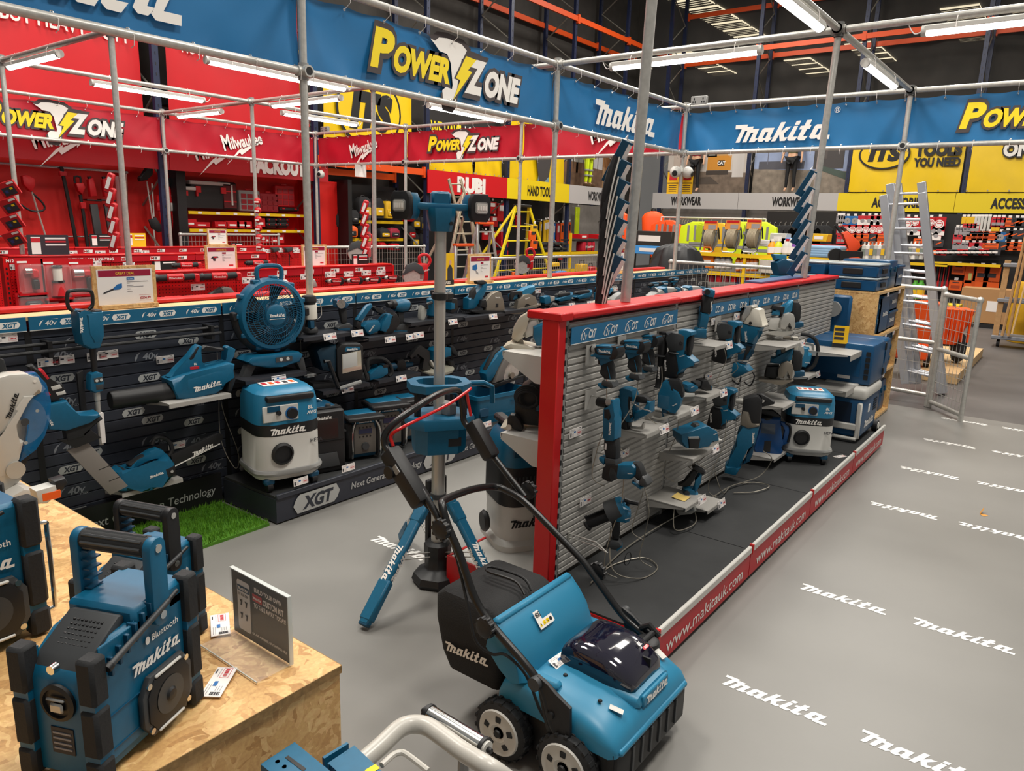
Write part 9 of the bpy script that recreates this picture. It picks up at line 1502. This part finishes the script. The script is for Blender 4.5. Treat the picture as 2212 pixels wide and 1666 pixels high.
for i,(x,y,w,h) in enumerate([(1235,940,.62,.62)]): p=kb(x,y,16.9); t=thing('cardboard_box','brown cardboard carton with a printed panel on the floor past the mesh gate','carton',(16.9,p.y,0),-90); b=MB(); b.box((0,.25,.42),(1.0,.5,.66),mat('cardboard',(176,132,86),.8),b=.004); b.box((.05,-.002,.42),(.2,.004,.2),PAP); b.box((.28,-.002,.42),(.12,.004,.18),PDRK); b.box((0,.25,.04),(1.02,.5,.08),BLK); part('body',b,t)
t=thing('platform_trolley','grey platform trolley with timber posts and offcuts at the right edge','trolley',(14.05,.75,0),-90)
GT=mat('trolley_grey',(120,122,128),.5)
for z in(.16,.75,1.3): b=MB(); b.box((.35,.2,z),(1.2,.45,.06),GT,b=.01); part('deck',b,t)
for x in(-.2,.35): b=MB(); b.box((x,.05,.75),(.08,.06,1.25) if x<0 else (.18,.04,1.2),mat('raw_timber',(176,136,90),.7,noise=.15,scale=20) if x<0 else mat('slate_panel',(74,80,92),.6)); part('post',b,t)
for x in(-.15,.8): b=MB(); b.cyl((x-.02,.1,.06),(x+.02,.1,.06),.06,BLK,n=14); part('caster',b,t)
for i,(x,lean,m) in enumerate([(-.1,.1,'raw_timber'),(-.02,.05,'raw_timber'),(.55,.12,'raw_timber'),(.68,.02,'raw_timber')]): b=MB(); b.cyl((14.0,.75-x,.2),(14.0,.75-x-lean,2.2),.022,MATS[m],n=6); solo('timber_batten',b,'timber batten stood on the grey trolley, '+['leftmost','second','third','last'][i],'timber',(0,0,0),0,'timber battens')
b=MB(); b.cyl((13.95,.55,1.5),(13.95,-.2,1.3),.07,REDP,n=14); solo('red_roll',b,'red rolled sheet lying across the grey trolley','roll'); b=MB(); b.box((0,0,.08),(.3,.4,.2),PAP,b=.05,seg=2); solo('white_sack',b,'white sack on the middle deck of the grey trolley','sack',(14.0,.15,.8)); b=MB(); b.lathe([(.3,0),(.34,.2),(.34,.9),(.3,1.0),(.001,1.02)],mat('yellow_drum',(206,156,20),.5),n=24); solo('yellow_drum',b,'yellow drum behind the grey trolley','drum',(15.2,.55,0)); b=MB(); b.box((0,0,.5),(.05,.3,.1),BLK,b=.02); b.cyl((0,0,.5),(0,.1,-.9),.014,WOODL,n=6); solo('broom',b,'broom with a black head upside down on the grey trolley','broom',(13.9,.62,1.15))
t=Tool('floor_saw','orange wheeled machine with a folded handle behind the clear lidded cases','floor saw',KX,(400,440),rz=-70,X=9.6); t.p('handle_arm',('P',[(325,360),(365,345),(440,410),(450,440),(385,535),(340,530),(395,450)],.12,mat('orange_arm',(236,76,30),.4),.02)); t.p('grips',('T',[(290,312,-.05),(330,355,-.05)],.02,BLK),('T',[(330,320,.05),(370,355,.05)],.02,BLK)); t.p('drum',('Y',315,495,[(42,-.06),(42,.06)],BLK,24)); t.p('body',('P',[(370,530),(390,505),(440,498),(490,520),(490,560),(370,560)],.25,ORGS,.03)); 
b=MB(); b.box((0,0,-.35),(.25,.2,.6),BLK); part('stand',b,t.t)
KV=(1720,640,5.208)
def crate(label,x,y,z,w,d,h,m=DBL,open_=False,logo=True):
    t=thing('blue_crate' if open_ else 'stacking_case',label,'crate' if open_ else 'case',(x,y,z),0,'blue cases in the chipboard rack')
    b=MB()
    if open_:
        for c,s_ in(((0,.006,h/2),(w,.012,h)),((0,d-.006,h/2),(w,.012,h)),((-w/2+.006,d/2,h/2),(.012,d,h)),((w/2-.006,d/2,h/2),(.012,d,h)),((0,d/2,.006),(w,d,.012))): b.box(c,s_,m)
        b.box((0,.0,h-.012),(w+.02,.03,.024),m,b=.004); b.box((-w/2,d/2,h-.012),(.03,d+.02,.024),m,b=.004)
    else: b.box((0,d/2,h/2),(w,d,h),m,b=.012,seg=2); b.box((0,d/2,h*.7),(w+.008,d+.008,.012),TEALD)
    logo and b.script(FR((.0,-.0025,h*.5),(1,0,0),(0,0,1)),min(.2,w*.6),WHT if open_ else TEALD,lift=.002)
    part('body',b,t)
    if not open_:
        for s_ in(-.3,.3): b=MB(); b.box((s_*w,-.006,h*.68),(.05,.012,min(.05,h*.4)),TEALD,b=.003); part('latch',b,t)
    return t
Z1,Z2,Z3,Z4=.032,.467,.847,1.237
crate('lower case at the left of the upper rack shelf',7.02,1.37,Z3,.26,.4,.17); crate('upper case at the left of the upper rack shelf',7.02,1.37,Z3+.172,.26,.4,.11); crate('tall open blue crate in the middle of the upper rack shelf',7.36,1.36,Z3,.36,.42,.34,open_=True); crate('lower open blue crate at the right of the upper rack shelf',7.76,1.37,Z3,.36,.4,.17,open_=True); crate('upper open blue crate at the right of the upper rack shelf',7.76,1.37,Z3+.172,.36,.4,.17,open_=True)
for i in range(3): crate('case in the short left stack of the middle rack shelf, %s'%['bottom','middle','top'][i],7.02,1.37,Z2+.082*i,.27,.4,.08)
for i in range(3): crate('case in the middle stack of the middle rack shelf, %s'%['bottom','middle','top'][i],7.38,1.37,Z2+.095*i,.36,.4,.093)
for i in range(3): crate('case in the tall right stack of the middle rack shelf, %s'%['bottom','middle','top'][i],7.77,1.37,Z2+.112*i,.36,.4,.11)
for i,x in enumerate((7.08,7.34,7.6,7.84)): crate('case stood on end on the bottom rack shelf, %s from the left'%['first','second','third','fourth'][i],x,1.37,Z1,.22,.4,.39 if i!=3 else .3)
crate('small blue case on the floor at the right of the chipboard rack',8.12,1.4,.0,.16,.35,.27)
def orgcase(label,x,y,z,w,d,h):
    t=thing('organiser_case',label,'case',(x,y,z),0,'clear lidded cases on the chipboard rack'); b=MB(); b.box((0,d/2,h*.42),(w,d,h*.84),DBL,b=.01); part('body',b,t); b=MB(); b.box((0,d/2,h*.92),(w+.01,d+.01,h*.16),mat('frosted_lid',(190,200,204),.2,alpha=.8),b=.006); part('clear_lid',b,t)
    b=MB(); b.box((-w/2-.004,d/2,h*.42),(.014,d*.4,h*.42),BLK,b=.004); part('latch',b,t); b=MB(); b.box((0,-.006,h*.45),(w*.35,.02,h*.35),BLK,b=.004); part('carry_handle',b,t)
orgcase('lower clear lidded organiser at the front corner of the rack top',7.08,1.36,Z4,.44,.4,.115); orgcase('upper clear lidded organiser at the front corner of the rack top',7.08,1.36,Z4+.117,.44,.4,.115); orgcase('lower organiser behind the front pair on the rack top',7.08,1.79,Z4,.44,.4,.115) ; orgcase('upper organiser behind the front pair on the rack top',7.08,1.79,Z4+.117,.44,.4,.115)
crate('tall blue case right of the clear lidded organisers on the rack top',7.52,1.37,Z4,.34,.4,.25); crate('blue crate at the right end of the rack top',7.86,1.37,Z4,.28,.4,.2,open_=True)
t=thing('dolly','blue wheeled dolly leaning on the rack side, one grey caster showing','dolly',(6.76,1.68,.86)); b=MB(); b.box((0,0,.17),(.05,.34,.34),DBL,b=.02); part('frame',b,t); b=MB(); b.cyl((-.09,-.04,.22),(-.05,-.04,.22),.065,GRY,n=20); b.box((-.05,-.04,.25),(.05,.05,.06),CHR,b=.006); part('caster',b,t)
for i,(x,z) in enumerate([(7.0,.835),(7.35,.835),(7.7,.835),(7.05,.455),(7.5,.455),(7.2,1.225),(7.7,1.225)]): ticket((x,1.322,z-.025),(1,0,0),(0,0,1),'price ticket on the chipboard rack edge, '+['upper shelf left','upper shelf middle','upper shelf right','middle shelf left','middle shelf right','rack top left','rack top right'][i],sc=.8)
b=MB(); b.add([(6.05,.52,.0005),(6.09,.5,.0006),(6.11,.55,.0006),(6.075,.545,.0006)],[(0,1,2,3)],mat('tape_orange',(200,140,60),.6)); b.add([(6.075,.545,.0007),(6.11,.55,.0007),(6.15,.535,.03),(6.12,.53,.03)],[(0,1,2,3)],MATS['tape_orange']); solo('tape_scrap',b,'small scrap of orange tape on the grey floor','litter',(-.75,-.27,.001))
